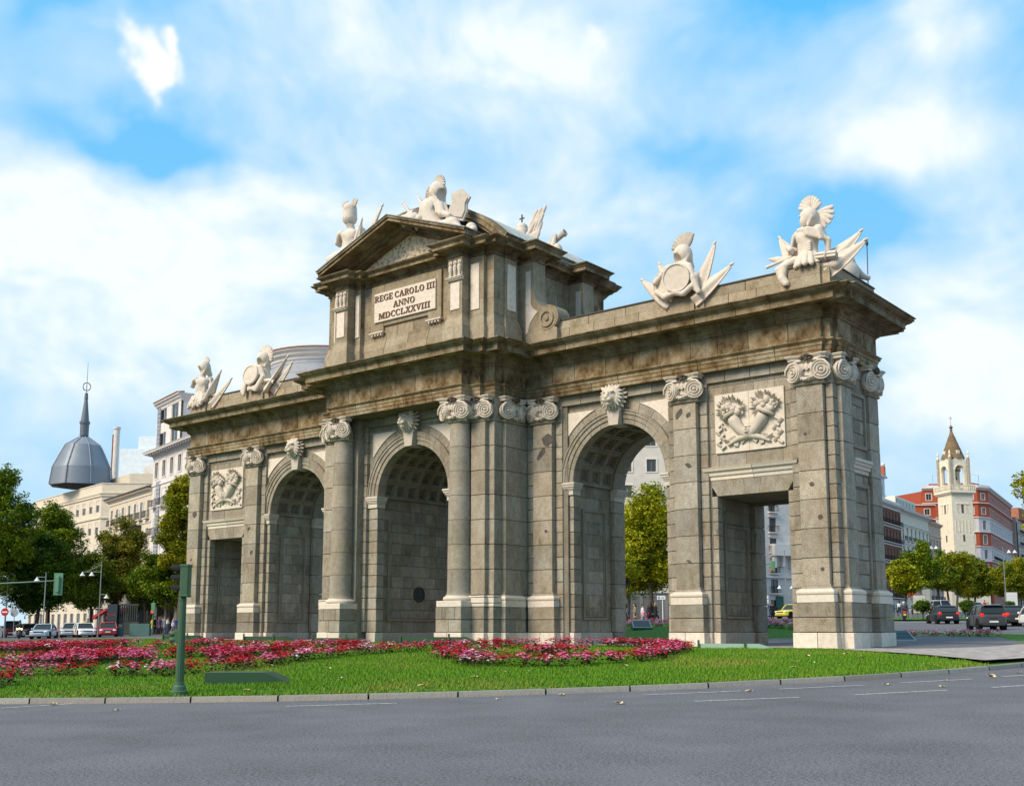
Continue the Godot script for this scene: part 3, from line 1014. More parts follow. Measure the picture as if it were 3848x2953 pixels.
func build_gate() -> void:
	make_lion()
	gate = thing("triumphal_arch", "monumental grey granite gate with five openings and a pedimented attic on the flower lawn", "monument", Vector3(0, -0.6, ZC))
	gx = Transform3D(Basis(), -gate.position)
	var pr := MB.new()
	pr.col = GREY * 0.7
	# solid piers behind the facing stones
	for s in [-1, 1]:
		for q in [[2.9, 5.9, ZC * 2 - 1.2, 1.25], [5.7, 8.2, ZC * 2 + 0.4, -0.5], [13.62, 15.62, ZC * 2 + 0.6, -0.55], [19.26, 21.05, ZC * 2 + 0.5, -0.5]]:
			pr.bbox(Vector3(minf(s * q[0], s * q[1]), -0.9, q[2]), Vector3(maxf(s * q[0], s * q[1]), 10.8, q[3]))
	pier_root = gp("pier", pr, M.granite)
	# pilasters and strips of the wings, both sides
	for s in [-1.0, 1.0]:
		var strip := func(a: float, b: float, z: float) -> void:
			stack("strip_stone", pier_root, minf(s * a, s * b), maxf(s * a, s * b), z - 0.6, z, 0.0, 10.8, 0.567, GREY, 1)
			stack("plinth_stone", pier_root, minf(s * a, s * b), maxf(s * a, s * b), z - 0.6, z + 0.05, -0.8, -0.004, 0.9, PALE, 1, -0.9)
		strip.call(5.98, 6.42, -0.32); strip.call(7.56, 7.95, -0.42)
		strip.call(13.63, 14.02, -0.42); strip.call(15.17, 15.55, -0.42)
		strip.call(19.28, 19.65, -0.42); strip.call(20.8, 21.12, -0.36)
		for x in [6.99, 14.6, 20.23]:
			pilaster(Vector3(s * x, 0, -0.15), 0.0, 1.12, 0.4, 1.57 if x > 7.0 else 1.52, 1)
		# header course between the pilaster capitals
		for q in [[7.56, 14.02], [15.17, 19.65]]:
			stones("header_stone", pv([-0.25, 10.39, 0, 10.39, 0, 10.8, -0.25, 10.8]), pv([minf(s * q[0], s * q[1]), -0.42, maxf(s * q[0], s * q[1]), -0.42]), 1.25, GREY * 0.92, M.granite)
		arch(s * 10.9, 2.46, -0.62, 2 * ZC + 0.45, 7.95 if s > 0 else -13.63, 13.63 if s > 0 else -7.95, GREY)
		var a := 15.87 if s > 0 else -19.01
		doorway(a, a + 3.14, -0.56, 2 * ZC + 0.5, 15.55 if s > 0 else -19.28, 19.28 if s > 0 else -15.55, GREY)
		# end wall with two pilasters and a sunk panel
		for z in [-1.25, 2 * ZC + 1.25]:
			pilaster(Vector3(s * 21.3, 0, z), s * PI / 2, 1.0, 0.35, 1.5, 1)
		for st in [["end_stone", 0.0, 10.8, 0.567, GREY, 0.0], ["plinth_stone", -0.8, -0.004, 0.9, PALE, -0.9]]:
			stack(st[0], pier_root, minf(s * 20.6, s * (21.12 + (0.06 if st[4] == PALE else 0.0))), maxf(s * 20.6, s * (21.12 + (0.06 if st[4] == PALE else 0.0))), 2 * ZC + 0.65, -0.65, st[1], st[2], st[3], st[4], 5, st[5], true)
		var e := MB.new()
		e.col = PALE * 0.95
		for l in [[6.3, 6.45, 0.06], [6.454, 6.6, 0.14], [6.604, 6.72, 0.2], [6.724, 6.84, 0.26]]:
			e.bbox(Vector3(minf(s * 21.1, s * (21.12 + l[2])), l[0], ZC - 0.85), Vector3(maxf(s * 21.1, s * (21.12 + l[2])), l[1], ZC + 0.85))
		gp("door_cornice", e, M.limestone)
		e = MB.new()
		e.col = GREY * 0.9
		for q in [[1.5, 5.9], [7.3, 9.6]]:
			for w in [[q[0], q[0] + 0.16, ZC - 0.8, ZC + 0.8], [q[1] - 0.16, q[1], ZC - 0.8, ZC + 0.8], [q[0] + 0.16, q[1] - 0.16, ZC - 0.8, ZC - 0.64], [q[0] + 0.16, q[1] - 0.16, ZC + 0.64, ZC + 0.8]]:
				e.bbox(Vector3(minf(s * 21.1, s * 21.2), w[0], w[2]), Vector3(maxf(s * 21.1, s * 21.2), w[1], w[3]))
		gp("panel_moulding", e, M.granite)
		# middle pavilion: column, backing pilaster, corner and side pilaster
		column(s * 4.01)
		for q in [[4.6, 5.47, 2.05, 2.27], [5.3, 5.82, 1.6, 2.02], [5.6, 5.98, 0.2, 1.45]]:
			stack("strip_stone", pier_root, minf(s * q[0], s * q[1]), maxf(s * q[0], s * q[1]), q[2] - 0.6, q[3] - 0.1, 1.68, 10.8, 1.134, GREY * 1.04, 1, 1.7)
			stack("dado_stone", pier_root, minf(s * q[0], s * (q[1] + 0.06)), maxf(s * q[0], s * (q[1] + 0.06)), q[2] - 0.6, q[3] + 0.02, 0.0, 1.134, 0.567, GREY * 0.95, 1)
			stack("plinth_stone", pier_root, minf(s * q[0], s * (q[1] + 0.1)), maxf(s * q[0], s * (q[1] + 0.1)), q[2] - 0.6, q[3] + 0.07, -0.8, -0.004, 0.9, PALE, 1, -0.9)
			stack("base_stone", pier_root, minf(s * q[0], s * (q[1] + 0.09)), maxf(s * q[0], s * (q[1] + 0.09)), q[2] - 0.6, q[3] + 0.04, 1.138, 1.66, 0.26, PALE, 1)
		pilaster(Vector3(s * 6.0, 0, 0.78), s * PI / 2, 1.12, 0.4, 1.5, 2)
		capital(gx * Transform3D(Basis(), Vector3(s * 4.95, 0, 2.12)))
		stack("strip_stone", pier_root, minf(s * 3.05, s * 3.3), maxf(s * 3.05, s * 3.3), 0.8, 1.5, 0.0, 10.8, 0.567, GREY, 1)
		var bk := MB.new()
		bk.col = GREY * 0.95
		bk.bbox(Vector3(minf(s * 3.3, s * 5.0), -0.8, 1.2), Vector3(maxf(s * 3.3, s * 5.0), 10.8, 1.9))
		gp("backing_wall", bk, M.granite)
	arch(0.0, 2.42, 1.3, 2 * ZC - 1.3, -3.08, 3.08, GREY)
	stones("header_stone", pv([-0.25, 10.39, 0, 10.39, 0, 10.8, -0.25, 10.8]), pv([-3.3, 1.5, 3.3, 1.5]), 1.25, GREY * 0.92, M.granite)
	# bronze medallion in the middle passage
	var md := MB.new()
	md.col = Color(0.05, 0.05, 0.045)
	var mx := Transform3D(Basis(Vector3(0, 0, 1), -PI / 2), Vector3(-2.64, 1.95, -2.0))
	md.lathe([Vector2(0.001, 0.03), Vector2(0.33, 0.03), Vector2(0.34, 0.06), Vector2(0.4, 0.06), Vector2(0.41, 0.0)], 28, mx)
	for i in 4: md.bbox(Vector3(-2.6, 1.78 + i * 0.07, -2.2), Vector3(-2.595, 1.8 + i * 0.07, -1.8))
	md.bbox(Vector3(-2.6, 2.02, -2.14), Vector3(-2.59, 2.16, -1.86))
	gp("bronze_medallion", md, M.metal)
	# round dark repairs in the granite
	for q in [[7.3, 8.85, 0.3, 0.3], [7.0, 8.3, 0.14, 0.24], [6.8, 8.1, 0.1, 0.16], [7.2, 4.6, 0.1, 0.08], [14.35, 9.2, 0.13, 0.26], [14.8, 9.1, 0.1, 0.14], [14.75, 6.95, 0.16, 0.09], [14.7, 2.9, 0.14, 0.06], [20.2, 5.7, 0.1, 0.09], [20.5, 4.4, 0.1, 0.1], [20.0, 7.7, 0.07, 0.06], [-14.7, 6.0, 0.1, 0.12], [-20.1, 7.2, 0.2, 0.22], [-14.4, 4.6, 0.12, 0.16], [20.5, 2.4, 0.08, 0.08], [-20.3, 4.4, 0.07, 0.09]]:
		var rp := MB.new()
		rp.col = Color(0.13, 0.12, 0.11)
		var pp := arc_pts(0, 0, 1, 0, TAU * 0.94, 12)
		for i in pp.size(): pp[i] = Vector2(pp[i].x * q[2] * (1.0 + 0.2 * sin(i * 2.0)), pp[i].y * q[3]).rotated(-0.6)
		rp.extrude(pp, 0.02, Transform3D(Basis(), Vector3(q[0], q[1], -0.16)))
		gp("repair_patch", rp, M.granite)
	entablature()
	attic()

func entablature() -> void:
	var o := outline()
	var k := MB.new()
	k.col = TAN * 0.55
	prism_y(k, inset(o, 0.06), 10.79, 13.2)
	gp("entablature_core", k, M.granite)
	# only what can be seen from the lawn is cut into stones: front and right end
	var q := o.size()
	var half := PackedVector2Array()
	var od := mitres(o, true)
	var hd := PackedVector2Array()
	for i in range(q - 13, q): half.append(o[i]); hd.append(od[i])
	for i in range(0, 14): half.append(o[i]); hd.append(od[i])
	var rest := PackedVector2Array()
	var rd := PackedVector2Array()
	for i in range(13, q - 12): rest.append(o[i]); rd.append(od[i])
	var arch_ := pv([-0.2, 10.815, 0.0, 10.815, 0.0, 10.98, 0.03, 10.98, 0.03, 11.16, 0.06, 11.16, 0.06, 11.29, 0.1, 11.31, 0.14, 11.36, 0.17, 11.37, 0.17, 11.415, -0.2, 11.42])
	var frieze := pv([-0.2, 11.424, 0.0, 11.424, 0.0, 12.26, -0.2, 12.26])
	var bed := pv([-0.2, 12.264, 0.05, 12.264, 0.06, 12.32, 0.1, 12.36, 0.15, 12.38, 0.17, 12.43, 0.17, 12.58, 0.2, 12.6, 0.26, 12.64, 0.34, 12.66, 0.36, 12.7, -0.2, 12.71])
	var corona := pv([-0.2, 12.714, 0.86, 12.714, 0.9, 12.69, 0.95, 12.69, 0.95, 12.93, 0.98, 12.94, 1.0, 12.98, 1.05, 13.0, 1.12, 13.02, 1.2, 13.07, 1.25, 13.14, 1.3, 13.15, 1.3, 13.19, -0.2, 13.28])
	for p in [[arch_, "architrave_stone", 1.9, TAN * 1.05], [frieze, "frieze_stone", 1.5, TAN * 1.02], [bed, "bed_moulding", 2.2, TAN * 0.88], [corona, "cornice_stone", 1.7, TAN * 0.95]]:
		stones(p[1], p[0], half, p[2], p[3], M.upper, false, null, hd)
		var mb := MB.new()
		mb.col = p[3]
		mb.sweep(p[0], rest, rd)
		gp("rear_" + String(p[1]), mb, M.upper)
	# parapet with pedestals for the trophies
	for s in [-1.0, 1.0]:
		var f := MB.new()
		f.col = TAN * 0.7
		f.bbox(Vector3(minf(s * 5.6, s * 21.0), 13.2, 2 * ZC + 0.5), Vector3(maxf(s * 5.6, s * 21.0), 14.5, -0.5))
		gp("parapet_core", f, M.granite)
		var path := pv([6.0, -0.4, 13.45, -0.4, 13.45, -0.3, 13.87, -0.3, 13.87, -0.18, 15.17, -0.18, 15.17, -0.3, 15.6, -0.3, 15.6, -0.4, 19.1, -0.4, 19.1, -0.3, 19.5, -0.3, 19.5, -0.18, 20.86, -0.18, 20.86, -0.32, 21.2, -0.32, 21.2, 2 * ZC + 0.32])
		if s < 0:
			var r := PackedVector2Array()
			for i in range(path.size() - 1, -1, -1): r.append(Vector2(-path[i].x, path[i].y))
			path = r
		stones("parapet_stone", pv([-0.3, 13.22, 0, 13.22, 0, 14.08, -0.3, 14.08]), path, 1.35, TAN * 1.22, M.granite)
		stones("parapet_stone", pv([-0.3, 14.088, 0, 14.088, 0, 14.5, -0.3, 14.5]), path, 1.9, TAN * 1.15, M.granite)
		var mb := MB.new()
		mb.col = Color(0.1, 0.095, 0.085)
		mb.sweep(pv([-0.9, 14.504, 0.06, 14.504, 0.06, 14.55, -0.9, 14.58]), path, mitres(path))
		gp("coping", mb, M.lead)

func attic() -> void:
	var q := [3.5, 2.65, 4.42, 2.65, 4.42, 2.12, 5.3, 2.12, 5.3, 1.9, 5.74, 1.9, 5.74, 1.15, 5.84, 1.15, 5.84, 0.3, 5.58, 0.3]
	var hp := pv(q)
	var front := PackedVector2Array()
	var inner := pv([3.5, 2.12, 3.1, 2.12, 3.1, 1.85])
	for i in range(hp.size() - 1, -1, -1): front.append(Vector2(-hp[i].x, hp[i].y))
	for i in 3: front.append(Vector2(-inner[i].x, inner[i].y))
	for i in range(2, -1, -1): front.append(inner[i])
	front.append_array(hp)
	# closed outline, back mirrored
	var all := PackedVector2Array()
	all.append_array(front)
	all.append(Vector2(5.58, 2 * ZC - 0.3))
	for i in range(front.size() - 1, -1, -1): all.append(Vector2(front[i].x, 2 * ZC - front[i].y))
	var k := MB.new()
	k.col = TAN * 0.55
	prism_y(k, inset(all, 0.05), 13.15, 18.2)
	var core := gp("attic_core", k, M.granite)
	var right := PackedVector2Array()
	right.append_array(front)
	right.append(Vector2(5.58, 2 * ZC - 0.3))
	var up := TAN * 1.16
	stones("attic_base_stone", pv([-0.2, 13.25, 0.17, 13.25, 0.17, 14.24, -0.2, 14.24]), right, 1.4, up, M.granite)
	stones("attic_base_stone", pv([-0.2, 14.248, 0.16, 14.248, 0.1, 14.5, 0.03, 14.7, 0.03, 14.84, -0.2, 14.84]), right, 1.6, up * 0.97, M.granite)
	for i in 4:
		var y := 14.848 + i * 0.7
		stones("attic_stone", pv([-0.2, y, 0, y, 0, y + 0.69, -0.2, y + 0.69]), right, 1.3, TAN * 1.0, M.granite)
	stones("attic_neck", pv([-0.2, 17.648, 0.03, 17.648, 0.07, 17.67, 0.07, 17.71, 0, 17.73, 0, 17.86, 0.04, 17.88, 0.06, 17.93, 0.14, 17.98, 0.17, 18.02, 0.2, 18.03, -0.2, 18.03]), right, 1.7, TAN * 0.85, M.upper)
	stones("attic_cornice", pv([-0.2, 18.034, 0.5, 18.034, 0.5, 18.0, 0.55, 18.0, 0.55, 18.14, 0.58, 18.16, 0.62, 18.2, 0.7, 18.24, 0.74, 18.29, 0.74, 18.32, -0.2, 18.36]), right, 1.5, TAN * 0.9, M.upper)
	var mb := MB.new()
	mb.col = TAN
	var back := PackedVector2Array()
	for i in range(front.size() - 1, -1, -1): back.append(Vector2(front[i].x, 2 * ZC - front[i].y))
	back.append(Vector2(-5.58, 0.3))
	mb.sweep(pv([-0.2, 13.25, 0.1, 13.25, 0.0, 14.8, 0.0, 17.9, 0.5, 18.0, 0.74, 18.3, -0.2, 18.34]), back, mitres(back))
	gp("rear_attic_face", mb, M.upper)
	# pale slabs set into the pilasters
	var slab := func(a: Vector3, b: Vector3) -> void:
		var w := MB.new()
		w.col = shade(PALE * 1.05, 0.04)
		w.cbox(a, b, 0.012)
		gp("marble_slab", w, M.limestone)
	for s in [-1.0, 1.0]:
		slab.call(Vector3(s * 3.99 - 0.29, 15.08, 2.6), Vector3(s * 3.99 + 0.29, 16.4, 2.69))
		slab.call(Vector3(minf(s * 4.52, s * 5.05), 15.05, 2.0), Vector3(maxf(s * 4.52, s * 5.05), 17.3, 2.17))
		slab.call(Vector3(minf(s * 3.16, s * 3.44), 15.05, 2.0), Vector3(maxf(s * 3.16, s * 3.44), 17.3, 2.17))
		slab.call(Vector3(minf(s * 5.7, s * 5.89), 15.1, 0.43), Vector3(maxf(s * 5.7, s * 5.89), 17.35, 1.02))
		# three drops under the cornice, and the little shelf below them
		for i in 3:
			var d := MB.new()
			d.col = PALE
			var x: float = s * 3.99 + (i - 1) * 0.28
			d.lathe([Vector2(0.001, 0.1), Vector2(0.045, 0.1), Vector2(0.05, 0.06), Vector2(0.1, 0.05), Vector2(0.11, 0.0)], 14, Transform3D(Basis(Vector3(1, 0, 0), PI / 2), Vector3(x, 17.38, 2.66)))
			d.lathe([Vector2(0.001, 17.27), Vector2(0.08, 17.25), Vector2(0.11, 17.16), Vector2(0.1, 17.0), Vector2(0.07, 16.85), Vector2(0.06, 16.75), Vector2(0.08, 16.7), Vector2(0.08, 16.67), Vector2(0.001, 16.66)], 10, Transform3D(Basis(), Vector3(x, 0, 2.68)))
			gp("guttae_drop", d, M.limestone)
		var sh := MB.new()
		sh.col = PALE
		for l in [[16.5, 16.56, 0.08], [16.564, 16.62, 0.14], [16.624, 16.66, 0.18]]:
			sh.bbox(Vector3(s * 3.99 - 0.44 - l[2] * 0.3, l[0], 2.6), Vector3(s * 3.99 + 0.44 + l[2] * 0.3, l[1], 2.66 + l[2]))
		gp("bracket_shelf", sh, M.limestone)
		# hanging ears of the inscription frame, each with a toothed pale bracket
		var ear := MB.new()
		ear.col = shade(TAN * 1.1, 0.05)
		ear.cbox(Vector3(minf(s * 1.55, s * 2.45), 15.15, 1.8), Vector3(maxf(s * 1.55, s * 2.45), 17.6, 1.97), 0.015)
		gp("frame_ear", ear, M.granite)
		var br := MB.new()
		br.col = PALE
		br.bbox(Vector3(minf(s * 1.5, s * 2.5), 15.08, 1.8), Vector3(maxf(s * 1.5, s * 2.5), 15.146, 2.08))
		for i in 4:
			var x: float = s * (1.68 + i * 0.21)
			br.extrude(pv([x - 0.09, 15.078, x + 0.09, 15.078, x, 14.93]), 0.17, Transform3D(Basis(), Vector3(0, 0, 1.86)))
		gp("toothed_bracket", br, M.limestone)
	var ap := MB.new()
	ap.col = TAN * 1.02
	ap.cbox(Vector3(-1.55, 15.42, 1.8), Vector3(1.55, 17.62, 1.955), 0.015)
	gp("frame_apron", ap, M.granite)
	# inscription
	var pl := MB.new()
	pl.col = PALE * 1.05
	pl.cbox(Vector3(-2.14, 15.64, 1.9), Vector3(2.14, 17.16, 2.06), 0.015)
	var plaque := gp("inscription_plaque", pl, M.limestone)
	var font := SystemFont.new()
	font.font_names = ["Droid Serif"]
	font.font_weight = 700
	for l in [["REGE CAROLO III", 16.86, 4.2], ["ANNO", 16.38, 1.5], ["MDCCLXXVIII", 15.92, 3.6]]:
		var t := TextMesh.new()
		t.text = l[0]; t.font = font; t.font_size = 32; t.depth = 0.04; t.pixel_size = 0.0115
		t.material = M.bronze
		var bb := t.get_aabb()
		var sx: float = l[2] / maxf(bb.size.x, 0.01)
		part("lettering", t, plaque, Transform3D(Basis.from_scale(Vector3(sx, 1.12, 1)), Vector3(-bb.get_center().x * sx, l[1] - bb.get_center().y, 2.075)))
	# pediment
	var zf := 3.35
	var yb := 18.36; var half := 5.15; var rise := 1.88
	var tym := MB.new()
	tym.col = Color(0.8, 0.72, 0.56)
	tym.extrude(pv([-half + 0.3, yb - 0.3, half - 0.3, yb - 0.3, 0, yb + rise - 0.1]), 0.3, Transform3D(Basis(), Vector3(0, 0, 1.4)))
	gp("tympanum", tym, M.stucco)
	var sl := Vector2(half, rise).normalized()
	for s in [-1.0, 1.0]:
		var n := 6
		for i in n:
			var t0 := i / float(n); var t1 := (i + 1.0) / n
			for lay in [[0.30, 0.42, zf], [0.12, 0.296, zf - 0.1], [-0.04, 0.116, zf - 0.75], [-0.2, -0.044, zf - 0.95]]:
				pass
			var st := MB.new()
			st.col = shade(TAN * 0.95, 0.14)
			# slanted courses: crown, corona, bed
			for lay in [[0.3, 0.4, zf + 0.02, 1.3], [0.14, 0.298, zf - 0.06, 1.3], [0.0, 0.138, zf - 0.9, 1.3], [-0.16, -0.002, zf - 1.15, 1.3]]:
				var A := Vector2(s * half * (1.0 - t0), yb + rise * t0 - 0.12)
				var B := Vector2(s * half * (1.0 - t1), yb + rise * t1 - 0.12)
				var e := 0.004
				A = A.lerp(B, e * 2.0 if i > 0 else 0.0)
				B = B.lerp(A, e * 2.0 if i < n - 1 else 0.0)
				if i < n - 1:
					st.extrude(pv([A.x, A.y + lay[0], B.x, B.y + lay[0], B.x, B.y + lay[1], A.x, A.y + lay[1]]), lay[2] - lay[3], Transform3D(Basis(), Vector3(0, 0, lay[3])))
				else:
					st.extrude(pv([A.x, A.y + lay[0], 0, B.y + lay[0], 0, B.y + lay[1], A.x, A.y + lay[1]]), lay[2] - lay[3], Transform3D(Basis(), Vector3(0, 0, lay[3])))
			gp("raking_cornice", st, M.upper)
		var lid := MB.new()
		lid.col = Color(0.3, 0.32, 0.33)
		lid.extrude(pv([s * (half + 0.05), yb + 0.285, 0, yb + rise + 0.285, 0, yb + rise + 0.33, s * (half + 0.1), yb + 0.33]), zf + 0.06 - 1.2, Transform3D(Basis(), Vector3(0, 0, 1.2)))
		gp("lead_flashing", lid, M.lead)
	# barrel roof of the attic and its curved end cornices
	var R := 8.3; var cy := 21.35 - R
	var a0 := PI / 2 - asin(6.25 / R)
	for zz in [[0.9, 1.62], [2 * ZC - 1.62, 2 * ZC - 0.9]]:
		for i in 11:
			var st := MB.new()
			st.col = shade(TAN * 0.95, 0.12)
			var b0 := lerpf(a0, PI - a0, i / 11.0) + 0.0012; var b1 := lerpf(a0, PI - a0, (i + 1) / 11.0) - 0.0012
			ring(st, 0, cy, R - 0.16, R, b0, b1, zz[0], zz[1])
			ring(st, 0, cy, R - 0.4, R - 0.163, b0, b1, zz[0] + 0.07, zz[1] - 0.07)
			ring(st, 0, cy, R - 0.56, R - 0.403, b0, b1, zz[0] + 0.25, zz[1] - 0.25)
			gp("curved_cornice", st, M.upper)
	var wall := MB.new()
	wall.col = TAN * 0.85
	var wp := arc_pts(0, cy, R - 0.5, a0 + 0.02, PI - a0 - 0.02, 24)
	wp.append(Vector2(-5.6, 18.1)); wp.append(Vector2(5.6, 18.1))
	wall.extrude(wp, 6.8, Transform3D(Basis(), Vector3(0, 0, ZC - 3.4)))
	gp("attic_gable", wall, M.granite)
	var lead := MB.new()
	lead.col = Color(0.42, 0.5, 0.53)
	ring(lead, 0, cy, R - 0.3, R - 0.02, a0 - 0.01, PI - a0 + 0.01, 2 * ZC - 0.92, 0.92, 28)
	var roof := gp("barrel_roof", lead, M.lead)
	for i in 12:
		var sm := MB.new()
		sm.col = Color(0.36, 0.43, 0.46)
		var z := lerpf(2 * ZC - 0.8, 0.8, i / 11.0)
		ring(sm, 0, cy, R - 0.04, R + 0.03, a0, PI - a0, z - 0.02, z + 0.02, 20)
		gp("roof_seam", sm, M.lead, roof)
	for s in [-1.0, 1.0]:
		var ev := pv([5.58, 1.6, 5.58, 2 * ZC - 1.6]) if s > 0 else pv([-5.58, 2 * ZC - 1.6, -5.58, 1.6])
		stones("eaves_stone", pv([-0.2, 18.34, 0.55, 18.34, 0.55, 18.48, 0.6, 18.5, 0.68, 18.62, 0.72, 18.66, -0.2, 18.7]), ev, 1.4, TAN * 0.92, M.upper)
		# scroll buttresses on the flanks
		for z in [-0.6, 2 * ZC + 0.6]:
			var po := pv([5.5, 13.2, 7.9, 13.2, 7.9, 14.15])
			po.append_array(arc_pts(7.35, 14.72, 0.62, -0.9, 1.9, 10))
			po.append_array(pv([6.85, 15.45, 6.62, 15.75, 6.52, 16.2, 6.5, 17.65, 5.5, 17.65]))
			if s < 0:
				for i in po.size(): po[i].x = -po[i].x
			var sc := MB.new()
			sc.col = shade(TAN * 1.1, 0.05)
			sc.extrude(po, 0.95, Transform3D(Basis(), Vector3(0, 0, z - 0.48)))
			sc.lathe([Vector2(0.001, 0.12), Vector2(0.12, 0.1), Vector2(0.14, 0.03), Vector2(0.28, 0.03), Vector2(0.3, 0.1), Vector2(0.42, 0.1), Vector2(0.44, 0.03), Vector2(0.56, 0.02)], 20, Transform3D(Basis(Vector3(1, 0, 0), PI / 2), Vector3(s * 7.32, 14.68, z + 0.47)))
			var scr := gp("scroll_buttress", sc, M.granite)
			var wh := MB.new()
			wh.col = PALE * 1.03
			var wpn := pv([6.06, 15.55, 6.36, 15.55, 6.36, 17.2, 6.06, 17.2])
			if s < 0:
				for i in wpn.size(): wpn[i].x = -wpn[i].x
			wh.extrude(wpn, 0.06, Transform3D(Basis(), Vector3(0, 0, z + 0.44)))
			gp("marble_slab", wh, M.limestone, scr)
			wh = MB.new()
			wh.col = PALE * 1.03
			wpn = pv([6.06, 14.1, 6.06, 15.54, 6.36, 15.54, 6.5, 15.3, 6.78, 15.1, 6.6, 14.95, 6.3, 14.6, 6.18, 14.15])
			if s < 0:
				for i in wpn.size(): wpn[i].x = -wpn[i].x
			wh.extrude(wpn, 0.06, Transform3D(Basis(), Vector3(0, 0, z + 0.44)))
			gp("marble_slab", wh, M.limestone, scr)
			var cp := rect_path(5.5, 6.5, z - 0.48, z + 0.47)
			cp = pv([5.5, z + 0.47, 6.5, z + 0.47, 6.5, z - 0.48, 5.5, z - 0.48])
			if s < 0: cp = pv([-5.5, z - 0.48, -6.5, z - 0.48, -6.5, z + 0.47, -5.5, z + 0.47])
			stones("attic_neck", pv([-0.2, 17.654, 0.03, 17.654, 0.07, 17.68, 0.07, 17.72, 0, 17.74, 0, 17.9, 0.06, 17.96, 0.14, 18.02, 0.2, 18.06, -0.2, 18.06]), cp, 2.0, TAN * 0.88, M.upper)
			stones("attic_cornice", pv([-0.2, 18.066, 0.55, 18.066, 0.6, 18.03, 0.6, 18.2, 0.64, 18.22, 0.7, 18.3, 0.78, 18.34, 0.8, 18.39, -0.9, 18.42]), cp, 2.0, TAN * 0.95, M.upper)

# ---------------------------------------------------------------- ground
var ISLE := PackedVector2Array()

func sstep(a: float, b: float, x: float) -> float:
	var t := clampf((x - a) / (b - a), 0.0, 1.0)
	return t * t * (3.0 - 2.0 * t)

func road(x: float, z: float) -> float:
	var h := -0.741 + 0.0039 * clampf(x, -130, 130) - 0.02518 * clampf(z, -130, 60)
	return h + 0.55 * sstep(-20, -45, z) * exp(-pow((x + 20.0) / 18.0, 2.0))

func isle_d(x: float, z: float) -> float:
	var p := Vector2(x, z)
	var d := 1e9
	var k := ISLE.size()
	for i in k:
		var a := ISLE[i]
		var e := ISLE[(i + 1) % k] - a
		var w := p - a
		d = minf(d, (w - e * clampf(w.dot(e) / e.length_squared(), 0, 1)).length_squared())
	return sqrt(d) * (1.0 if Geometry2D.is_point_in_polygon(p, ISLE) else -1.0)

func lawn_h(x: float, z: float) -> float:
	var d := isle_d(x, z)
	if d <= 0.0:
		return road(x, z) + 0.08
	var dx := maxf(0.0, absf(x) - 23.0)
	var dz := maxf(0.0, maxf(z - 0.8, -6.0 - z))
	var t := pow(d / (d + Vector2(dx, dz).length() + 1e-6), 0.75)
	var h := lerpf(road(x, z) + 0.10, -0.52 - 0.005 * x, t)
	if z < -6.0:
		h += 0.62 * sstep(-10, -22, z) * sstep(0, 3, d) * sstep(17, 7, x) * sstep(-40, -20, x)
	return h

var HG := PackedFloat32Array()
const GX0 := -50.0
const GZ0 := -36.0
const GN := 84
const GM := 72

func ground_at(x: float, z: float) -> float:
	var u := clampf(x - GX0, 0, GN - 1.001)
	var w := clampf(z - GZ0, 0, GM - 1.001)
	var i := int(u); var j := int(w)
	u -= i; w -= j
	return lerpf(lerpf(HG[j * GN + i], HG[j * GN + i + 1], u), lerpf(HG[(j + 1) * GN + i], HG[(j + 1) * GN + i + 1], u), w)

func sheet(poly: PackedVector2Array, hf: Callable, step: float, lift: float) -> MB:
	# a plan polygon cut into cells of the given size and laid on a height
	var mb := MB.new()
	var lo := Vector2(1e9, 1e9); var hi := Vector2(-1e9, -1e9)
	for p in poly:
		lo = lo.min(p); hi = hi.max(p)
	var i0 := int(floor(lo.x / step)); var i1 := int(ceil(hi.x / step))
	var j0 := int(floor(lo.y / step)); var j1 := int(ceil(hi.y / step))
	for i in range(i0, i1):
		for j in range(j0, j1):
			var q := PackedVector2Array([Vector2(i, j) * step, Vector2(i + 1, j) * step, Vector2(i + 1, j + 1) * step, Vector2(i, j + 1) * step])
			var whole := true
			for c in q:
				if not Geometry2D.is_point_in_polygon(c, poly): whole = false
			var parts: Array = [q] if whole else Geometry2D.intersect_polygons(q, poly)
			for p in parts:
				var id := Geometry2D.triangulate_polygon(p)
				for t in range(0, id.size(), 3):
					var P := []
					for e in 3:
						var c: Vector2 = p[id[t + e]]
						P.append(Vector3(c.x, hf.call(c.x, c.y) + lift, c.y))
					if (P[1] - P[0]).cross(P[2] - P[0]).y < 0:
						mb.tri(P[0], P[2], P[1])
					else:
						mb.tri(P[0], P[1], P[2])
	return mb

func smooth_up(mb: MB) -> MB:
	# shared normals for a height sheet
	var acc := {}
	for i in mb.v.size():
		var k := Vector2i(int(round(mb.v[i].x * 50)), int(round(mb.v[i].z * 50)))
		acc[k] = acc.get(k, Vector3.ZERO) + mb.n[i]
	for i in mb.v.size():
		mb.n[i] = (acc[Vector2i(int(round(mb.v[i].x * 50)), int(round(mb.v[i].z * 50)))] as Vector3).normalized()
	return mb

func path_strip(mb: MB, pts: PackedVector2Array, w: float, hf: Callable, lift: float) -> void:
	var d := mitres(pts)
	for i in pts.size() - 1:
		var a := pts[i] - d[i] * w / 2; var b := pts[i + 1] - d[i + 1] * w / 2
		var e := pts[i + 1] + d[i + 1] * w / 2; var f := pts[i] + d[i] * w / 2
		var P := []
		for p in [a, b, e, f]: P.append(Vector3(p.x, hf.call(p.x, p.y) + lift, p.y))
		mb.quad(P[0], P[3], P[2], P[1])

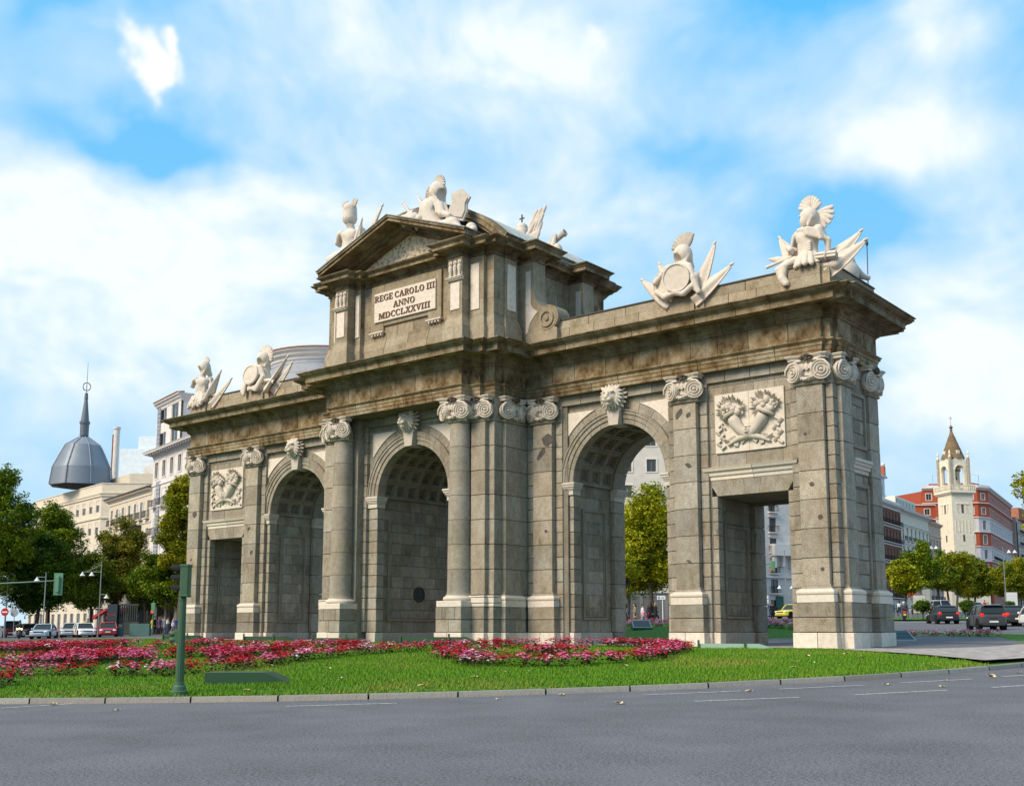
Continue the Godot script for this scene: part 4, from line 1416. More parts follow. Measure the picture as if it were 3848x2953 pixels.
func build_ground() -> void:
	for a in range(-20, 61, 4):
		ISLE.append(Vector2(5.39 + 24.76 * cos(deg_to_rad(a)), 6.5 + 24.76 * sin(deg_to_rad(a))))
	ISLE.append_array(pv([15.6, 29.15, 12, 30.4, 5, 32.2, -5, 33, -16, 31.5, -28, 26.5, -38, 19, -45, 9, -48, -1, -47, -10, -40, -18, -28, -25.5, -12, -30.5, 2, -30.5, 14, -25.5, 23, -19]))
	HG.resize(GN * GM)
	for j in GM:
		for i in GN:
			HG[j * GN + i] = lawn_h(GX0 + i, GZ0 + j)
	# road: one sheet to the horizon, finer near the square
	var rd := MB.new()
	var xs := [-3000.0, -900, -400, -220, -130]; var zs := [-3000.0, -1200, -600, -300, -130]
	for i in range(-24, 27): xs.append(i * 5.0)
	xs.append_array([135.0, 300, 900, 3000])
	for i in range(-25, 13): zs.append(i * 5.0)
	zs.append_array([70.0, 150, 600, 3000])
	for i in xs.size() - 1:
		for j in zs.size() - 1:
			var P := []
			for q in [[0, 0], [0, 1], [1, 1], [1, 0]]:
				P.append(Vector3(xs[i + q[0]], road(xs[i + q[0]], zs[j + q[1]]), zs[j + q[1]]))
			rd.quad(P[0], P[1], P[2], P[3])
	struct("road", smooth_up(rd).mesh(M.asphalt), "grey asphalt carriageway round the flower lawn")
	# lawn, lowered under the paving
	var lawn := sheet(inset(ISLE, 0.2), lawn_h, 1.5, 0.0)
	struct("lawn", smooth_up(lawn).mesh(M.lawn), "mown green lawn mound round the stone gate")
	# kerb stones
	var kr := MB.new()
	kr.col = Color(0.2, 0.19, 0.17)
	kr.bbox(Vector3(0, -3, 0), Vector3(0.01, -2.99, 0.01))
	var kerb := struct("kerb", kr.mesh(M.concrete), "low rounded granite kerb between lawn and road")
	var per := PackedVector2Array()
	var k := ISLE.size()
	for i in k:
		var a := ISLE[i]; var b := ISLE[(i + 1) % k]
		var n := maxi(1, int((b - a).length() / 0.7))
		for j in n: per.append(a.lerp(b, j / float(n)))
	var d := mitres(per, true)
	var i0 := 0
	while i0 < per.size():
		var mb := MB.new()
		mb.col = shade(Color(0.34, 0.315, 0.275), 0.16)
		var rows := []
		var prof := [Vector2(0.02, -0.1), Vector2(0.0, 0.05), Vector2(-0.02, 0.085), Vector2(-0.06, 0.105), Vector2(-0.17, 0.11), Vector2(-0.23, 0.1), Vector2(-0.25, -0.1)]
		for s in 3:
			var i := (i0 + s) % per.size()
			var p := per[i] + Vector2(sin(i * 12.9), cos(i * 7.7)) * 0.012
			if s == 0: p = p.lerp(per[(i + 1) % per.size()], 0.02)
			if s == 2: p = p.lerp(per[(i - 1 + per.size()) % per.size()], 0.02)
			var row := PackedVector3Array()
			for q in prof:
				var o: Vector2 = p - d[i] * q.x * -1.0
				row.append(Vector3(o.x, road(p.x, p.y) + q.y, o.y))
			rows.append(row)
		mb.grid(rows)
		part("kerb_stone", mb.mesh(M.concrete), kerb)
		i0 += 2
	# paving of the passages and the strip along the long axis
	var pave := pv([-23.5, 0.55, 21.5, 0.55, 22.2, 2.2, 29.4, 10.6, 30.05, 9.0, 30.1, 6.0, 29.6, 1.35, 26.0, -6.6, 22.0, -8.6, 21.0, -6.2, 9.5, -6.4, 6.6, -8.6, -6.6, -8.6, -9.5, -6.4, -23.5, -6.4])
	var flat := func(x: float, z: float) -> float:
		var h := -0.52 - 0.005 * x
		return lerpf(h, road(x, z) + 0.17, sstep(22.5, 30.0, x + z * 0.02)) if x > 22.0 else h
	pave = PackedVector2Array(pave)
	var pm := sheet(pave, func(x: float, z: float) -> float: return maxf(flat.call(x, z), lawn_h(x, z)) + 0.03, 1.0, 0.0)
	struct("pavement", pm.mesh(M.paving), "pale worn stone paving under and beside the gate")
	var rim := MB.new()
	rim.col = Color(0.3, 0.28, 0.24)
	path_strip(rim, pv([29.7, -2.0, 26.0, -6.5, 22.0, -8.5]), 0.25, func(x: float, z: float) -> float: return maxf(flat.call(x, z), lawn_h(x, z)), 0.12)
	struct("path_edging", rim.mesh(M.concrete))
	# lane lines on the roundabout
	var base := MB.new()
	base.col = Color(0.7, 0.7, 0.7)
	var marks := [[[17.02, 29.8], [17.32, 28.51]], [[21.91, 26.93], [23.3, 25.49]], [[26.37, 21.89], [27.57, 20.21]], [[28.0, 22.78], [29.26, 21.2]], [[28.02, 19.45], [29.08, 17.73]], [[29.9, 20.21], [31.0, 18.47]], [[29.48, 16.75], [30.43, 15.04]], [[31.53, 17.45], [32.3, 15.9]], [[30.76, 13.99], [31.3, 12.7]], [[12.0, 33.0], [16.3, 30.6]]]
	for q in marks:
		var mb := MB.new()
		mb.col = shade(Color(0.62, 0.62, 0.6), 0.06)
		var a := Vector2(q[0][0], q[0][1]); var b := Vector2(q[1][0], q[1][1])
		path_strip(mb, PackedVector2Array([a, a.lerp(b, 0.5), b]), 0.11, road, 0.006)
		struct("lane_line", mb.mesh(M.paint))
	# zebra bars and stop line on the far side road
	for i in 9:
		var mb := MB.new()
		mb.col = Color(0.6, 0.6, 0.6)
		var o := Vector2(2.0 + i * 1.1, -58.0 - i * 0.35)
		path_strip(mb, PackedVector2Array([o, o + Vector2(0.6, -3.2)]), 0.5, road, 0.02)
		struct("crossing_bar", mb.mesh(M.paint))
	# pavements in front of the far houses
	for q in [[-140.0, -57.0, -88.0, -42.5, -50.0, -36.0, -50.0, -60.0, -140.0, -110.0], [-45.0, -170.0, -22.0, -72.0, -30.0, -70.0, -70.0, -90.0, -90.0, -200.0, -75.0, -330.0]]:
		var mb := sheet(pv(q), road, 8.0, 0.13)
		struct("sidewalk", mb.mesh(M.paving), "grey pavement before the far houses")

func build_grass() -> void:
	var gm := MB.new()
	var q := RandomNumberGenerator.new()
	q.seed = 77
	for i in 7:
		var a := q.randf() * TAU
		var o := Vector3(q.randf_range(-0.06, 0.06), 0, q.randf_range(-0.06, 0.06))
		var s := Vector3(cos(a), 0, sin(a)) * 0.011
		var l := Vector3(q.randf_range(-0.04, 0.04), q.randf_range(0.05, 0.085), q.randf_range(-0.04, 0.04))
		gm.tri(o - s, o + s, o + l)
	var mesh := gm.mesh(M.grass)
	var buf := PackedFloat32Array()
	var nz := FastNoiseLite.new()
	nz.seed = 4; nz.frequency = 0.16; nz.fractal_octaves = 3
	var cam := Vector2(38.1, 40.3)
	var left := 0
	while left < 150000:
		left += 1
		var x := q.randf_range(-30.0, 30.2)
		var z := q.randf_range(0.7, 31.0)
		var p := Vector2(x, z)
		var dist := p.distance_to(cam)
		if q.randf() > clampf(pow(26.0 / dist, 2.0), 0.12, 1.0): continue
		# keep to what lies inside the frame's left edge
		if (p - Vector2(15.6, 29.1)).dot(Vector2(-0.48, 0.877)) > 1.5: continue
		if x > 21.5 and z < 2.2 + (x - 22.2) * 1.17: continue
		if not Geometry2D.is_point_in_polygon(p, ISLE): continue
		var n := nz.get_noise_2d(x, z)
		var c := Color(0.12, 0.25, 0.012).lerp(Color(0.27, 0.27, 0.045), clampf(n * 1.5 - 0.1 + q.randf_range(-0.15, 0.25), 0, 1))
		var k := q.randf_range(0.75, 1.25)
		put(buf, Basis(Vector3.UP, q.randf() * TAU).scaled(Vector3(1, q.randf_range(0.6, 1.2), 1)), Vector3(x, ground_at(x, z) - 0.005, z), c * k)
	var o := MultiMeshInstance3D.new()
	o.multimesh = many(mesh, buf)
	o.name = "grass"
	add_child(o, true)
	tag(o, "short bright green grass blades over the lawn mound", "grass")
	o.set_meta("kind", "stuff")

# ---------------------------------------------------------------- carved groups on the parapet and pediment
func cloth(mb: MB, pts: Array, w: Array, th: Array, side: Vector3, pleats: int, amp := 0.35) -> void:
	# a bunched, pleated length of cloth running along points
	var rows := []
	var k := 28
	for i in pts.size():
		var t: Vector3 = (pts[mini(i + 1, pts.size() - 1)] - pts[maxi(i - 1, 0)]).normalized()
		var n := t.cross(side).normalized()
		var s := n.cross(t).normalized()
		var row := PackedVector3Array()
		for j in k:
			var a := TAU * j / k
			var q := 1.0 + amp * sin(a * pleats + i * 0.35)
			row.append(pts[i] + s * cos(a) * w[i] + n * sin(a) * th[i] * q + n * amp * th[i] * 0.8 * sin(cos(a) * pleats * 1.7))
		rows.append(row)
	var e := rows.size()
	var c0 := PackedVector3Array(); var c1 := PackedVector3Array()
	for j in k:
		c0.append(pts[0]); c1.append(pts[e - 1])
	mb.grid([c0] + rows + [c1], true)

func banner(o: Node3D, base: Vector3, tip: Vector3, width: float, hang: Vector3) -> void:
	var pole := MB.new()
	pole.col = PALE
	var d := (tip - base).normalized()
	pole.tube([base - d * 0.2, tip - d * 0.24], [0.035, 0.03], 7)
	pole.tube([tip - d * 0.26, tip - d * 0.2, tip - d * 0.1, tip], [0.03, 0.07, 0.05, 0.004], 7)
	var p := part("flag_pole", pole.mesh(M.limestone), o)
	var mb := MB.new()
	mb.col = shade(PALE * 0.98, 0.05)
	var pts := []; var w := []; var th := []
	for i in 9:
		var t := i / 8.0
		var wd := width * 1.45 * (0.12 + 0.88 * pow(t, 0.9)) * (1.0 - 0.2 * t * t)
		pts.append(tip.lerp(base, 0.1 + 0.86 * t) + hang * wd * 0.85)
		w.append(wd); th.append(0.05 + 0.13 * t)
	cloth(mb, pts, w, th, hang, 4)
	part("flag_cloth", mb.mesh(M.limestone), p)

func plume(o: Node3D, at: Vector3, dir: Vector3, up: Vector3, R: float, n: int, a0: float, a1: float, curl: float, c := PALE) -> void:
	for i in n:
		var mb := MB.new()
		mb.col = shade(c, 0.08)
		var a := lerpf(a0, a1, i / float(n - 1))
		var d := dir * cos(a) + up * sin(a)
		var side := dir * -sin(a) + up * cos(a)
		var pts := []; var rad := []
		for k in 7:
			var t := k / 6.0
			pts.append(at + d * R * t + side * curl * R * t * t)
			rad.append(R * (0.07 + 0.11 * sin(minf(t * 1.15, 1.0) * 2.6)))
		mb.tube(pts, rad, 7, 0.6)
		part("plume_feather", mb.mesh(M.limestone), o)

func helmet(f: Field, c: Vector3, r: float, face: Vector3, w: Color) -> void:
	# dome, rim, neck guard and a dark opening towards face
	f.ell(c + Vector3(0, r * 0.1, 0), Vector3(r, r * 1.12, r) , w, 0.03)
	f.cap(c - face * r * 0.55 + Vector3(0, -r * 0.5, 0), c - face * r * 0.95 + Vector3(0, -r * 1.0, 0), r * 0.6, r * 0.42, w, 0.1)
	f.cap(c + face * r * 0.75 + Vector3(0, r * 0.18, 0), c + face * r * 1.15 + Vector3(0, 0.02, 0), r * 0.5, r * 0.14, w, 0.05)
	var s := face.cross(Vector3.UP)
	for k in [-1, 1]:
		f.cap(c + s * r * 0.78 * k + Vector3(0, -r * 0.2, 0), c + s * r * 0.62 * k + face * r * 0.4 + Vector3(0, -r * 1.1, 0), r * 0.26, r * 0.16, w, 0.04)
	f.cut(c + face * r * 0.95 + Vector3(0, -r * 0.75, 0), Vector3(r * 0.62, r * 0.85, r * 0.7))

func cuirass(f: Field, hip: Vector3, lean: Vector3, face: Vector3, w: Color, size := 1.0) -> void:
	# an empty armour: waist, chest, neck hole, shoulder straps and short sleeves
	var up := (Vector3.UP + lean).normalized()
	var s := face.cross(up).normalized()
	var z := size
	f.ell(hip, Vector3(0.42, 0.3, 0.34) * z, w, 0.08)
	f.cap(hip, hip + up * 0.5 * z, 0.34 * z, 0.38 * z, w, 0.08)
	f.ell(hip + up * 0.72 * z + face * 0.06 * z, Vector3(0.5, 0.4, 0.36) * z, w, 0.08)
	for k in [-1, 1]:
		f.ell(hip + up * 0.82 * z + s * 0.2 * k * z + face * 0.26 * z, Vector3(0.2, 0.17, 0.12) * z, w, 0.08)
		f.ell(hip + up * 0.98 * z + s * 0.5 * k * z, Vector3(0.23, 0.2, 0.24) * z, w, 0.08)
		for i in 5:
			var a := (i - 2) * 0.5
			var o: Vector3 = hip + up * 0.92 * z + s * (0.58 + 0.06 * cos(a)) * k * z + face * sin(a) * 0.22 * z
			f.cap(o, o - up * 0.42 * z + s * 0.12 * k * z, 0.085 * z, 0.07 * z, w, 0.02)
	f.cap(hip + up * 1.0 * z, hip + up * 1.28 * z + face * 0.03, 0.2 * z, 0.17 * z, w * 0.85, 0.06)
	for i in 4:
		f.cap(hip + up * (0.12 + i * 0.1) * z + s * 0.3 * z + face * 0.3 * z, hip + up * (0.12 + i * 0.1) * z - s * 0.3 * z + face * 0.3 * z, 0.05 * z, 0.05 * z, w, 0.05)
	for i in 13:
		var a := TAU * i / 13.0
		var d := s * cos(a) + face * sin(a)
		f.cap(hip + d * 0.34 * z - up * 0.05 * z, hip + d * 0.56 * z - up * 0.5 * z, 0.13 * z, 0.11 * z, w, 0.03)

func fold(f: Field, pts: Array, r: float, w: Color, k := 0.05) -> void:
	for i in pts.size() - 1:
		f.cap(pts[i], pts[i + 1], r, r * 0.92, w, k)

func carved(o: Node3D, called: String, f: Field) -> MeshInstance3D:
	var mb := MB.new()
	f.into(mb)
	return part(called, mb.mesh(M.limestone), o)

func drum(o: Node3D, at: Vector3, r: float, yaw: float, pitch: float) -> void:
	var mb := MB.new()
	mb.col = shade(PALE, 0.04)
	mb.lathe([Vector2(0.001, 0.14), Vector2(r * 0.9, 0.14), Vector2(r * 0.91, 0.18), Vector2(r, 0.18), Vector2(r, 0.1), Vector2(r * 0.96, 0.08), Vector2(r * 0.96, -0.3), Vector2(0.001, -0.32)], 26, Transform3D(Basis(Vector3.UP, yaw) * Basis(Vector3(1, 0, 0), PI / 2 + pitch), at))
	part("drum", mb.mesh(M.limestone), o)

func build_statues() -> void:
	var w := PALE * 1.0
	var F := Vector3(0, 0, 1)
	# --- drums and flags over the right wing
	var o := thing("trophy_statue", "pale carved trophy of two drums, flags and plumed helmet between attic and right corner", "statue", Vector3(14.55, 14.55, -0.4), 0, "pale trophies along the parapet")
	var f := Field.new(Vector3(-1.5, -0.4, -0.9), Vector3(1.5, 2.7, 0.9), 0.05)
	helmet(f, Vector3(0.08, 1.62, 0.1), 0.42, F.rotated(Vector3.UP, -0.35), w)
	f.cap(Vector3(0.05, 0.2, -0.1), Vector3(0.08, 1.3, 0.0), 0.4, 0.16, w, 0.1)
	fold(f, [Vector3(-1.1, 0.55, 0.5), Vector3(-0.5, 1.1, 0.45), Vector3(0.1, 1.2, 0.35), Vector3(0.55, 1.0, 0.4), Vector3(0.75, 0.4, 0.5), Vector3(1.0, -0.25, 0.45)], 0.13, w)
	fold(f, [Vector3(0.4, 1.1, 0.3), Vector3(0.8, 0.5, 0.35), Vector3(0.85, -0.1, 0.4)], 0.13, w)
	fold(f, [Vector3(-1.0, 0.1, 0.5), Vector3(-0.6, -0.2, 0.55), Vector3(-0.1, -0.1, 0.6), Vector3(0.3, -0.22, 0.55), Vector3(0.7, 0.05, 0.5)], 0.14, w)
	carved(o, "helmet", f)
	drum(o, Vector3(-0.72, 0.42, 0.35), 0.56, -0.3, 0.1)
	drum(o, Vector3(0.05, 0.5, 0.6), 0.62, 0.15, 0.1)
	plume(o, Vector3(0.1, 1.95, -0.1), Vector3(1, 0, 0.1), Vector3.UP, 0.75, 9, 0.9, 2.7, 0.12, PALE * 0.72)
	banner(o, Vector3(0.3, 0.2, -0.2), Vector3(1.55, 2.1, -0.2), 0.42, Vector3(0.6, -0.5, 0.3).normalized())
	banner(o, Vector3(0.4, 0.0, 0.0), Vector3(2.5, 0.85, 0.0), 0.42, Vector3(0.1, -1, 0.2).normalized())
	banner(o, Vector3(-0.2, 0.5, -0.2), Vector3(-1.4, 1.75, -0.2), 0.36, Vector3(-0.3, -0.8, 0.3).normalized())
	banner(o, Vector3(-0.4, 0.0, 0.0), Vector3(-2.15, 1.05, 0.1), 0.4, Vector3(0.0, -1, 0.2).normalized())
	# --- empty cuirass on the right corner
	o = thing("trophy_statue", "pale carved armour with cloak, crested helmet, flags and arrow bundle on the right front corner", "statue", Vector3(20.3, 14.55, -0.55), 0, "pale trophies along the parapet")
	f = Field.new(Vector3(-1.6, -0.8, -1.0), Vector3(1.6, 2.9, 1.0), 0.05)
	var face := F.rotated(Vector3.UP, -0.25)
	cuirass(f, Vector3(0, 0.45, 0.05), Vector3(0.02, 0, 0), face, w, 0.98)
	helmet(f, Vector3(0.08, 2.0, 0.05), 0.36, F.rotated(Vector3.UP, -0.9), w)
	f.ell(Vector3(-0.08, 1.82, 0.26), Vector3(0.16, 0.26, 0.16), w, 0.03)
	for i in 4:
		fold(f, [Vector3(-0.3 + i * 0.07, 1.5 - i * 0.03, 0.25), Vector3(0.15, 1.42 - i * 0.08, 0.46), Vector3(0.6, 1.3 - i * 0.1, 0.3), Vector3(0.78 + i * 0.03, 0.9, 0.1), Vector3(0.8, 0.4, 0.0)], 0.1, w, 0.03)
	fold(f, [Vector3(-0.5, 0.3, 0.3), Vector3(-0.9, 0.1, 0.4), Vector3(-1.0, -0.4, 0.42), Vector3(-0.85, -0.65, 0.42)], 0.16, w)
	fold(f, [Vector3(-0.8, 0.3, 0.3), Vector3(-1.2, 0.0, 0.4), Vector3(-1.0, -0.55, 0.4)], 0.13, w)
	fold(f, [Vector3(-0.55, 0.75, 0.1), Vector3(-0.75, 0.85, 0.3), Vector3(-0.6, 0.7, 0.45), Vector3(-0.7, 0.6, 0.2)], 0.12, w)
	f.cap(Vector3(-1.2, -0.1, 0), Vector3(1.1, -0.1, 0), 0.25, 0.25, w, 0.1)
	carved(o, "armour", f)
	plume(o, Vector3(0.1, 2.3, 0.0), Vector3(0.75, 0, -0.1), Vector3.UP, 0.62, 10, 0.2, 2.6, 0.25)
	plume(o, Vector3(0.3, 2.15, -0.1), Vector3(1, 0, -0.2), Vector3.UP, 0.7, 6, -1.3, 0.4, -0.1)
	banner(o, Vector3(-0.4, 0.3, -0.2), Vector3(-1.45, 1.7, -0.25), 0.42, Vector3(0.1, -0.9, 0.3).normalized())
	banner(o, Vector3(0.5, 0.4, -0.3), Vector3(2.1, 1.25, -0.5), 0.4, Vector3(0.1, -1, 0.2).normalized())
	banner(o, Vector3(0.5, 0.1, -0.1), Vector3(2.35, 0.75, -0.3), 0.42, Vector3(0.1, -1, 0.2).normalized())
	var ar := MB.new()
	ar.col = PALE
	for i in 12:
		var a := TAU * i / 12.0
		var e := Vector3(0, cos(a) * 0.13, sin(a) * 0.13) * (0.6 if i % 2 else 1.0)
		ar.tube([Vector3(0.4, 0.25, 0.25) + e, Vector3(1.25, 0.15, 0.3) + e], [0.05, 0.055], 6)
	ar.tube([Vector3(0.8, 0.2, 0.28), Vector3(0.86, 0.2, 0.28)], [0.22, 0.22], 12)
	part("arrow_bundle", ar.mesh(M.limestone), o)
	var sw := MB.new()
	sw.col = PALE
	sw.tube([Vector3(-1.75, 0.25, 0.3), Vector3(-0.6, 0.45, 0.35)], [0.07, 0.07], 8)
	sw.tube([Vector3(-1.7, 0.62, 0.2), Vector3(-1.3, 0.5, 0.25), Vector3(-0.7, 0.4, 0.3)], [0.03, 0.13, 0.1], 8, 0.5)
	part("sword", sw.mesh(M.limestone), o)
	# --- left corner cuirass
	o = thing("trophy_statue", "pale carved armour with winged helmet and furled flags on the far left corner", "statue", Vector3(-20.25, 14.55, -0.5), 0, "pale trophies along the parapet")
	f = Field.new(Vector3(-1.5, -0.8, -1.0), Vector3(1.6, 2.6, 1.0), 0.05)
	cuirass(f, Vector3(0, 0.3, 0.05), Vector3.ZERO, F.rotated(Vector3.UP, 0.5), w, 0.95)
	helmet(f, Vector3(0.2, 1.95, 0.1), 0.38, F.rotated(Vector3.UP, -0.3), w)
	for i in 6: fold(f, [Vector3(-0.5 + i * 0.2, 0.1, 0.35), Vector3(-0.6 + i * 0.24, -0.3, 0.5), Vector3(-0.75 + i * 0.26, -0.55 + 0.1 * (i % 2), 0.5)], 0.13, w, 0.03)
	carved(o, "armour", f)
	plume(o, Vector3(0.2, 2.25, 0.0), Vector3(1, 0, 0), Vector3.UP, 0.42, 6, 0.2, 2.9, 0.3)
	banner(o, Vector3(0.75, -0.1, 0.0), Vector3(1.85, 1.65, 0.0), 0.34, Vector3(-0.35, -0.6, 0.3).normalized())
	banner(o, Vector3(1.0, -0.1, 0.0), Vector3(3.0, 0.95, 0.0), 0.4, Vector3(0.0, -0.9, 0.2).normalized())
	# --- shield and fan-crested helmet over the left wing
	o = thing("trophy_statue", "pale carved round shield with fan-crested helmet and flags between far left corner and attic", "statue", Vector3(-14.4, 14.55, -0.45), 0, "pale trophies along the parapet")
	f = Field.new(Vector3(-1.6, -0.7, -0.9), Vector3(1.7, 2.5, 0.9), 0.05)
	helmet(f, Vector3(0.3, 1.5, 0.1), 0.42, F.rotated(Vector3.UP, 0.1), w)
	f.cap(Vector3(0.2, 0.0, -0.1), Vector3(0.3, 1.2, -0.05), 0.55, 0.18, w, 0.1)
	for i in 3: fold(f, [Vector3(-0.1, 1.2 - i * 0.06, 0.4), Vector3(0.4 + i * 0.06, 1.0, 0.45), Vector3(0.65 + i * 0.06, 0.4, 0.42), Vector3(0.2, -0.15 - i * 0.1, 0.5), Vector3(-0.5, -0.25 + i * 0.05, 0.5)], 0.12, w, 0.03)
	for i in 3: fold(f, [Vector3(-0.85, 0.6, 0.2), Vector3(-1.0 - i * 0.1, 0.1, 0.35), Vector3(-1.1 - i * 0.1, -0.45 + i * 0.1, 0.4)], 0.11, w, 0.03)
	fold(f, [Vector3(0.6, 0.2, 0.3), Vector3(1.3, 0.1, 0.3), Vector3(1.7, -0.1, 0.4)], 0.12, w)
	carved(o, "helmet", f)
	var sh := MB.new()
	sh.col = PALE
	sh.lathe([Vector2(0.001, 0.16), Vector2(0.5, 0.12), Vector2(0.52, 0.16), Vector2(0.62, 0.14), Vector2(0.65, 0.06), Vector2(0.6, 0.0)], 28, Transform3D(Basis(Vector3.UP, 0.1) * Basis(Vector3(1, 0, 0), PI / 2 - 0.12), Vector3(-0.3, 0.62, 0.5)))
	part("shield", sh.mesh(M.limestone), o)
	plume(o, Vector3(0.32, 1.75, -0.02), Vector3(1, 0, 0), Vector3.UP, 0.68, 12, -0.7, 2.5, 0.2)
	banner(o, Vector3(1.0, 0.0, -0.1), Vector3(2.4, 1.6, -0.1), 0.6, Vector3(-0.35, -0.6, 0.2).normalized())
	banner(o, Vector3(1.1, -0.1, -0.1), Vector3(2.8, 1.1, -0.1), 0.4, Vector3(-0.1, -1, 0.2).normalized())
	banner(o, Vector3(-0.5, 0.5, -0.1), Vector3(-1.0, 1.55, -0.1), 0.3, Vector3(0.4, -0.5, 0.2).normalized())
	banner(o, Vector3(-0.6, 0.2, 0.0), Vector3(-1.6, 1.1, 0.1), 0.28, Vector3(0.3, -0.8, 0.2).normalized())
	# --- arm with spear at the right rear corner
	o = thing("spear_statue", "pale carved bent arm holding a thin upright spear behind the right corner", "statue", Vector3(20.95, 14.5, -4.4))
	f = Field.new(Vector3(-0.8, -0.4, -1.2), Vector3(0.8, 1.5, 1.6), 0.05)
	f.ell(Vector3(-0.3, 0.5, 0.7), Vector3(0.4, 0.62, 0.45), w)
	f.ell(Vector3(-0.3, 0.95, 0.75), Vector3(0.3, 0.35, 0.3), w)
	f.cap(Vector3(-0.15, 0.75, 0.6), Vector3(-0.02, 0.5, 0.1), 0.2, 0.16, w)
	f.cap(Vector3(-0.02, 0.5, 0.1), Vector3(0.0, 0.55, -0.5), 0.15, 0.11, w)
	f.ell(Vector3(0.0, 0.58, -0.6), Vector3(0.12, 0.14, 0.13), w)
	carved(o, "arm", f)
	var sp := MB.new()
	sp.col = Color(0.07, 0.06, 0.05)
	sp.tube([Vector3(0, 0.0, -0.6), Vector3(0.0, 2.0, -0.68)], [0.025, 0.022], 6)
	sp.tube([Vector3(0, 2.0, -0.68), Vector3(0, 2.12, -0.685), Vector3(0, 2.38, -0.69)], [0.02, 0.075, 0.004], 6)
	part("spear", sp.mesh(M.metal), o)
	# --- reclining warrior on the right slope of the pediment
	o = thing("warrior_statue", "pale reclining bare-backed warrior with tall plumed helmet on the pediment's right slope", "statue", Vector3(2.4, 18.7, 2.3), 0)
	f = Field.new(Vector3(-1.9, -0.7, -1.0), Vector3(2.6, 3.6, 1.0), 0.055)
	f.ell(Vector3(-0.15, 0.95, 0.05), Vector3(0.62, 0.5, 0.48), w, 0.1)
	f.cap(Vector3(-0.1, 0.95, 0.05), Vector3(-0.35, 1.75, 0.05), 0.52, 0.55, w, 0.12)
	f.ell(Vector3(-0.25, 2.05, 0.08), Vector3(0.62, 0.42, 0.45), w, 0.12)
	for k in [-1, 1]:
		f.ell(Vector3(-0.28 + k * 0.24, 1.95, 0.42), Vector3(0.22, 0.3, 0.12), w, 0.12)
	f.cap(Vector3(0.32, 2.15, 0.15), Vector3(0.62, 1.4, 0.3), 0.25, 0.2, w, 0.08)
	for i in 5: f.cap(Vector3(0.2 + i * 0.07, 2.25, 0.35 - 0.06 * i), Vector3(0.42 + i * 0.1, 1.45, 0.42 - 0.08 * i), 0.1, 0.09, w, 0.02)
	f.cap(Vector3(0.62, 1.4, 0.3), Vector3(1.15, 1.15, 0.35), 0.17, 0.13, w, 0.05)
	f.cap(Vector3(-0.8, 2.0, 0.1), Vector3(-0.95, 1.2, 0.2), 0.22, 0.17, w, 0.08)
	f.cap(Vector3(-0.95, 1.2, 0.2), Vector3(-0.7, 0.75, 0.35), 0.16, 0.13, w, 0.05)
	for i in 8: fold(f, [Vector3(-0.5 + i * 0.12, 0.9, 0.5), Vector3(0.0 + i * 0.16, 0.35, 0.62 - 0.03 * i), Vector3(0.4 + i * 0.15, -0.02, 0.6 - 0.03 * i)], 0.15, w, 0.035)
	f.cap(Vector3(0.1, 0.7, 0.1), Vector3(1.3, 0.75, 0.2), 0.42, 0.3, w, 0.1)
	f.cap(Vector3(1.3, 0.75, 0.2), Vector3(2.1, -0.15, 0.3), 0.28, 0.17, w, 0.08)
	f.cap(Vector3(0.6, 0.4, 0.4), Vector3(1.9, -0.3, 0.45), 0.28, 0.18, w, 0.08)
	for i in 5: fold(f, [Vector3(0.9 + i * 0.1, 0.85, 0.35), Vector3(1.4 + i * 0.12, 0.4, 0.5 - i * 0.04), Vector3(1.9 + i * 0.06, -0.2, 0.5 - i * 0.04)], 0.09, w, 0.02)
	f.cap(Vector3(-1.2, 0.3, -0.2), Vector3(1.6, -0.4, -0.1), 0.4, 0.3, w, 0.1)
	helmet(f, Vector3(0.12, 2.68, 0.05), 0.44, Vector3(0.85, 0, 0.2).normalized(), w)
	f.cut_below(Vector3(0.365, 1, 0).normalized(), Vector3(0, 0.93, 0))
	carved(o, "figure", f)
	plume(o, Vector3(0.12, 3.02, 0.05), Vector3(1, 0, 0.1), Vector3.UP, 0.5, 8, 0.15, 2.2, -0.3, PALE * 0.8)
	plume(o, Vector3(-0.2, 2.7, 0.0), Vector3(1, 0, 0), Vector3.UP, 0.55, 8, 2.2, 4.2, 0.12, PALE * 0.6)
	var ba := MB.new()
	ba.col = PALE
	ba.lathe([Vector2(0.001, 0.5), Vector2(0.2, 0.5), Vector2(0.22, 0.42), Vector2(0.32, 0.42), Vector2(0.36, 0.3), Vector2(0.3, 0.26), Vector2(0.34, -0.5), Vector2(0.001, -0.52)], 16, Transform3D(Basis(Vector3(0, 0, 1), 1.75), Vector3(-1.75, 1.75, 0.1)))
	part("cannon_barrel", ba.mesh(M.limestone), o)
	for q in [[-1.05, 1.55, 0.45, 0.24], [-1.4, 1.6, 0.42, 0.15], [-0.7, 1.4, 0.5, 0.2], [-1.2, 1.5, 0.5, 0.12], [2.35, 0.3, 0.1, 0.27], [2.65, 0.1, 0.3, 0.2]]:
		var cb := MB.new()
		cb.col = shade(PALE, 0.05)
		cb.ball(Vector3(q[0], q[1], q[2]), Vector3.ONE * q[3], 14, 10)
		part("cannonball", cb.mesh(M.limestone), o)
	banner(o, Vector3(-1.3, 1.4, -0.1), Vector3(-2.65, 3.0, -0.2), 0.5, Vector3(0.5, -0.55, 0.1).normalized())
	banner(o, Vector3(-0.7, 1.9, -0.3), Vector3(-1.65, 3.05, -0.3), 0.42, Vector3(0.5, -0.6, 0.1).normalized())
	var es := MB.new()
	es.col = PALE
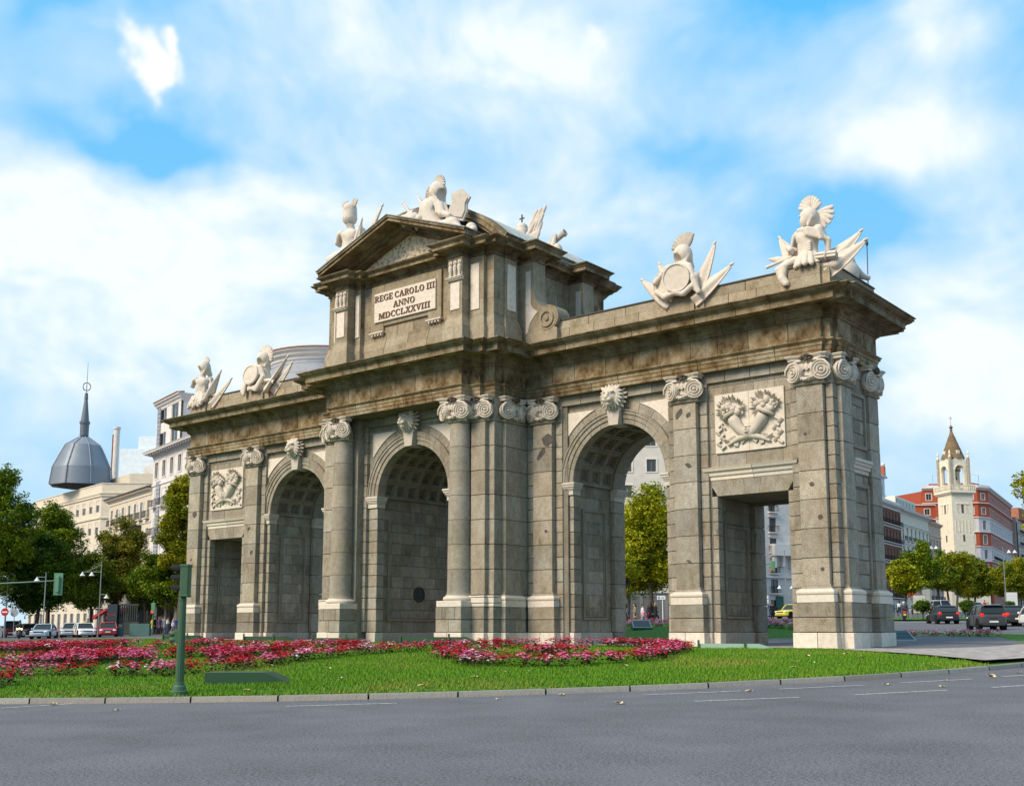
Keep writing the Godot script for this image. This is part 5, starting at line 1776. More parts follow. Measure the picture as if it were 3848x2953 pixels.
	var ep := pv([-0.38, -0.75, 0.38, -0.75, 0.48, -0.3, 0.4, 0.1, 0.5, 0.45, 0.25, 0.62, 0.0, 0.78, -0.25, 0.62, -0.5, 0.45, -0.4, 0.1, -0.48, -0.3])
	var ex := Transform3D(Basis(Vector3(0, 0, 1), -0.25) * Basis(Vector3.UP, 0.35), Vector3(1.45, 1.7, -0.1))
	es.extrude(ep, 0.18, ex)
	for i in ep.size(): ep[i] *= 0.8
	es.extrude(ep, 0.06, ex * Transform3D(Basis(), Vector3(0, 0, 0.18)))
	part("shield", es.mesh(M.limestone), o)
	# --- seated warrior behind the left slope
	o = thing("warrior_statue", "pale seated armour with square winged helmet behind the pediment's left slope", "statue", Vector3(-4.0, 19.3, 2.0))
	f = Field.new(Vector3(-2.3, -1.4, -1.0), Vector3(2.0, 3.4, 1.0), 0.055)
	cuirass(f, Vector3(0.0, 0.55, 0.0), Vector3(-0.05, 0, 0), F.rotated(Vector3.UP, 0.3), w, 1.12)
	f.cap(Vector3(-0.1, 2.0, 0.05), Vector3(-0.12, 2.45, 0.08), 0.2, 0.2, w * 0.6, 0.05)
	f.cap(Vector3(-0.15, 2.45, 0.05), Vector3(-0.13, 2.95, 0.05), 0.4, 0.36, w, 0.03)
	f.cap(Vector3(-0.13, 2.95, 0.2), Vector3(-0.13, 3.12, 0.0), 0.25, 0.2, w, 0.05)
	f.cap(Vector3(0.0, 0.4, 0.2), Vector3(-1.1, 0.2, 0.4), 0.42, 0.3, w, 0.1)
	f.cap(Vector3(-1.1, 0.2, 0.4), Vector3(-1.7, -0.9, 0.3), 0.3, 0.16, w, 0.1)
	for i in 4: fold(f, [Vector3(-0.6 - i * 0.1, 0.5, 0.45), Vector3(-1.1 - i * 0.08, 0.0, 0.5), Vector3(-1.5 - i * 0.1, -0.9, 0.4)], 0.12, w, 0.03)
	f.cut_below(Vector3(-0.365, 1, 0).normalized(), Vector3(0, -0.2, 0))
	carved(o, "figure", f)
	for s in [-1, 1]:
		plume(o, Vector3(-0.13 + s * 0.25, 2.95, 0.05), Vector3(s, 0, 0.1), Vector3.UP, 0.5, 4, 0.7, 1.4, 0.2, PALE * 0.8)
	banner(o, Vector3(0.9, 0.9, -0.1), Vector3(2.25, 2.75, -0.1), 0.34, Vector3(-0.3, -0.7, 0.1).normalized())
	banner(o, Vector3(0.8, 0.7, 0.3), Vector3(1.2, 2.1, 0.4), 0.22, Vector3(-0.3, -0.7, 0.1).normalized())
	# --- crowned coat of arms with wing and cannon over the rear gable
	o = thing("crowned_statue", "pale carved crown with small cross, feathered wing and cannon on the far roof edge", "statue", Vector3(0.6, 19.6, -6.6))
	f = Field.new(Vector3(-1.6, -0.6, -0.9), Vector3(1.6, 3.4, 0.9), 0.06)
	f.ell(Vector3(0.05, 3.0, 0), Vector3(0.33, 0.3, 0.33), w, 0.03)
	f.cap(Vector3(0.05, 2.45, 0), Vector3(0.05, 2.75, 0), 0.38, 0.36, w, 0.03)
	f.cap(Vector3(-0.1, 0.2, 0), Vector3(0.0, 2.3, 0), 0.9, 0.42, w, 0.08)
	f.cap(Vector3(-0.6, 2.3, 0), Vector3(-0.1, 2.55, 0), 0.16, 0.2, w, 0.05)
	f.cap(Vector3(0.75, 1.5, 0.1), Vector3(0.75, 2.3, 0.2), 0.28, 0.2, w, 0.05)
	f.cap(Vector3(0.75, 2.4, 0.2), Vector3(0.95, 2.75, 0.25), 0.2, 0.08, w, 0.05)
	carved(o, "crown", f)
	var cr := MB.new()
	cr.col = Color(0.05, 0.05, 0.05)
	cr.bbox(Vector3(0.02, 3.3, -0.03), Vector3(0.08, 3.78, 0.03)); cr.bbox(Vector3(-0.13, 3.52, -0.025), Vector3(0.23, 3.58, 0.025))
	part("cross", cr.mesh(M.metal), o)
	var wg := part("wing", MB_wing(), o)
	wg.position = Vector3(0.75, 1.35, 0.3)
	var cn := MB.new()
	cn.col = PALE * 0.8
	cn.lathe([Vector2(0.001, 0.0), Vector2(0.3, 0.0), Vector2(0.3, 0.3), Vector2(0.2, 0.35), Vector2(0.17, 1.9), Vector2(0.22, 1.95), Vector2(0.2, 2.1), Vector2(0.1, 2.1), Vector2(0.09, 1.8)], 14, Transform3D(Basis(Vector3(0, 0, 1), -1.15), Vector3(1.3, 1.1, 0.2)))
	part("cannon_barrel", cn.mesh(M.limestone), o)
	var cb := MB.new()
	cb.col = PALE
	cloth(cb, [Vector3(2.7, 1.9, 0.4), Vector3(2.5, 1.3, 0.45), Vector3(2.2, 0.6, 0.45), Vector3(2.0, 0.0, 0.4)], [0.1, 0.25, 0.32, 0.3], [0.08, 0.12, 0.12, 0.1], Vector3(1, 0, 0), 3)
	cb.ball(Vector3(2.75, 0.95, 0.3), Vector3(0.3, 0.45, 0.3))
	part("drapery", cb.mesh(M.limestone), o)

func MB_wing() -> ArrayMesh:
	var mb := MB.new()
	mb.col = PALE * 0.92
	for r in 5:
		for i in 7 - r:
			var t := (i + 0.5) / (7.0 - r)
			var base := Vector3(-0.3 + 0.9 * t + r * 0.06, r * 0.36 + 0.15 * t, 0.05 * (r % 2))
			var l := 0.55 + 0.12 * r
			var d := Vector3(0.25 + 0.1 * r, 1.0, 0.0).normalized()
			mb.tube([base, base + d * l * 0.5, base + d * l * 0.9, base + d * l], [0.05, 0.12, 0.1, 0.02], 7, 0.6)
	mb.tube([Vector3(-0.35, 0, 0), Vector3(-0.1, 0.8, 0), Vector3(0.4, 1.5, 0), Vector3(0.9, 1.95, 0)], [0.16, 0.16, 0.14, 0.08], 8)
	return mb.mesh(M.limestone)

# ---------------------------------------------------------------- trees, hedges and flowers
var spray: ArrayMesh

func make_spray() -> void:
	var mb := MB.new()
	var q := RandomNumberGenerator.new()
	q.seed = 3
	for i in 9:
		var o := Vector3(q.randf_range(-0.3, 0.3), q.randf_range(-0.16, 0.16), q.randf_range(-0.3, 0.3))
		var d := Vector3(q.randf_range(-1, 1), q.randf_range(-0.7, 0.3), q.randf_range(-1, 1)).normalized()
		var s := d.cross(Vector3(q.randf_range(-0.5, 0.5), 1, q.randf_range(-0.5, 0.5))).normalized()
		var l := q.randf_range(0.17, 0.27)
		mb.col = g(q.randf_range(0.8, 1.15))
		var up := d.cross(s) * l * 0.12
		mb.tri(o, o + d * l * 0.5 + s * l * 0.42 + up, o + d * l)
		mb.tri(o, o + d * l, o + d * l * 0.5 - s * l * 0.42 + up)
	spray = mb.mesh(M.leaf)

func crown_of(centers: Array, per: int, tint_a: Color, tint_b: Color, q: RandomNumberGenerator, s0: float) -> MultiMesh:
	var buf := PackedFloat32Array()
	for c in centers:
		var tone := q.randf()
		for i in int(per * c[2]):
			var a: Vector3 = Vector3(q.randfn(), q.randfn() * 0.8, q.randfn()).limit_length(2.0) * c[1] * 0.52
			var b := Basis.from_euler(Vector3(q.randf_range(-0.6, 0.6), q.randf() * TAU, q.randf_range(-0.6, 0.6))).scaled(Vector3.ONE * q.randf_range(0.75, 1.3) * s0)
			var col := tint_a.lerp(tint_b, clampf(tone * 0.7 + q.randf_range(-0.1, 0.4), 0, 1)) * q.randf_range(0.8, 1.2)
			put(buf, b, c[0] + a, col)
	return many(spray, buf)

# h: top above ground, r: half width, low: bottom of the crown
func tree(called: String, label: String, at: Vector3, h: float, r: float, low: float, ta: Color, tb: Color, seed_: int, group := "", clumps := 34, per := 110, gap := 1.0, leaf := 1.0) -> void:
	var o := thing(called, label, "tree", at, 0, group)
	var q := RandomNumberGenerator.new()
	q.seed = seed_
	var tr := MB.new()
	tr.col = shade(Color(0.17, 0.145, 0.11), 0.15)
	var mid := Vector3(q.randf_range(-0.3, 0.3), low + (h - low) * 0.25, q.randf_range(-0.3, 0.3))
	var tw := 0.06 + h * 0.014
	tr.tube([Vector3(0, -0.3, 0), Vector3(0.03, 0.4, 0), mid * 0.5 + Vector3(0.05, 0, 0), mid, Vector3(mid.x * 1.4, h * 0.75, mid.z)], [tw * 1.5, tw, tw * 0.85, tw * 0.65, tw * 0.15], 9)
	var centers := []
	var c0 := Vector3(0, (h + low) / 2, 0)
	var R := Vector3(r, (h - low) / 2, r)
	for i in clumps:
		var d := Vector3(q.randfn(), q.randfn(), q.randfn()).normalized()
		# fuller low down, rounder on top
		var p := d * pow(q.randf(), 0.42) * 0.86
		var w := 1.0 - 0.35 * maxf(0.0, p.y)
		var c := c0 + Vector3(p.x * R.x * w, p.y * R.y, p.z * R.z * w)
		centers.append([c, q.randf_range(0.2, 0.36) * minf(r, (h - low) * 0.6), q.randf_range(0.6, 1.2) * gap])
	for i in 9:
		var c: Vector3 = centers[i][0]
		var f := mid.lerp(c, 0.55) + Vector3(0, -0.2, 0)
		tr.tube([mid * q.randf_range(0.75, 1.15), f, c], [tw * 0.4, tw * 0.22, tw * 0.06], 6)
	part("trunk", tr.mesh(M.bark), o)
	var cr := MultiMeshInstance3D.new()
	cr.multimesh = crown_of(centers, per, ta, tb, q, leaf)
	cr.name = "crown"
	cr.set_meta("kind", "stuff")
	o.add_child(cr, true)

func ground(x: float, z: float) -> Vector3:
	return Vector3(x, road(x, z), z)

func build_trees() -> void:
	make_spray()
	var G1 := Color(0.08, 0.15, 0.01); var G2 := Color(0.27, 0.33, 0.015)
	var D1 := Color(0.05, 0.11, 0.012); var D2 := Color(0.15, 0.24, 0.015)
	var Y1 := Color(0.22, 0.27, 0.01); var Y2 := Color(0.5, 0.45, 0.015)
	var O1 := Color(0.14, 0.16, 0.018); var O2 := Color(0.32, 0.28, 0.03)
	var L := "plane trees before the left houses"
	tree("plane_tree", "tallest bright green plane tree at the left edge above the red van", ground(-80.5, -16.5), 20.0, 4.6, 3.0, G1, G2, 1, L, 60, 150)
	tree("plane_tree", "dark green plane tree cut by the left picture edge behind the signal gantry", ground(-84.0, -13.0), 15.0, 4.5, 2.4, D1, G2, 2, L, 50, 140)
	tree("plane_tree", "broad green plane tree in front of the terrace house with the ivy", ground(-86.0, -26.5), 15.9, 4.3, 2.2, G1, G2, 3, L, 60, 150)
	tree("plane_tree", "dark green plane tree low behind the silver saloon", ground(-82.0, -23.0), 11.8, 4.0, 2.2, D1, D2, 4, L, 50, 140)
	tree("plane_tree", "olive brownish plane tree in front of the cream house with bay windows", ground(-83.0, -33.6), 14.6, 3.6, 2.0, O1, O2, 5, L, 50, 120)
	tree("plane_tree", "small olive plane tree above the white taxi", ground(-78.3, -27.5), 9.6, 3.0, 2.2, O1, G2, 6, L, 40, 110)
	tree("plane_tree", "mid green tree above the waiting crowd left of the gate", ground(-69.0, -31.0), 10.6, 3.2, 2.9, G1, G2, 7, L, 44, 120)
	tree("plane_tree", "smaller mid green tree beside the green glass pavilion", ground(-74.6, -32.0), 8.3, 2.6, 2.3, G1, G2, 8, L, 40, 110)
	tree("plane_tree", "tall yellow-green tree half hidden by the gate's left end", ground(-66.0, -30.5), 18.4, 2.9, 5.5, Y1 * 0.8, Y2 * 0.8, 9, L, 46, 110)
	tree("autumn_tree", "yellow-green leafy tree filling the right arch", ground(-18.0, -49.4), 13.0, 4.6, 2.0, Y1, Y2, 10, "", 60, 150)
	tree("autumn_tree", "green tree behind the yellow one seen through the right arch", ground(-25.0, -56.0), 11.0, 4.2, 2.0, G1, G2, 11, "", 46, 130)
	tree("young_tree", "thin pale-stemmed young tree with sparse yellow leaves in the right arch", ground(-16.6, -42.9), 7.4, 1.7, 1.7, Y1, Y2, 12, "", 30, 26, 1.0, 0.7)
	var S := "street trees along the right avenue"
	tree("street_tree", "round yellow-green tree next to the gate's right pillar", ground(-4.6, -78.4), 6.0, 2.5, 2.7, Y1, Y2 * 0.9, 20, S, 40, 130)
	tree("street_tree", "taller green tree with bare lower trunk beside the red sign", ground(-9.3, -96.9), 9.3, 2.4, 3.2, G1, G2, 21, S, 36, 120)
	tree("street_tree", "olive green tree below the church portal", ground(-12.7, -113.7), 7.8, 2.7, 2.6, O1, G2, 22, S, 40, 110)
	tree("street_tree", "yellow-green avenue tree under the church tower", ground(-14.0, -125.6), 8.7, 3.0, 2.4, Y1 * 0.8, Y2 * 0.7, 23, S, 44, 110)
	tree("street_tree", "green avenue tree below the red and white corner house", ground(-15.1, -137.8), 9.0, 3.0, 2.3, G1, Y2 * 0.7, 24, S, 44, 110)
	tree("street_tree", "low bright tree farther up the right avenue", ground(-16.1, -150.0), 8.0, 2.6, 2.2, Y1, Y2 * 0.8, 25, S, 40, 100)
	tree("street_tree", "yellow-green tree before the grey balcony houses", ground(-12.4, -146.5), 8.4, 3.0, 2.2, Y1, Y2 * 0.8, 26, S, 44, 100)
	tree("street_tree", "last avenue tree at the right picture edge", ground(-9.1, -142.7), 8.8, 3.2, 2.2, G1, Y2 * 0.8, 27, S, 44, 100)
	tree("street_tree", "dark green tree rising behind the avenue row left of the tower base", ground(-26.6, -162.0), 12.4, 3.4, 3.5, D1, D2, 28, S, 44, 110)
	tree("street_tree", "dark green tree rising behind the avenue row right of the tower base", ground(-28.8, -180.0), 12.6, 4.0, 3.5, D1, D2, 29, S, 44, 110)
	tree("plane_tree", "near yellow-green plane tree reaching in from the right picture edge", ground(15.4, -61.4), 15.0, 4.2, 6.0, Y1 * 0.85, Y2 * 0.8, 30, "", 46, 120)
	# clipped round bushes on the traffic island
	var B := "clipped round bushes on the avenue island"
	for b in [[3475, 1.4, -66.6, 1.15, 1.35, "topmost on a stem, nearest the scooter"], [3530, 5.2, -67.5, 1.2, 1.2, "left of the black hatchback"], [3738, 3.8, -96.0, 1.5, 1.0, "above the white car, leftmost of a pair"], [3765, 4.7, -97.0, 1.5, 1.0, "above the white car, rightmost of a pair"], [3795, 5.9, -98.0, 1.3, 0.9, "before the dark red car"], [3825, 7.6, -96.0, 1.3, 0.9, "at the right picture edge"], [3665, 0.8, -98.0, 1.1, 0.8, "above the grey microcar roof"], [3318, -4.4, -62.0, 0.9, 0.9, "behind the scooter rider"]]:
		var o := thing("round_bush", "clipped dark round bush " + String(b[5]), "bush", ground(b[1], b[2]), 0, B)
		var st := MB.new()
		st.col = Color(0.1, 0.08, 0.05)
		st.tube([Vector3(0, -0.1, 0), Vector3(0, b[3], 0)], [0.06, 0.05], 6)
		part("stem", st.mesh(M.bark), o)
		var q := RandomNumberGenerator.new()
		q.seed = b[0]
		var cs := []
		for i in 40:
			var d := Vector3(q.randfn(), q.randfn(), q.randfn()).normalized()
			cs.append([Vector3(0, b[3] + 0.2, 0) + d * b[4] * 0.42 * Vector3(1, 0.8, 1), 0.22, 1.0])
		var cr := MultiMeshInstance3D.new()
		cr.multimesh = crown_of(cs, 22, D1, D2, q, 0.45)
		cr.name = "foliage"
		cr.set_meta("kind", "stuff")
		o.add_child(cr, true)
	build_flowers()

func build_flowers() -> void:
	var meshes := []
	var q := RandomNumberGenerator.new()
	q.seed = 8
	for k in 3:
		var lf := MB.new()
		var pt := MB.new()
		for i in 16:
			var a := q.randf() * TAU
			var o := Vector3(cos(a), 0, sin(a)) * q.randf_range(0.02, 0.12) + Vector3(0, q.randf_range(0.02, 0.24), 0)
			var d := Vector3(cos(a), q.randf_range(-0.1, 0.8), sin(a)).normalized()
			var s := d.cross(Vector3.UP).normalized()
			var l := q.randf_range(0.06, 0.1)
			lf.col = Color(0.035, 0.045, 0.012).lerp(Color(0.09, 0.02, 0.012), q.randf())
			lf.quad(o, o + d * l * 0.5 + s * l * 0.45, o + d * l, o + d * l * 0.5 - s * l * 0.45)
		for i in 14:
			var a := q.randf() * TAU
			var r := sqrt(q.randf()) * 0.17
			var o := Vector3(cos(a) * r, 0.34 - r * r * 5.0 + q.randf_range(-0.03, 0.05), sin(a) * r)
			pt.col = g(q.randf_range(0.85, 1.15))
			var n := Vector3(cos(a) * r * 4.0, 1.0, sin(a) * r * 4.0).normalized()
			var u := n.cross(Vector3(0.3, 0.2, 1)).normalized()
			var v := n.cross(u)
			for e in 4:
				var t := e * PI / 2 + q.randf() * 0.4
				var w := u * cos(t) + v * sin(t)
				var x := u * -sin(t) + v * cos(t)
				pt.quad(o, o + w * 0.022 + x * 0.018 + n * 0.012, o + w * 0.04 + n * 0.006, o + w * 0.022 - x * 0.018 + n * 0.012)
		var am := lf.mesh(M.flower_leaf)
		pt.add_to(am, M.petal)
		meshes.append(am)
	var RED := Color(0.42, 0.004, 0.01); var PINK := Color(0.66, 0.13, 0.25); var ROSE := Color(0.55, 0.03, 0.075); var WHITE := Color(0.75, 0.6, 0.62)
	# front edge of each bed on the lawn, as walked, and its breadth
	var beds := [
		["long winding ribbon of red and pink begonias from the traffic light to the ring", [10.2, 26.8, 11.5, 26.0, 12.9, 25.6, 14.0, 25.2, 14.8, 24.7, 14.8, 24.0, 15.0, 23.4, 14.7, 22.2, 13.8, 20.1, 12.8, 18.2, 11.9, 16.1, 11.4, 14.7, 11.2, 13.0, 10.9, 11.1, 10.5, 8.7, 10.2, 6.4, 10.3, 4.0, 10.9, 2.7, 12.0, 2.2, 14.0, 3.6, 16.0, 5.6], 0.75],
		["front curved band of the oval begonia ring before the right arch", [16.9, 16.6, 17.3, 17.6, 18.6, 18.5, 19.6, 18.7, 20.4, 18.5, 20.9, 18.3, 21.6, 17.6, 21.9, 16.6, 22.0, 15.1, 21.7, 13.6, 21.0, 11.9, 19.9, 9.2, 18.5, 6.5, 17.2, 4.6, 15.7, 3.2], 0.85],
		["inner arm of the begonia ring left of its centre", [16.3, 16.2, 15.6, 15.0, 15.0, 13.6, 15.2, 12.8, 16.0, 12.3, 16.6, 13.0], 0.75],
		["short thick begonia tongue in the centre of the ring", [16.7, 13.6, 17.4, 13.6, 17.9, 13.0, 17.9, 12.2, 17.4, 10.9], 0.9],
		["pink begonia bed just right of the traffic light post", [6.9, 19.9, 7.7, 19.4, 8.3, 19.0, 8.8, 18.6, 8.6, 17.2], 1.6],
		["thick red and pink begonia arm right of the post in the second row", [10.7, 20.5, 10.9, 19.7, 9.9, 18.3, 9.1, 16.9, 7.9, 15.0, 7.0, 13.2], 1.2],
		["thin far begonia strip nearest the gate's left end", [-0.7, 14.4, -1.3, 13.0, -2.2, 11.2, -3.5, 9.0], 0.8],
		["far begonia band before the left column", [3.6, 14.6, 3.6, 12.8, 4.4, 12.0, 5.5, 11.8, 6.6, 11.9, 7.6, 11.7], 1.2],
		["round begonia clump left of the traffic light post", [8.9, 22.4, 9.5, 22.1, 9.7, 21.6, 9.4, 21.0], 1.0],
		["near left begonia tip cut by the picture edge", [14.2, 28.9, 13.7, 28.2, 13.5, 27.7, 13.0, 27.2], 1.1],
		["far left great mass of red begonias before the parked traffic", [-3.2, 20.3, -2.8, 18.6, -2.3, 16.8, -3.6, 14.9, -5.8, 12.2], 5.0],
		["second left mass of red and pink begonias behind the front ribbon", [7.2, 25.3, 7.4, 24.2, 8.3, 23.4, 8.4, 22.4, 7.0, 20.9, 4.2, 17.8], 2.8],
		["pink begonia border on the rear lawn seen through the arches", [-19.5, -24.5, -14.0, -23.5, -8.0, -22.8, -2.0, -22.0, 4.0, -21.0, 10.0, -20.0, 14.0, -19.2, 18.0, -18.4, 21.6, -17.4], 1.0],
		["upper pink begonia border on the rear lawn bank", [-24.0, -29.0, -14.0, -27.6, -4.0, -26.6, 4.0, -25.4, 11.0, -24.0], 1.0]]
	for bi in beds.size():
		var b: Array = beds[bi]
		var p := pv(b[1])
		var d := mitres(p)
		var bufs := [PackedFloat32Array(), PackedFloat32Array(), PackedFloat32Array()]
		var patch := FastNoiseLite.new()
		patch.seed = 60 + bi; patch.frequency = 0.55; patch.fractal_octaves = 2
		var rear: bool = bi >= 12
		var far: bool = bi == 10 or bi == 11
		for i in p.size() - 1:
			var e := p[i + 1] - p[i]
			var l := e.length()
			for s in maxi(1, int(l * b[2] * (14.0 if not far else 11.0))):
				var t := q.randf()
				var w := q.randf_range(0.0, b[2])
				# beds lie on the left of the walk for the first groups, so breadth runs away from the viewer
				var x := p[i].lerp(p[i + 1], t) + d[i].lerp(d[i + 1], t) * w * (-1.0 if not rear else -1.0) + Vector2(q.randfn(), q.randfn()) * 0.05
				var v := patch.get_noise_2d(x.x * 1.3, x.y * 1.3) + q.randf_range(-0.22, 0.22)
				var c := RED
				if v > 0.1: c = PINK
				elif v > 0.0: c = ROSE
				if rear and q.randf() < 0.6: c = PINK.lerp(WHITE, 0.3)
				if bi == 12 and q.randf() < 0.3: c = WHITE
				elif q.randf() < 0.04: c = WHITE
				var m := q.randi() % 3
				put(bufs[m], Basis(Vector3.UP, q.randf() * TAU).scaled(Vector3.ONE * q.randf_range(0.85, 1.2)), Vector3(x.x, ground_at(x.x, x.y) - 0.02, x.y), c * q.randf_range(0.8, 1.15))
		var o := thing("flower_bed", b[0], "flower bed", Vector3(p[0].x, ground_at(p[0].x, p[0].y), p[0].y), 0, "begonia beds on the lawn")
		for m in 3:
			var mm := MultiMeshInstance3D.new()
			mm.multimesh = many(meshes[m], bufs[m])
			mm.name = numbered("begonia", o)
			mm.position = -o.position
			mm.set_meta("kind", "stuff")
			o.add_child(mm, true)
	# fallen leaves on the lawn and by the kerb
	var lf := MB.new()
	lf.col = Color(0.62, 0.5, 0.26)
	for s in [-1, 1]: lf.quad(Vector3(0, 0, 0), Vector3(0.04, 0.03, 0.05 * s), Vector3(0.13, 0.01, 0.03 * s), Vector3(0.1, 0.0, 0.0))
	for s in [-1, 1]: lf.quad(Vector3(0, 0, 0), Vector3(-0.02, 0.03, 0.06 * s), Vector3(0.03, 0.015, 0.11 * s), Vector3(0.04, 0.03, 0.05 * s))
	var lm := lf.mesh(M.dry_leaf)
	var proto: MeshInstance3D = null
	for i in 46:
		var a := deg_to_rad(q.randf_range(-5, 64))
		var rr := 24.8 + (q.randf_range(-9.0, -0.4) if i % 3 else q.randf_range(0.3, 3.0))
		var x := 5.39 + cos(a) * rr; var z := 6.5 + sin(a) * rr
		if x > 21.5 and z < 2.2 + (x - 22.2) * 1.17: continue
		var y := (ground_at(x, z) + 0.06) if rr < 24.7 else road(x, z) + 0.015
		var o := single("fallen_leaf", lm, "dry yellow fallen leaf lying on the grass or asphalt near the kerb", "leaf", Vector3(x, y, z), q.randf() * TAU, "fallen leaves round the kerb")
		o.scale = Vector3.ONE * q.randf_range(0.6, 1.2)

# ---------------------------------------------------------------- houses
# frame for a wall seen from outside: x to the right along it, y up, z out of it
func wall_frame(a: Vector2, b: Vector2, y: float) -> Transform3D:
	var u := Vector3(b.x - a.x, 0, b.y - a.y).normalized()
	return Transform3D(Basis(u, Vector3.UP, u.cross(Vector3.UP)), Vector3(a.x, y, a.y))

# opts: win [w, h, sill], look: keys "balcony" (0 none, 1 single, 2 continuous), "shutter" colour, "arch", "hood", "bay"
func facade(b: Node3D, a: Vector2, c: Vector2, y0: float, floors: Array, bays: int, wall_c: Color, trim_c: Color, frame_c: Color, skip := 0.0) -> void:
	var x := wall_frame(a, c, y0)
	var L := (c - a).length()
	var mb := MB.new()
	mb.col = wall_c
	var tr := MB.new()
	tr.col = trim_c
	var inv := Transform3D(Basis(), -b.position)
	var X := inv * x
	var bw := L / bays
	var y := 0.0
	for fl in floors:
		var h: float = fl.h
		var ww: float = fl.get("w", 1.2)
		var wh: float = fl.get("wh", 2.2)
		var sill: float = fl.get("sill", 0.8)
		mb.col = fl.get("wall", wall_c)
		var shared := {}
		if wh > 0.0:
			var fm := MB.new()
			fm.col = frame_c
			var e := 0.07
			for q in [[-ww / 2, -ww / 2 + e, 0.0, wh], [ww / 2 - e, ww / 2, 0.0, wh], [-ww / 2 + e, ww / 2 - e, 0.0, e], [-ww / 2 + e, ww / 2 - e, wh - e, wh], [-e / 2, e / 2, e, wh - e]]:
				fm.bbox(Vector3(q[0], q[2], -0.22), Vector3(q[1], q[3], -0.12))
			shared.frame = fm.mesh(M.house)
			var pm := MB.new()
			pm.bbox(Vector3(-ww / 2 + 0.01, 0.01, -0.2), Vector3(ww / 2 - 0.01, wh - 0.01, -0.17))
			shared.pane = pm.mesh(M.window)
			if fl.has("shutter"):
				var sm := MB.new()
				sm.col = fl.shutter
				var k: float = fl.get("drop", 0.5)
				if fl.get("fold", false):
					for s in [-1, 1]:
						for i in 8: sm.bbox(Vector3(s * ww * 0.75 - ww * 0.24, 0.05 + i * wh / 8.2, 0.01), Vector3(s * ww * 0.75 + ww * 0.24, 0.03 + (i + 0.86) * wh / 8.2, 0.07))
				else:
					var n := maxi(2, int(wh * k / 0.28))
					for i in n: sm.bbox(Vector3(-ww / 2, wh - (i + 0.92) * wh * k / n, -0.11), Vector3(ww / 2, wh - i * wh * k / n, -0.06))
				shared.shutter = sm.mesh(M.house)
			if fl.get("balcony", 0) == 1:
				var rm := MB.new()
				rm.col = fl.get("rail", Color(0.03, 0.03, 0.035))
				var bw2 := ww / 2 + 0.22
				rm.bbox(Vector3(-bw2, 0.95, 0.52), Vector3(bw2, 1.0, 0.56)); rm.bbox(Vector3(-bw2, 0.08, 0.52), Vector3(bw2, 0.12, 0.56))
				for i in 9:
					var t := lerpf(-bw2, bw2 - 0.03, i / 8.0)
					rm.bbox(Vector3(t, 0.12, 0.525), Vector3(t + 0.03, 0.95, 0.555))
				for s in [-1, 1]:
					rm.bbox(Vector3(s * bw2 - 0.02, 0.95, 0), Vector3(s * bw2 + 0.02, 1.0, 0.52)); rm.bbox(Vector3(s * bw2 - 0.02, 0.08, 0.2), Vector3(s * bw2 + 0.02, 0.95, 0.24))
				shared.rail = rm.mesh(M.house)
				var sl := MB.new()
				sl.col = trim_c
				sl.bbox(Vector3(-bw2 - 0.05, -0.14, 0), Vector3(bw2 + 0.05, 0.0, 0.6))
				shared.slab = sl.mesh(M.house)
		for i in bays:
			var cx := (i + 0.5) * bw
			if wh <= 0.0:
				break
			# wall round one opening
			var l := i * bw; var r := (i + 1) * bw
			var wl := cx - ww / 2; var wr := cx + ww / 2
			var ys := y + sill; var yt := y + sill + wh
			for q in [[l, wl, y, y + h], [wr, r, y, y + h], [wl, wr, y, ys], [wl, wr, yt, y + h]]:
				if q[1] - q[0] > 0.001 and q[3] - q[2] > 0.001:
					mb.quad(X * Vector3(q[0], q[2], 0), X * Vector3(q[1], q[2], 0), X * Vector3(q[1], q[3], 0), X * Vector3(q[0], q[3], 0))
			mb.quad(X * Vector3(wl, ys, -0.3), X * Vector3(wl, ys, 0), X * Vector3(wl, yt, 0), X * Vector3(wl, yt, -0.3))
			mb.quad(X * Vector3(wr, ys, 0), X * Vector3(wr, ys, -0.3), X * Vector3(wr, yt, -0.3), X * Vector3(wr, yt, 0))
			mb.quad(X * Vector3(wl, yt, 0), X * Vector3(wr, yt, 0), X * Vector3(wr, yt, -0.3), X * Vector3(wl, yt, -0.3))
			mb.quad(X * Vector3(wl, ys, -0.3), X * Vector3(wr, ys, -0.3), X * Vector3(wr, ys, 0), X * Vector3(wl, ys, 0))
			if fl.get("hood", false):
				tr.bbox(Vector3(wl - 0.18, yt + 0.05, 0), Vector3(wr + 0.18, yt + 0.17, 0.14), X)
				tr.bbox(Vector3(wl - 0.3, yt + 0.172, 0), Vector3(wr + 0.3, yt + 0.3, 0.3), X)
			if fl.get("case", false):
				for q in [[wl - 0.2, wl, ys - 0.15, yt + 0.2], [wr, wr + 0.2, ys - 0.15, yt + 0.2], [wl, wr, yt, yt + 0.2], [wl, wr, ys - 0.15, ys]]:
					tr.bbox(Vector3(q[0], q[2], 0), Vector3(q[1], q[3], 0.07), X)
			if cx < skip: continue
			var W := X * Transform3D(Basis(), Vector3(cx, ys, 0))
			var w := part("window", shared.frame, b, W)
			part("pane", shared.pane, w)
			if shared.has("shutter") and (fl.get("all", true) or (i * 7 + int(y)) % 3 != 0): part("shutter", shared.shutter, w)
			if shared.has("rail"):
				part("balcony_slab", shared.slab, w); part("railing", shared.rail, w)
		if wh <= 0.0:
			mb.quad(X * Vector3(0, y, 0), X * Vector3(L, y, 0), X * Vector3(L, y + h, 0), X * Vector3(0, y + h, 0))
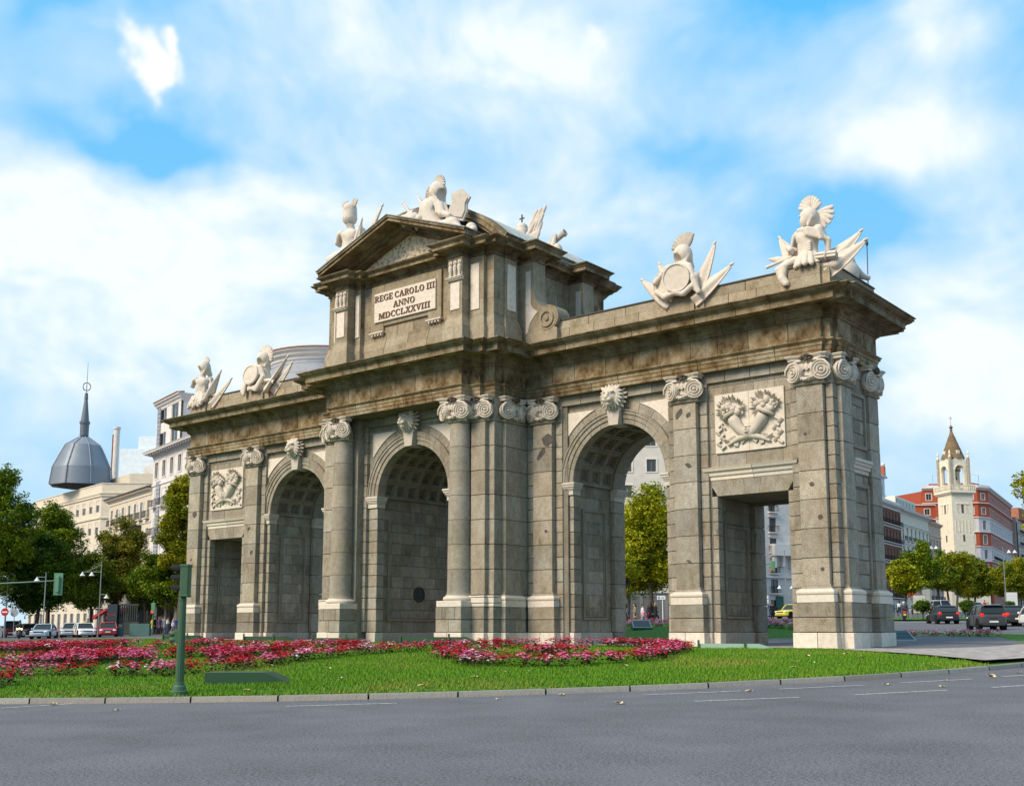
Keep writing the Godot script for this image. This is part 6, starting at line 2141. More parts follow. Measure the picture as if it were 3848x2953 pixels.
		if fl.get("balcony", 0) == 2:
			tr.bbox(Vector3(0.2, y + sill - 0.16, 0), Vector3(L - 0.2, y + sill - 0.01, 0.75), X)
			var rm := MB.new()
			rm.col = fl.get("rail", Color(0.03, 0.03, 0.035))
			rm.bbox(Vector3(0.25, y + sill + 0.98, 0.66), Vector3(L - 0.25, y + sill + 1.04, 0.71), X)
			rm.bbox(Vector3(0.25, y + sill + 0.06, 0.66), Vector3(L - 0.25, y + sill + 0.1, 0.71), X)
			var n := int(L / 0.26)
			for i in n:
				var t := lerpf(0.25, L - 0.3, i / float(n - 1))
				rm.bbox(Vector3(t, y + sill + 0.1, 0.67), Vector3(t + 0.05, y + sill + 0.98, 0.7), X)
			part("railing", rm.mesh(M.house), b)
		if fl.get("belt", 0.0) > 0.0:
			tr.bbox(Vector3(-0.1, y + h - 0.3, 0.0), Vector3(L + 0.1, y + h, fl.belt), X)
		y += h
	part("wall", mb.mesh(M.house), b)
	if tr.v.size() > 0: part("moulding", tr.mesh(M.house), b)

func cornice(b: Node3D, pts: PackedVector2Array, y: float, prof: Array, c: Color, called := "cornice") -> void:
	var mb := MB.new()
	mb.col = c
	var p := PackedVector2Array()
	# walls run left to right seen from outside: the outside lies on the path's left
	for q in pts: p.append(q - Vector2(b.position.x, b.position.z))
	var pr := PackedVector2Array()
	for q in prof: pr.append(Vector2(q[0], q[1] + y - b.position.y))
	mb.sweep(pr, p, mitres(p))
	part(called, mb.mesh(M.house), b)

func hull(b: Node3D, pts: PackedVector2Array, y0: float, y1: float, c: Color, called := "rear_wall") -> void:
	var mb := MB.new()
	mb.col = c
	var p := PackedVector2Array()
	for q in pts: p.append(q - Vector2(b.position.x, b.position.z))
	prism_y(mb, p, y0 - b.position.y, y1 - b.position.y)
	part(called, mb.mesh(M.house), b)

func lump(b: Node3D, called: String, a: Vector3, c: Vector3, col: Color, x := Transform3D(), m: Material = null) -> MeshInstance3D:
	var mb := MB.new()
	mb.col = col
	mb.cbox(a, c, 0.03, x)
	return part(called, mb.mesh(m if m else M.house), b)

func build_houses() -> void:
	var CREAM := Color(0.70, 0.61, 0.48); var WHITE := Color(0.72, 0.67, 0.63); var DARK := Color(0.06, 0.055, 0.05)
	var GREYS := Color(0.33, 0.34, 0.37); var TILE := Color(0.36, 0.15, 0.09)
	var dL := Vector2(-0.966, -0.257)
	var P0 := Vector2(-96.0, -45.9)
	var back := Vector2(-0.257, 0.966) * -1.0
	# --- A: white and grey corner block behind the gate's left wing
	var A := thing("apartment_building", "tall white and grey corner block with set-back tower and drum behind the left wing", "building", Vector3(-80, -0.6, -45))
	var a0 := P0; var a1 := P0 - dL * 55.0
	var fl := [{h = 5.0, w = 1.8, wh = 3.2, sill = 0.4}]
	for i in 4: fl.append({h = 3.87, w = 1.25, wh = 2.4, sill = 0.6, balcony = 1, shutter = Color(0.8, 0.78, 0.74), drop = 0.45, belt = 0.14 if i == 3 else 0.0})
	fl.append({h = 3.9, w = 1.2, wh = 2.2, sill = 0.7, case = true})
	facade(A, a0, a1, -0.4, fl, 18, WHITE, WHITE * 1.03, WHITE, 0.0)
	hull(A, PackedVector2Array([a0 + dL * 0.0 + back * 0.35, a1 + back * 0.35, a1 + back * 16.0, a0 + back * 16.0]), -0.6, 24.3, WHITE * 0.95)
	cornice(A, PackedVector2Array([a0 + back * 6.0, a0, a1]), 23.6, [[-0.3, 0], [0.06, 0], [0.1, 0.3], [0.2, 0.34], [0.55, 0.55], [1.1, 0.62], [1.15, 0.8], [1.25, 0.95], [-0.3, 1.05]], WHITE)
	for i in 60:
		var q := a0.lerp(a1, (i + 0.5) / 60.0)
		if i < 24:
			var X := wall_frame(a0, a1, 0)
			lump(A, "bracket", Vector3(-0.1, -0.25, 0.05), Vector3(0.1, 0, 0.95), GREYS * 1.3, Transform3D(X.basis, Vector3(q.x + 80, 24.2 + 0.55, q.y + 45)))
	# grey rusticated strip
	for i in 34:
		var X := wall_frame(a0, a1, 0)
		var q := a0.lerp(a1, 2.6 / 55.0)
		lump(A, "quoin_stone", Vector3(-0.75, 0.02, 0.0), Vector3(0.75, 0.58, 0.16), shade(GREYS, 0.06), Transform3D(X.basis, Vector3(q.x + 80, 0.5 + i * 0.6, q.y + 45)))
	# set-back tower
	var t0 := P0 - dL * 0.9 + back * 7.0; var t1 := P0 - dL * 1.0; var t2 := P0 - dL * 10.2
	t0 = t1 + Vector2(-4.6, -4.2)
	facade(A, t0, t1, 24.4, [{h = 3.3, w = 1.3, wh = 2.0, sill = 0.5}, {h = 3.3, w = 1.3, wh = 2.0, sill = 0.5}], 1, WHITE, GREYS, WHITE)
	facade(A, t1, t2, 24.4, [{h = 3.3, w = 2.6, wh = 1.9, sill = 0.6, hood = false}, {h = 3.3, w = 2.6, wh = 1.9, sill = 0.6}], 2, WHITE, GREYS, WHITE)
	hull(A, PackedVector2Array([t0 + back * 0.3, t1 + back * 0.35, t2 + back * 0.35, t2 + back * 9.0, t0 + back * 7.0]), 24.3, 30.9, WHITE)
	for e in [t1.lerp(t0, 0.14), t1.lerp(t0, 0.88), t1.lerp(t2, 0.08)]:
		for i in 11:
			var X := wall_frame(t0, t1, 0) if e != t1.lerp(t2, 0.08) else wall_frame(t1, t2, 0)
			lump(A, "quoin_stone", Vector3(-0.62, 0.02, 0.0), Vector3(0.62, 0.57, 0.12), shade(GREYS * 0.95, 0.06), Transform3D(X.basis, Vector3(e.x + 80, 25.0 + i * 0.59, e.y + 45)))
	cornice(A, PackedVector2Array([t0, t1, t2, t2 + back * 4.0]), 30.3, [[-0.3, 0], [0.05, 0], [0.08, 0.25], [0.3, 0.4], [0.35, 0.6], [0.6, 0.75], [0.65, 0.9], [-0.3, 1.0]], WHITE)
	cornice(A, PackedVector2Array([t0, t1, t2]), 31.2, [[-0.4, 0.08], [0.72, 0.08], [0.72, 0.18], [-0.4, 0.4]], TILE, "roof_tiles")
	# curved drum and penthouse over the roofs
	var dc := Vector2(-58.5, -44.5)
	var dr := MB.new()
	dr.col = GREYS * 1.25
	var dx := Transform3D(Basis(), Vector3(dc.x + 80, 0.6, dc.y + 45))
	for i in 7: dr.lathe([Vector2(7.0, 23.6 + i), Vector2(7.0, 24.57 + i), Vector2(6.96, 24.57 + i), Vector2(6.96, 24.6 + i)], 48, dx)
	part("curved_drum", dr.mesh(M.house), A)
	dr = MB.new()
	dr.col = WHITE
	dr.lathe([Vector2(6.9, 30.0), Vector2(7.1, 30.05), Vector2(7.15, 30.4), Vector2(7.5, 30.55), Vector2(7.55, 30.85), Vector2(7.9, 31.0), Vector2(7.9, 31.15), Vector2(6, 31.4)], 48, dx)
	dr.col = TILE
	dr.lathe([Vector2(8.0, 31.15), Vector2(8.0, 31.28), Vector2(5.0, 31.9), Vector2(0.01, 32.0)], 48, dx)
	part("drum_cornice", dr.mesh(M.house), A)
	var X2 := wall_frame(Vector2(-56.0, -42.0), Vector2(-40.0, -55.0), 0)
	var px := Transform3D(X2.basis, Vector3(-52.0 + 80, 0, -41.5 + 45))
	lump(A, "penthouse", Vector3(-2, 24, -8), Vector3(12.5, 33.2, 0), WHITE * 1.05, px)
	lump(A, "penthouse_window", Vector3(6.8, 29.6, -0.1), Vector3(9.6, 31.3, 0.03), Color(0.42, 0.52, 0.58), px, M.window)
	lump(A, "roof_room", Vector3(4.0, 33.2, -5), Vector3(9.0, 34.3, -0.8), WHITE, px)
	lump(A, "side_wing", Vector3(-2, 24, -4), Vector3(16.0, 28.4, 1.5), WHITE * 0.95, px)
	lump(A, "roof_tiles", Vector3(-2.1, 28.41, -4), Vector3(16.2, 28.62, 1.9), TILE, px)
	var rl := MB.new()
	rl.col = Color(0.35, 0.4, 0.45)
	for i in 9: rl.bbox(Vector3(-2 + i * 1.8, 33.2, -0.15), Vector3(-1.96 + i * 1.8, 34.3, -0.11), px)
	for y in [33.75, 34.28]: rl.bbox(Vector3(-2, y, -0.15), Vector3(12.5, y + 0.03, -0.12), px)
	part("roof_railing", rl.mesh(M.house), A)
	# --- B: cream house with iron balconies and glazed bays
	var B := thing("apartment_building", "cream terrace house with small iron balconies, glazed bay windows and a dark eaves line", "building", Vector3(-106, -0.5, -48))
	var b0 := P0 + dL * 19.9
	fl = [{h = 4.0, w = 1.8, wh = 3.0, sill = 0.2}]
	for i in 4: fl.append({h = 3.85, w = 1.0, wh = 2.5, sill = 0.35, balcony = 1, shutter = Color(0.75, 0.72, 0.66), fold = true, all = false, belt = 0.1})
	facade(B, b0, P0, -0.3, fl, 7, CREAM * 0.95, CREAM, WHITE)
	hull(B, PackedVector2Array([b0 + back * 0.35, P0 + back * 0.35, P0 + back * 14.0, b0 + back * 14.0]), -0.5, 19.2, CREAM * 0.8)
	cornice(B, PackedVector2Array([b0 + back * 5.0, b0, P0]), 18.9, [[-0.3, 0], [0.06, 0], [0.1, 0.25], [0.3, 0.5], [0.6, 0.62], [0.7, 0.8], [-0.3, 0.85]], CREAM * 0.9)
	cornice(B, PackedVector2Array([b0 + back * 5.0, b0, P0]), 19.78, [[-0.3, 0], [0.85, 0], [0.85, 0.14], [-4.0, 1.5]], Color(0.16, 0.13, 0.11), "eaves_roof")
	for q in [[5.2, 11.4], [5.2, 7.4], [5.4, 3.6]]:
		var X := wall_frame(b0, P0, 0)
		var o := b0.lerp(P0, 1.0 - q[0] / 19.9)
		var bx := Transform3D(X.basis, Vector3(o.x + 106, q[1] + 0.5, o.y + 48))
		var bay := lump(B, "bay_window", Vector3(-1.1, 0, 0), Vector3(1.1, 3.2, 0.9), Color(0.13, 0.15, 0.14), bx, M.window)
		for i in 6: lump(bay, "mullion", Vector3(-1.14 + i * 0.44, 0.0, 0.86), Vector3(-1.06 + i * 0.44, 3.2, 0.95), DARK, bx)
		lump(bay, "bay_roof", Vector3(-1.25, 3.2, 0), Vector3(1.25, 3.4, 1.05), DARK, bx)
		lump(bay, "bay_sill", Vector3(-1.2, -0.9, 0), Vector3(1.2, 0.0, 0.98), DARK * 1.4, bx)
	# --- C: big cream corner house with ivy terrace and slate dome
	var C := thing("apartment_building", "big cream corner house with ivy roof terrace and grey slate dome with spire", "building", Vector3(-138, -0.5, -64))
	var k0 := Vector2(-168, -66.5); var k1 := Vector2(-133.2, -60.2); var k2 := Vector2(-116, -73.5)
	fl = [{h = 4.5, w = 1.6, wh = 3.0, sill = 0.4}]
	for i in 5: fl.append({h = 3.75, w = 1.5, wh = 2.0, sill = 0.8, shutter = Color(0.7, 0.62, 0.5), drop = 0.4, belt = 0.2 if i >= 3 else 0.0})
	facade(C, k0, k1, -0.2, fl, 11, CREAM, CREAM * 1.05, WHITE)
	fl[4] = {h = 3.75, w = 2.6, wh = 2.0, sill = 0.8, shutter = Color(0.7, 0.66, 0.6), drop = 0.5, belt = 0.2}
	facade(C, k1, k2, -0.2, fl, 3, CREAM, CREAM * 1.05, WHITE)
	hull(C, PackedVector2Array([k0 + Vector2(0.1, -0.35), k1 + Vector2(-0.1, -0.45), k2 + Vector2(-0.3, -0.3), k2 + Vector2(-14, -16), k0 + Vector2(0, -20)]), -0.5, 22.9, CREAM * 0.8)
	cornice(C, PackedVector2Array([k0, k1, k2]), 22.9, [[-0.4, 0], [0.1, 0], [0.3, 0.2], [0.35, 0.4], [0.0, 0.45], [0.0, 1.9], [0.1, 1.95], [0.1, 2.1], [-0.4, 2.1]], CREAM)
	hull(C, PackedVector2Array([Vector2(-165, -73), Vector2(-136, -67), Vector2(-124, -77), Vector2(-135, -88), Vector2(-165, -88)]), 22.9, 27.6, CREAM * 0.95, "upper_storey")
	hull(C, PackedVector2Array([Vector2(-146, -76), Vector2(-126, -77), Vector2(-126, -90), Vector2(-146, -90)]), 27.6, 30.8, WHITE, "roof_room")
	var q := RandomNumberGenerator.new()
	q.seed = 91
	var cs := []
	for i in 120:
		var t := q.randf()
		var p := Vector2(-150, -64.5).lerp(k1, t * 2.0) if t < 0.5 else k1.lerp(k2, t * 2.0 - 1.0)
		var hang := q.randf_range(-2.6, 2.6) if q.randf() < 0.6 else q.randf_range(0.5, 3.0)
		cs.append([Vector3(p.x + 138 + q.randf_range(-0.5, 0.6), 25.6 + hang, p.y + 64 + q.randf_range(-1.6, 0.5)), q.randf_range(0.8, 1.3), 1.0])
	var iv := MultiMeshInstance3D.new()
	iv.multimesh = crown_of(cs, 75, Color(0.05, 0.1, 0.012), Color(0.16, 0.2, 0.02), q, 1.5)
	iv.name = "ivy"
	iv.set_meta("kind", "stuff")
	C.add_child(iv, true)
	# dome: square slate hood, two slopes, lantern and spire
	var slate := Color(0.23, 0.27, 0.33)
	var dm := MB.new()
	var dmx := Transform3D(Basis(Vector3.UP, 0.55), Vector3(-147.5 + 138, 0.5, -64.5 + 64))
	var lev := [[5.6, 26.0], [5.2, 29.2], [3.9, 32.0], [3.2, 33.4], [0.9, 35.0]]
	for i in lev.size() - 1:
		dm.col = shade(slate * (1.25 if i == 3 else 1.0), 0.04)
		dm.lathe([Vector2(lev[i][0], lev[i][1]), Vector2(lev[i + 1][0], lev[i + 1][1])], 8, dmx)
		for j in 8:
			var aa := TAU * j / 8.0
			var A3 := dmx * Vector3(cos(aa) * lev[i][0], lev[i][1], sin(aa) * lev[i][0])
			var B3 := dmx * Vector3(cos(aa) * lev[i + 1][0], lev[i + 1][1], sin(aa) * lev[i + 1][0])
			dm.tube([A3, B3], [0.12, 0.12], 5)
	var dome := part("slate_dome", dm.mesh(M.lead), C)
	var sp := MB.new()
	sp.col = slate * 0.7
	sp.lathe([Vector2(0.8, 35.2), Vector2(0.8, 37.4), Vector2(0.95, 37.5), Vector2(0.95, 37.9), Vector2(0.75, 38.0), Vector2(0.3, 42.0), Vector2(0.36, 42.1), Vector2(0.28, 43.2), Vector2(0.02, 43.3)], 8, dmx)
	sp.tube([dmx * Vector3(0, 43.2, 0), dmx * Vector3(0, 49.0, 0)], [0.07, 0.03], 5)
	for i in 3:
		var pts := []; var rad := []
		for j in 17:
			var t := TAU * j / 16.0
			pts.append(dmx * (Vector3(0, 44.4, 0) + Basis(Vector3.UP, i * 1.05) * Vector3(cos(t) * 0.75, sin(t) * 0.75, 0))); rad.append(0.06)
		sp.tube(pts, rad, 5, 1.0, false)
	part("spire", sp.mesh(M.lead), dome)
	# --- D: pale modern roofs behind, with mast and chimney
	var D := thing("tower_building", "pale modern block with a lattice mast on its roof behind the ivy house", "building", Vector3(-160, 0, -86))
	var xd := Transform3D(Basis(Vector3.UP, 0.68), Vector3.ZERO)
	lump(D, "wall", Vector3(-6, 0, -8), Vector3(10, 37.0, 0), Color(0.75, 0.82, 0.86), xd)
	lump(D, "roof_room", Vector3(-2.5, 37.0, -7), Vector3(9.5, 39.6, -0.5), Color(0.8, 0.86, 0.9), xd)
	lump(D, "roof_room", Vector3(0.8, 39.6, -6), Vector3(9.0, 42.4, -1.0), Color(0.8, 0.86, 0.9), xd)
	var ms := MB.new()
	ms.col = Color(0.45, 0.5, 0.55)
	for i in 3:
		var e := Vector3(cos(i * 2.1) * 0.28, 0, sin(i * 2.1) * 0.28)
		ms.tube([Vector3(-1.6, 39.0, -3) + e, Vector3(-1.6, 47.4, -3) + e * 0.3], [0.05, 0.05], 4)
	for i in 12: ms.bbox(Vector3(-1.9, 39.3 + i * 0.7, -3.2), Vector3(-1.3, 39.36 + i * 0.7, -2.8))
	part("mast", ms.mesh(M.lead), D)
	var ch := MB.new()
	ch.col = WHITE
	ch.lathe([Vector2(0.55, 27.0), Vector2(0.55, 38.0), Vector2(0.7, 38.0), Vector2(0.7, 38.4), Vector2(0.2, 38.5)], 14)
	ch.col = Color(0.3, 0.16, 0.1)
	ch.tube([Vector3(-0.75, 27, 0.3), Vector3(-0.75, 37.0, 0.3)], [0.16, 0.16], 6)
	var chm := single("chimney", ch.mesh(M.house), "white cylindrical flue with a rusty pipe above the ivy terrace", "chimney", Vector3(-150.3, 0, -72.7))
	# --- right avenue
	var dR := Vector2(-0.1, -0.995)
	var P1 := Vector2(-48.85, -188.5)
	var at := func(s: float) -> Vector2: return P1 + dR * s
	var bk := Vector2(-0.995, 0.1)
	var R1 := thing("apartment_building", "brown shuttered house with long black iron balconies beside the gate's right pillar", "building", Vector3(-50, 2.4, -195))
	var BROWN := Color(0.11, 0.05, 0.035)
	fl = [{h = 4.6, w = 1.8, wh = 3.2, sill = 0.3}]
	for i in 5: fl.append({h = 3.95, w = 1.25, wh = 2.75, sill = 0.35, balcony = 2, shutter = BROWN, drop = 1.0, belt = 0.3, wall = BROWN * 2.2})
	facade(R1, at.call(-10.0), at.call(18.4), 2.4, fl, 11, WHITE * 0.95, WHITE, WHITE)
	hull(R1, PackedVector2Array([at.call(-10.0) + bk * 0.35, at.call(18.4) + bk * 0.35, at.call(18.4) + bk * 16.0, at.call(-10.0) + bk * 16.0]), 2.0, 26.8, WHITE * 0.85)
	cornice(R1, PackedVector2Array([at.call(-10.0), at.call(18.4), at.call(18.4) + bk * 6.0]), 26.6, [[-0.3, 0], [0.1, 0], [0.2, 0.3], [0.7, 0.6], [0.9, 0.7], [1.0, 1.1], [0.1, 1.2], [0.1, 1.9], [-0.3, 1.9]], WHITE)
	var xr := wall_frame(at.call(0.0), at.call(18.0), 0)
	var X := Transform3D(xr.basis, Vector3(P1.x + 50, -2.4, P1.y + 195))
	lump(R1, "dormer", Vector3(3.2, 28.4, -5), Vector3(7.4, 33.0, -0.2), Color(0.75, 0.76, 0.8), X)
	lump(R1, "dormer_window", Vector3(4.6, 29.0, -0.25), Vector3(6.0, 31.4, -0.12), Color(0.1, 0.12, 0.13), X, M.window)
	lump(R1, "dormer_cornice", Vector3(2.7, 33.0, -5.4), Vector3(7.9, 33.5, 0.3), WHITE, X)
	for e in [3.2, 7.0]:
		lump(R1, "brick_post", Vector3(e - 0.35, 33.5, -0.7), Vector3(e + 0.5, 35.6, 0.1), Color(0.4, 0.12, 0.07), X)
		var bl := MB.new()
		bl.col = WHITE
		bl.ball(X * Vector3(e + 0.07, 36.0, -0.3), Vector3(0.5, 0.45, 0.5))
		part("post_ball", bl.mesh(M.house), R1)
	lump(R1, "brick_wall", Vector3(-2.0, 28.4, -5), Vector3(3.2, 31.0, -0.9), Color(0.42, 0.13, 0.07), X)
	cs = []
	for i in 22: cs.append([X * Vector3(q.randf_range(-3.0, 2.5) if i < 14 else q.randf_range(7.5, 10.0), q.randf_range(28.6, 31.5) if i < 14 else q.randf_range(27.8, 29.6), q.randf_range(-1.0, 0.1)), 0.7, 1.0])
	var pl := MultiMeshInstance3D.new()
	pl.multimesh = crown_of(cs, 45, Color(0.05, 0.1, 0.012), Color(0.14, 0.2, 0.02), q, 1.6)
	pl.name = "terrace_plants"
	pl.set_meta("kind", "stuff")
	R1.add_child(pl, true)
	var R2 := thing("apartment_building", "pale yellow house with arched window heads and a glazed roof gallery on the right avenue", "building", Vector3(-52, 2.6, -220))
	fl = [{h = 4.6, w = 1.8, wh = 3.2, sill = 0.3}]
	for i in 4: fl.append({h = 4.3, w = 1.3, wh = 2.9, sill = 0.4, balcony = 1, hood = true, belt = 0.22})
	fl.append({h = 2.6, wh = 0.0})
	facade(R2, at.call(18.6), at.call(44.8), 2.6, fl, 7, Color(0.78, 0.70, 0.55), WHITE, WHITE)
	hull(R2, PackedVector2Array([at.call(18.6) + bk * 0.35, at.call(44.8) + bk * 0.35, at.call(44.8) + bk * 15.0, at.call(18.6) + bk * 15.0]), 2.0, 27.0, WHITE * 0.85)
	cornice(R2, PackedVector2Array([at.call(18.6), at.call(44.8), at.call(44.8) + bk * 6.0]), 26.5, [[-0.3, 0], [0.1, 0], [0.2, 0.3], [0.6, 0.5], [0.9, 0.6], [1.0, 1.1], [-0.3, 1.2]], WHITE * 0.95)
	xr = wall_frame(at.call(18.6), at.call(44.0), 0)
	var o2: Vector2 = at.call(18.6)
	X = Transform3D(xr.basis, Vector3(o2.x + 52, -2.6, o2.y + 220))
	lump(R2, "roof_gallery", Vector3(1.0, 27.6, -7), Vector3(19.0, 30.6, -1.2), Color(0.8, 0.76, 0.62), X)
	for i in 6: lump(R2, "gallery_window", Vector3(1.8 + i * 2.9, 28.2, -1.3), Vector3(3.9 + i * 2.9, 30.1, -1.12), Color(0.3, 0.33, 0.33), X, M.window)
	lump(R2, "tile_roof", Vector3(-1.0, 30.6, -12), Vector3(14.0, 31.6, -5), TILE, X)
	var R3 := thing("apartment_building", "low beige-pink house with curved corner balconies left of the church tower", "building", Vector3(-54, 2.7, -240))
	fl = [{h = 4.6, w = 1.6, wh = 3.0, sill = 0.3}]
	for i in 4: fl.append({h = 4.1, w = 1.2, wh = 2.6, sill = 0.4, balcony = 1 if i % 2 == 0 else 0, case = true, belt = 0.15})
	fl.append({h = 3.0, wh = 0.0})
	var ROSY := Color(0.60, 0.44, 0.34)
	facade(R3, at.call(45.0), at.call(57.5), 2.7, fl, 4, ROSY, ROSY * 1.15, WHITE)
	hull(R3, PackedVector2Array([at.call(45.0) + bk * 0.35, at.call(57.5) + bk * 0.35, at.call(57.5) + bk * 15.0, at.call(45.0) + bk * 15.0]), 2.0, 26.3, ROSY * 0.85)
	cornice(R3, PackedVector2Array([at.call(45.0), at.call(57.5)]), 26.0, [[-0.3, 0], [0.1, 0], [0.6, 0.5], [0.7, 0.8], [-0.3, 0.9]], ROSY * 1.1)
	# pale blocks and chimney behind them
	var Q := thing("tower_building", "pale grey roof blocks with chimney and aerial above the beige-pink house", "building", Vector3(-80, 2.0, -250))
	lump(Q, "wall", Vector3(-16, 0, -4), Vector3(6, 33.0, 6), Color(0.62, 0.58, 0.54))
	lump(Q, "roof_room", Vector3(-16, 33.0, -3), Vector3(-4, 40.5, 5), Color(0.72, 0.75, 0.77))
	lump(Q, "roof_room", Vector3(-4, 33.0, -3), Vector3(2, 36.0, 5), Color(0.72, 0.73, 0.74))
	lump(Q, "chimney", Vector3(-0.8, 36.0, 0), Vector3(0.8, 42.5, 1.6), Color(0.8, 0.8, 0.78))
	lump(Q, "chimney_pot", Vector3(-0.6, 42.5, 0.2), Vector3(0.6, 43.8, 1.4), Color(0.3, 0.14, 0.08))
	# --- church bell tower
	var T := thing("church_tower", "cream church bell tower with open belfry, brown pointed roof and cross", "church", Vector3(-66.2, 2.9, -296.0), deg_to_rad(51.0))
	var ST := Color(0.80, 0.72, 0.56)
	var ts := 3.45
	for q4 in [[0.0, 19.5, ts + 0.25], [19.5, 37.6, ts]]:
		lump(T, "shaft", Vector3(-q4[2], q4[0], -q4[2]), Vector3(q4[2], q4[1], q4[2]), ST)
	lump(T, "porch_wall", Vector3(-6.5, 0, -3), Vector3(6.5, 15.0, 5.5), ST * 1.02)
	for i in 12: lump(T, "merlon", Vector3(-6.3 + i * 1.1, 15.0, 5.0), Vector3(-5.8 + i * 1.1, 15.9, 5.5), ST)
	for sd in 4:
		var bs := Transform3D(Basis(Vector3.UP, sd * PI / 2), Vector3.ZERO)
		if sd > 2 or sd == 2: pass
		for i in 5: lump(T, "blind_arch", Vector3(-2.6 + i * 1.1, 26.0, ts), Vector3(-2.45 + i * 1.1, 29.5, ts + 0.12), ST * 1.03, bs)
		for i in 3:
			lump(T, "slit_window", Vector3(-1.9 + i * 1.5, 31.6, ts - 0.3), Vector3(-1.1 + i * 1.5, 34.2, ts + 0.02), Color(0.12, 0.1, 0.08) if i == 1 else ST * 0.85, bs)
			lump(T, "window_frame", Vector3(-2.1 + i * 1.5, 34.2, ts), Vector3(-0.9 + i * 1.5, 34.6, ts + 0.15), ST * 1.05, bs)
		for y in [18.5, 24.5, 12.0]: lump(T, "slit_window", Vector3(-0.35, y - 1.2, ts - 0.1), Vector3(0.35, y + 0.8, ts + (0.27 if y < 19.5 else 0.02)), Color(0.12, 0.09, 0.07), bs)
		# balcony
		for i in 16: lump(T, "bracket", Vector3(-3.6 + i * 0.48, 37.2, ts), Vector3(-3.4 + i * 0.48, 37.8, ts + 0.55), ST * 0.95, bs)
		lump(T, "parapet", Vector3(-4.2, 39.6, 4.0), Vector3(4.2, 39.9, 4.25), ST, bs)
		for i in 14: lump(T, "baluster", Vector3(-4.1 + i * 0.62, 38.5, 4.02), Vector3(-3.8 + i * 0.62, 39.6, 4.2), ST, bs)
		# belfry arch
		var ar := MB.new()
		ar.col = ST * 1.03
		var fp := pv([-3.0, 38.4, -1.45, 38.4])
		fp.append_array(arc_pts(0, 44.4, 1.45, PI, 0, 12))
		fp.append_array(pv([1.45, 38.4, 3.0, 38.4, 3.0, 47.6, 1.6, 47.6, 0.0, 49.4, -1.6, 47.6, -3.0, 47.6]))
		ar.extrude(fp, 0.7, bs * Transform3D(Basis(), Vector3(0, 0, 2.3)))
		part("belfry_wall", ar.mesh(M.house), T)
		ar = MB.new()
		ar.col = ST * 1.1
		ring(ar, 0, 44.4, 1.5, 1.75, 0, PI, 3.0, 3.2, 12)
		var ax := MB.new()
		ax.col = ST * 1.1
		for i in ar.v.size(): ar.v[i] = bs * ar.v[i]; 
		for i in ar.n.size(): ar.n[i] = bs.basis * ar.n[i]
		part("arch_moulding", ar.mesh(M.house), T)
		for s in [-1, 1]:
			lump(T, "corner_shaft", Vector3(s * 3.0 - 0.35, 38.4, 2.65), Vector3(s * 3.0 + 0.35, 48.2, 3.35), ST, bs)
		var pn := MB.new()
		pn.col = ST * 1.05
		pn.lathe([Vector2(0.35, 48.2), Vector2(0.4, 48.5), Vector2(0.2, 49.0), Vector2(0.3, 49.5), Vector2(0.02, 50.6)], 8, bs * Transform3D(Basis(), Vector3(3.0, 0, 3.0)))
		part("pinnacle", pn.mesh(M.house), T)
		lump(T, "roof_dormer", Vector3(-0.5, 48.2, 2.2), Vector3(0.5, 50.4, 2.9), ST, bs)
	lump(T, "balcony_floor", Vector3(-4.2, 37.6, -4.2), Vector3(4.2, 38.4, 4.2), ST)
	lump(T, "belfry_ceiling", Vector3(-2.6, 46.4, -2.6), Vector3(2.6, 47.4, 2.6), ST * 0.8)
	var be := MB.new()
	be.col = Color(0.1, 0.09, 0.07)
	be.lathe([Vector2(0.02, 44.6), Vector2(0.4, 44.4), Vector2(0.6, 43.2), Vector2(1.1, 42.2), Vector2(1.1, 42.0), Vector2(0.1, 42.1)], 14)
	be.bbox(Vector3(-2.4, 44.6, -0.15), Vector3(2.4, 44.9, 0.15))
	part("bell", be.mesh(M.metal), T)
	var rf := MB.new()
	for i in 5:
		var y0 := 48.0 + i * 1.75
		rf.col = Color(0.22, 0.15, 0.085) * (0.85 if i % 2 else 1.0)
		rf.lathe([Vector2(3.5 - i * 0.66, y0), Vector2(3.5 - i * 0.66 - 0.58, y0 + 1.7), Vector2(3.5 - i * 0.66 - 0.7, y0 + 1.75)], 8)
	rf.col = Color(0.2, 0.13, 0.08)
	rf.lathe([Vector2(0.3, 56.7), Vector2(0.5, 56.9), Vector2(0.2, 57.2), Vector2(0.6, 57.7), Vector2(0.2, 58.3), Vector2(0.05, 58.5), Vector2(0.04, 61.4)], 10)
	rf.bbox(Vector3(-0.5, 60.4, -0.06), Vector3(0.5, 60.55, 0.06))
	part("spire_roof", rf.mesh(M.house), T)
	# --- red and white houses
	var RED := Color(0.45, 0.10, 0.05)
	var V := thing("apartment_building", "red and white corner house with rounded front right of the church tower", "building", Vector3(-70, 2.9, -330))
	var v0 := Vector2(-82, -314.0); var v1 := Vector2(-67.5, -322.5); var v2 := Vector2(-65.5, -327.0); var v3 := Vector2(-74.5, -386.0)
	fl = [{h = 5.5, w = 1.6, wh = 3.5, sill = 0.4}]
	for i in 6: fl.append({h = 4.6, w = 1.5, wh = 2.9, sill = 0.6, case = true, belt = 0.3, balcony = 1 if i in [1, 2] else 0, wall = RED if i % 2 == 0 else Color(0.72, 0.66, 0.66)})
	for i in 2: fl.append({h = 4.6, w = 1.6, wh = 2.0, sill = 0.9, case = true, belt = 0.4, wall = RED})
	facade(V, v0, v1, 2.9, fl, 4, RED, WHITE, WHITE)
	facade(V, v1, v2, 2.9, fl, 1, RED, WHITE, WHITE)
	for f2 in fl: f2.erase("balcony")
	for i in [2, 3, 4]: fl[i].balcony = 2
	facade(V, v2, v3, 2.9, fl, 15, RED, WHITE, WHITE)
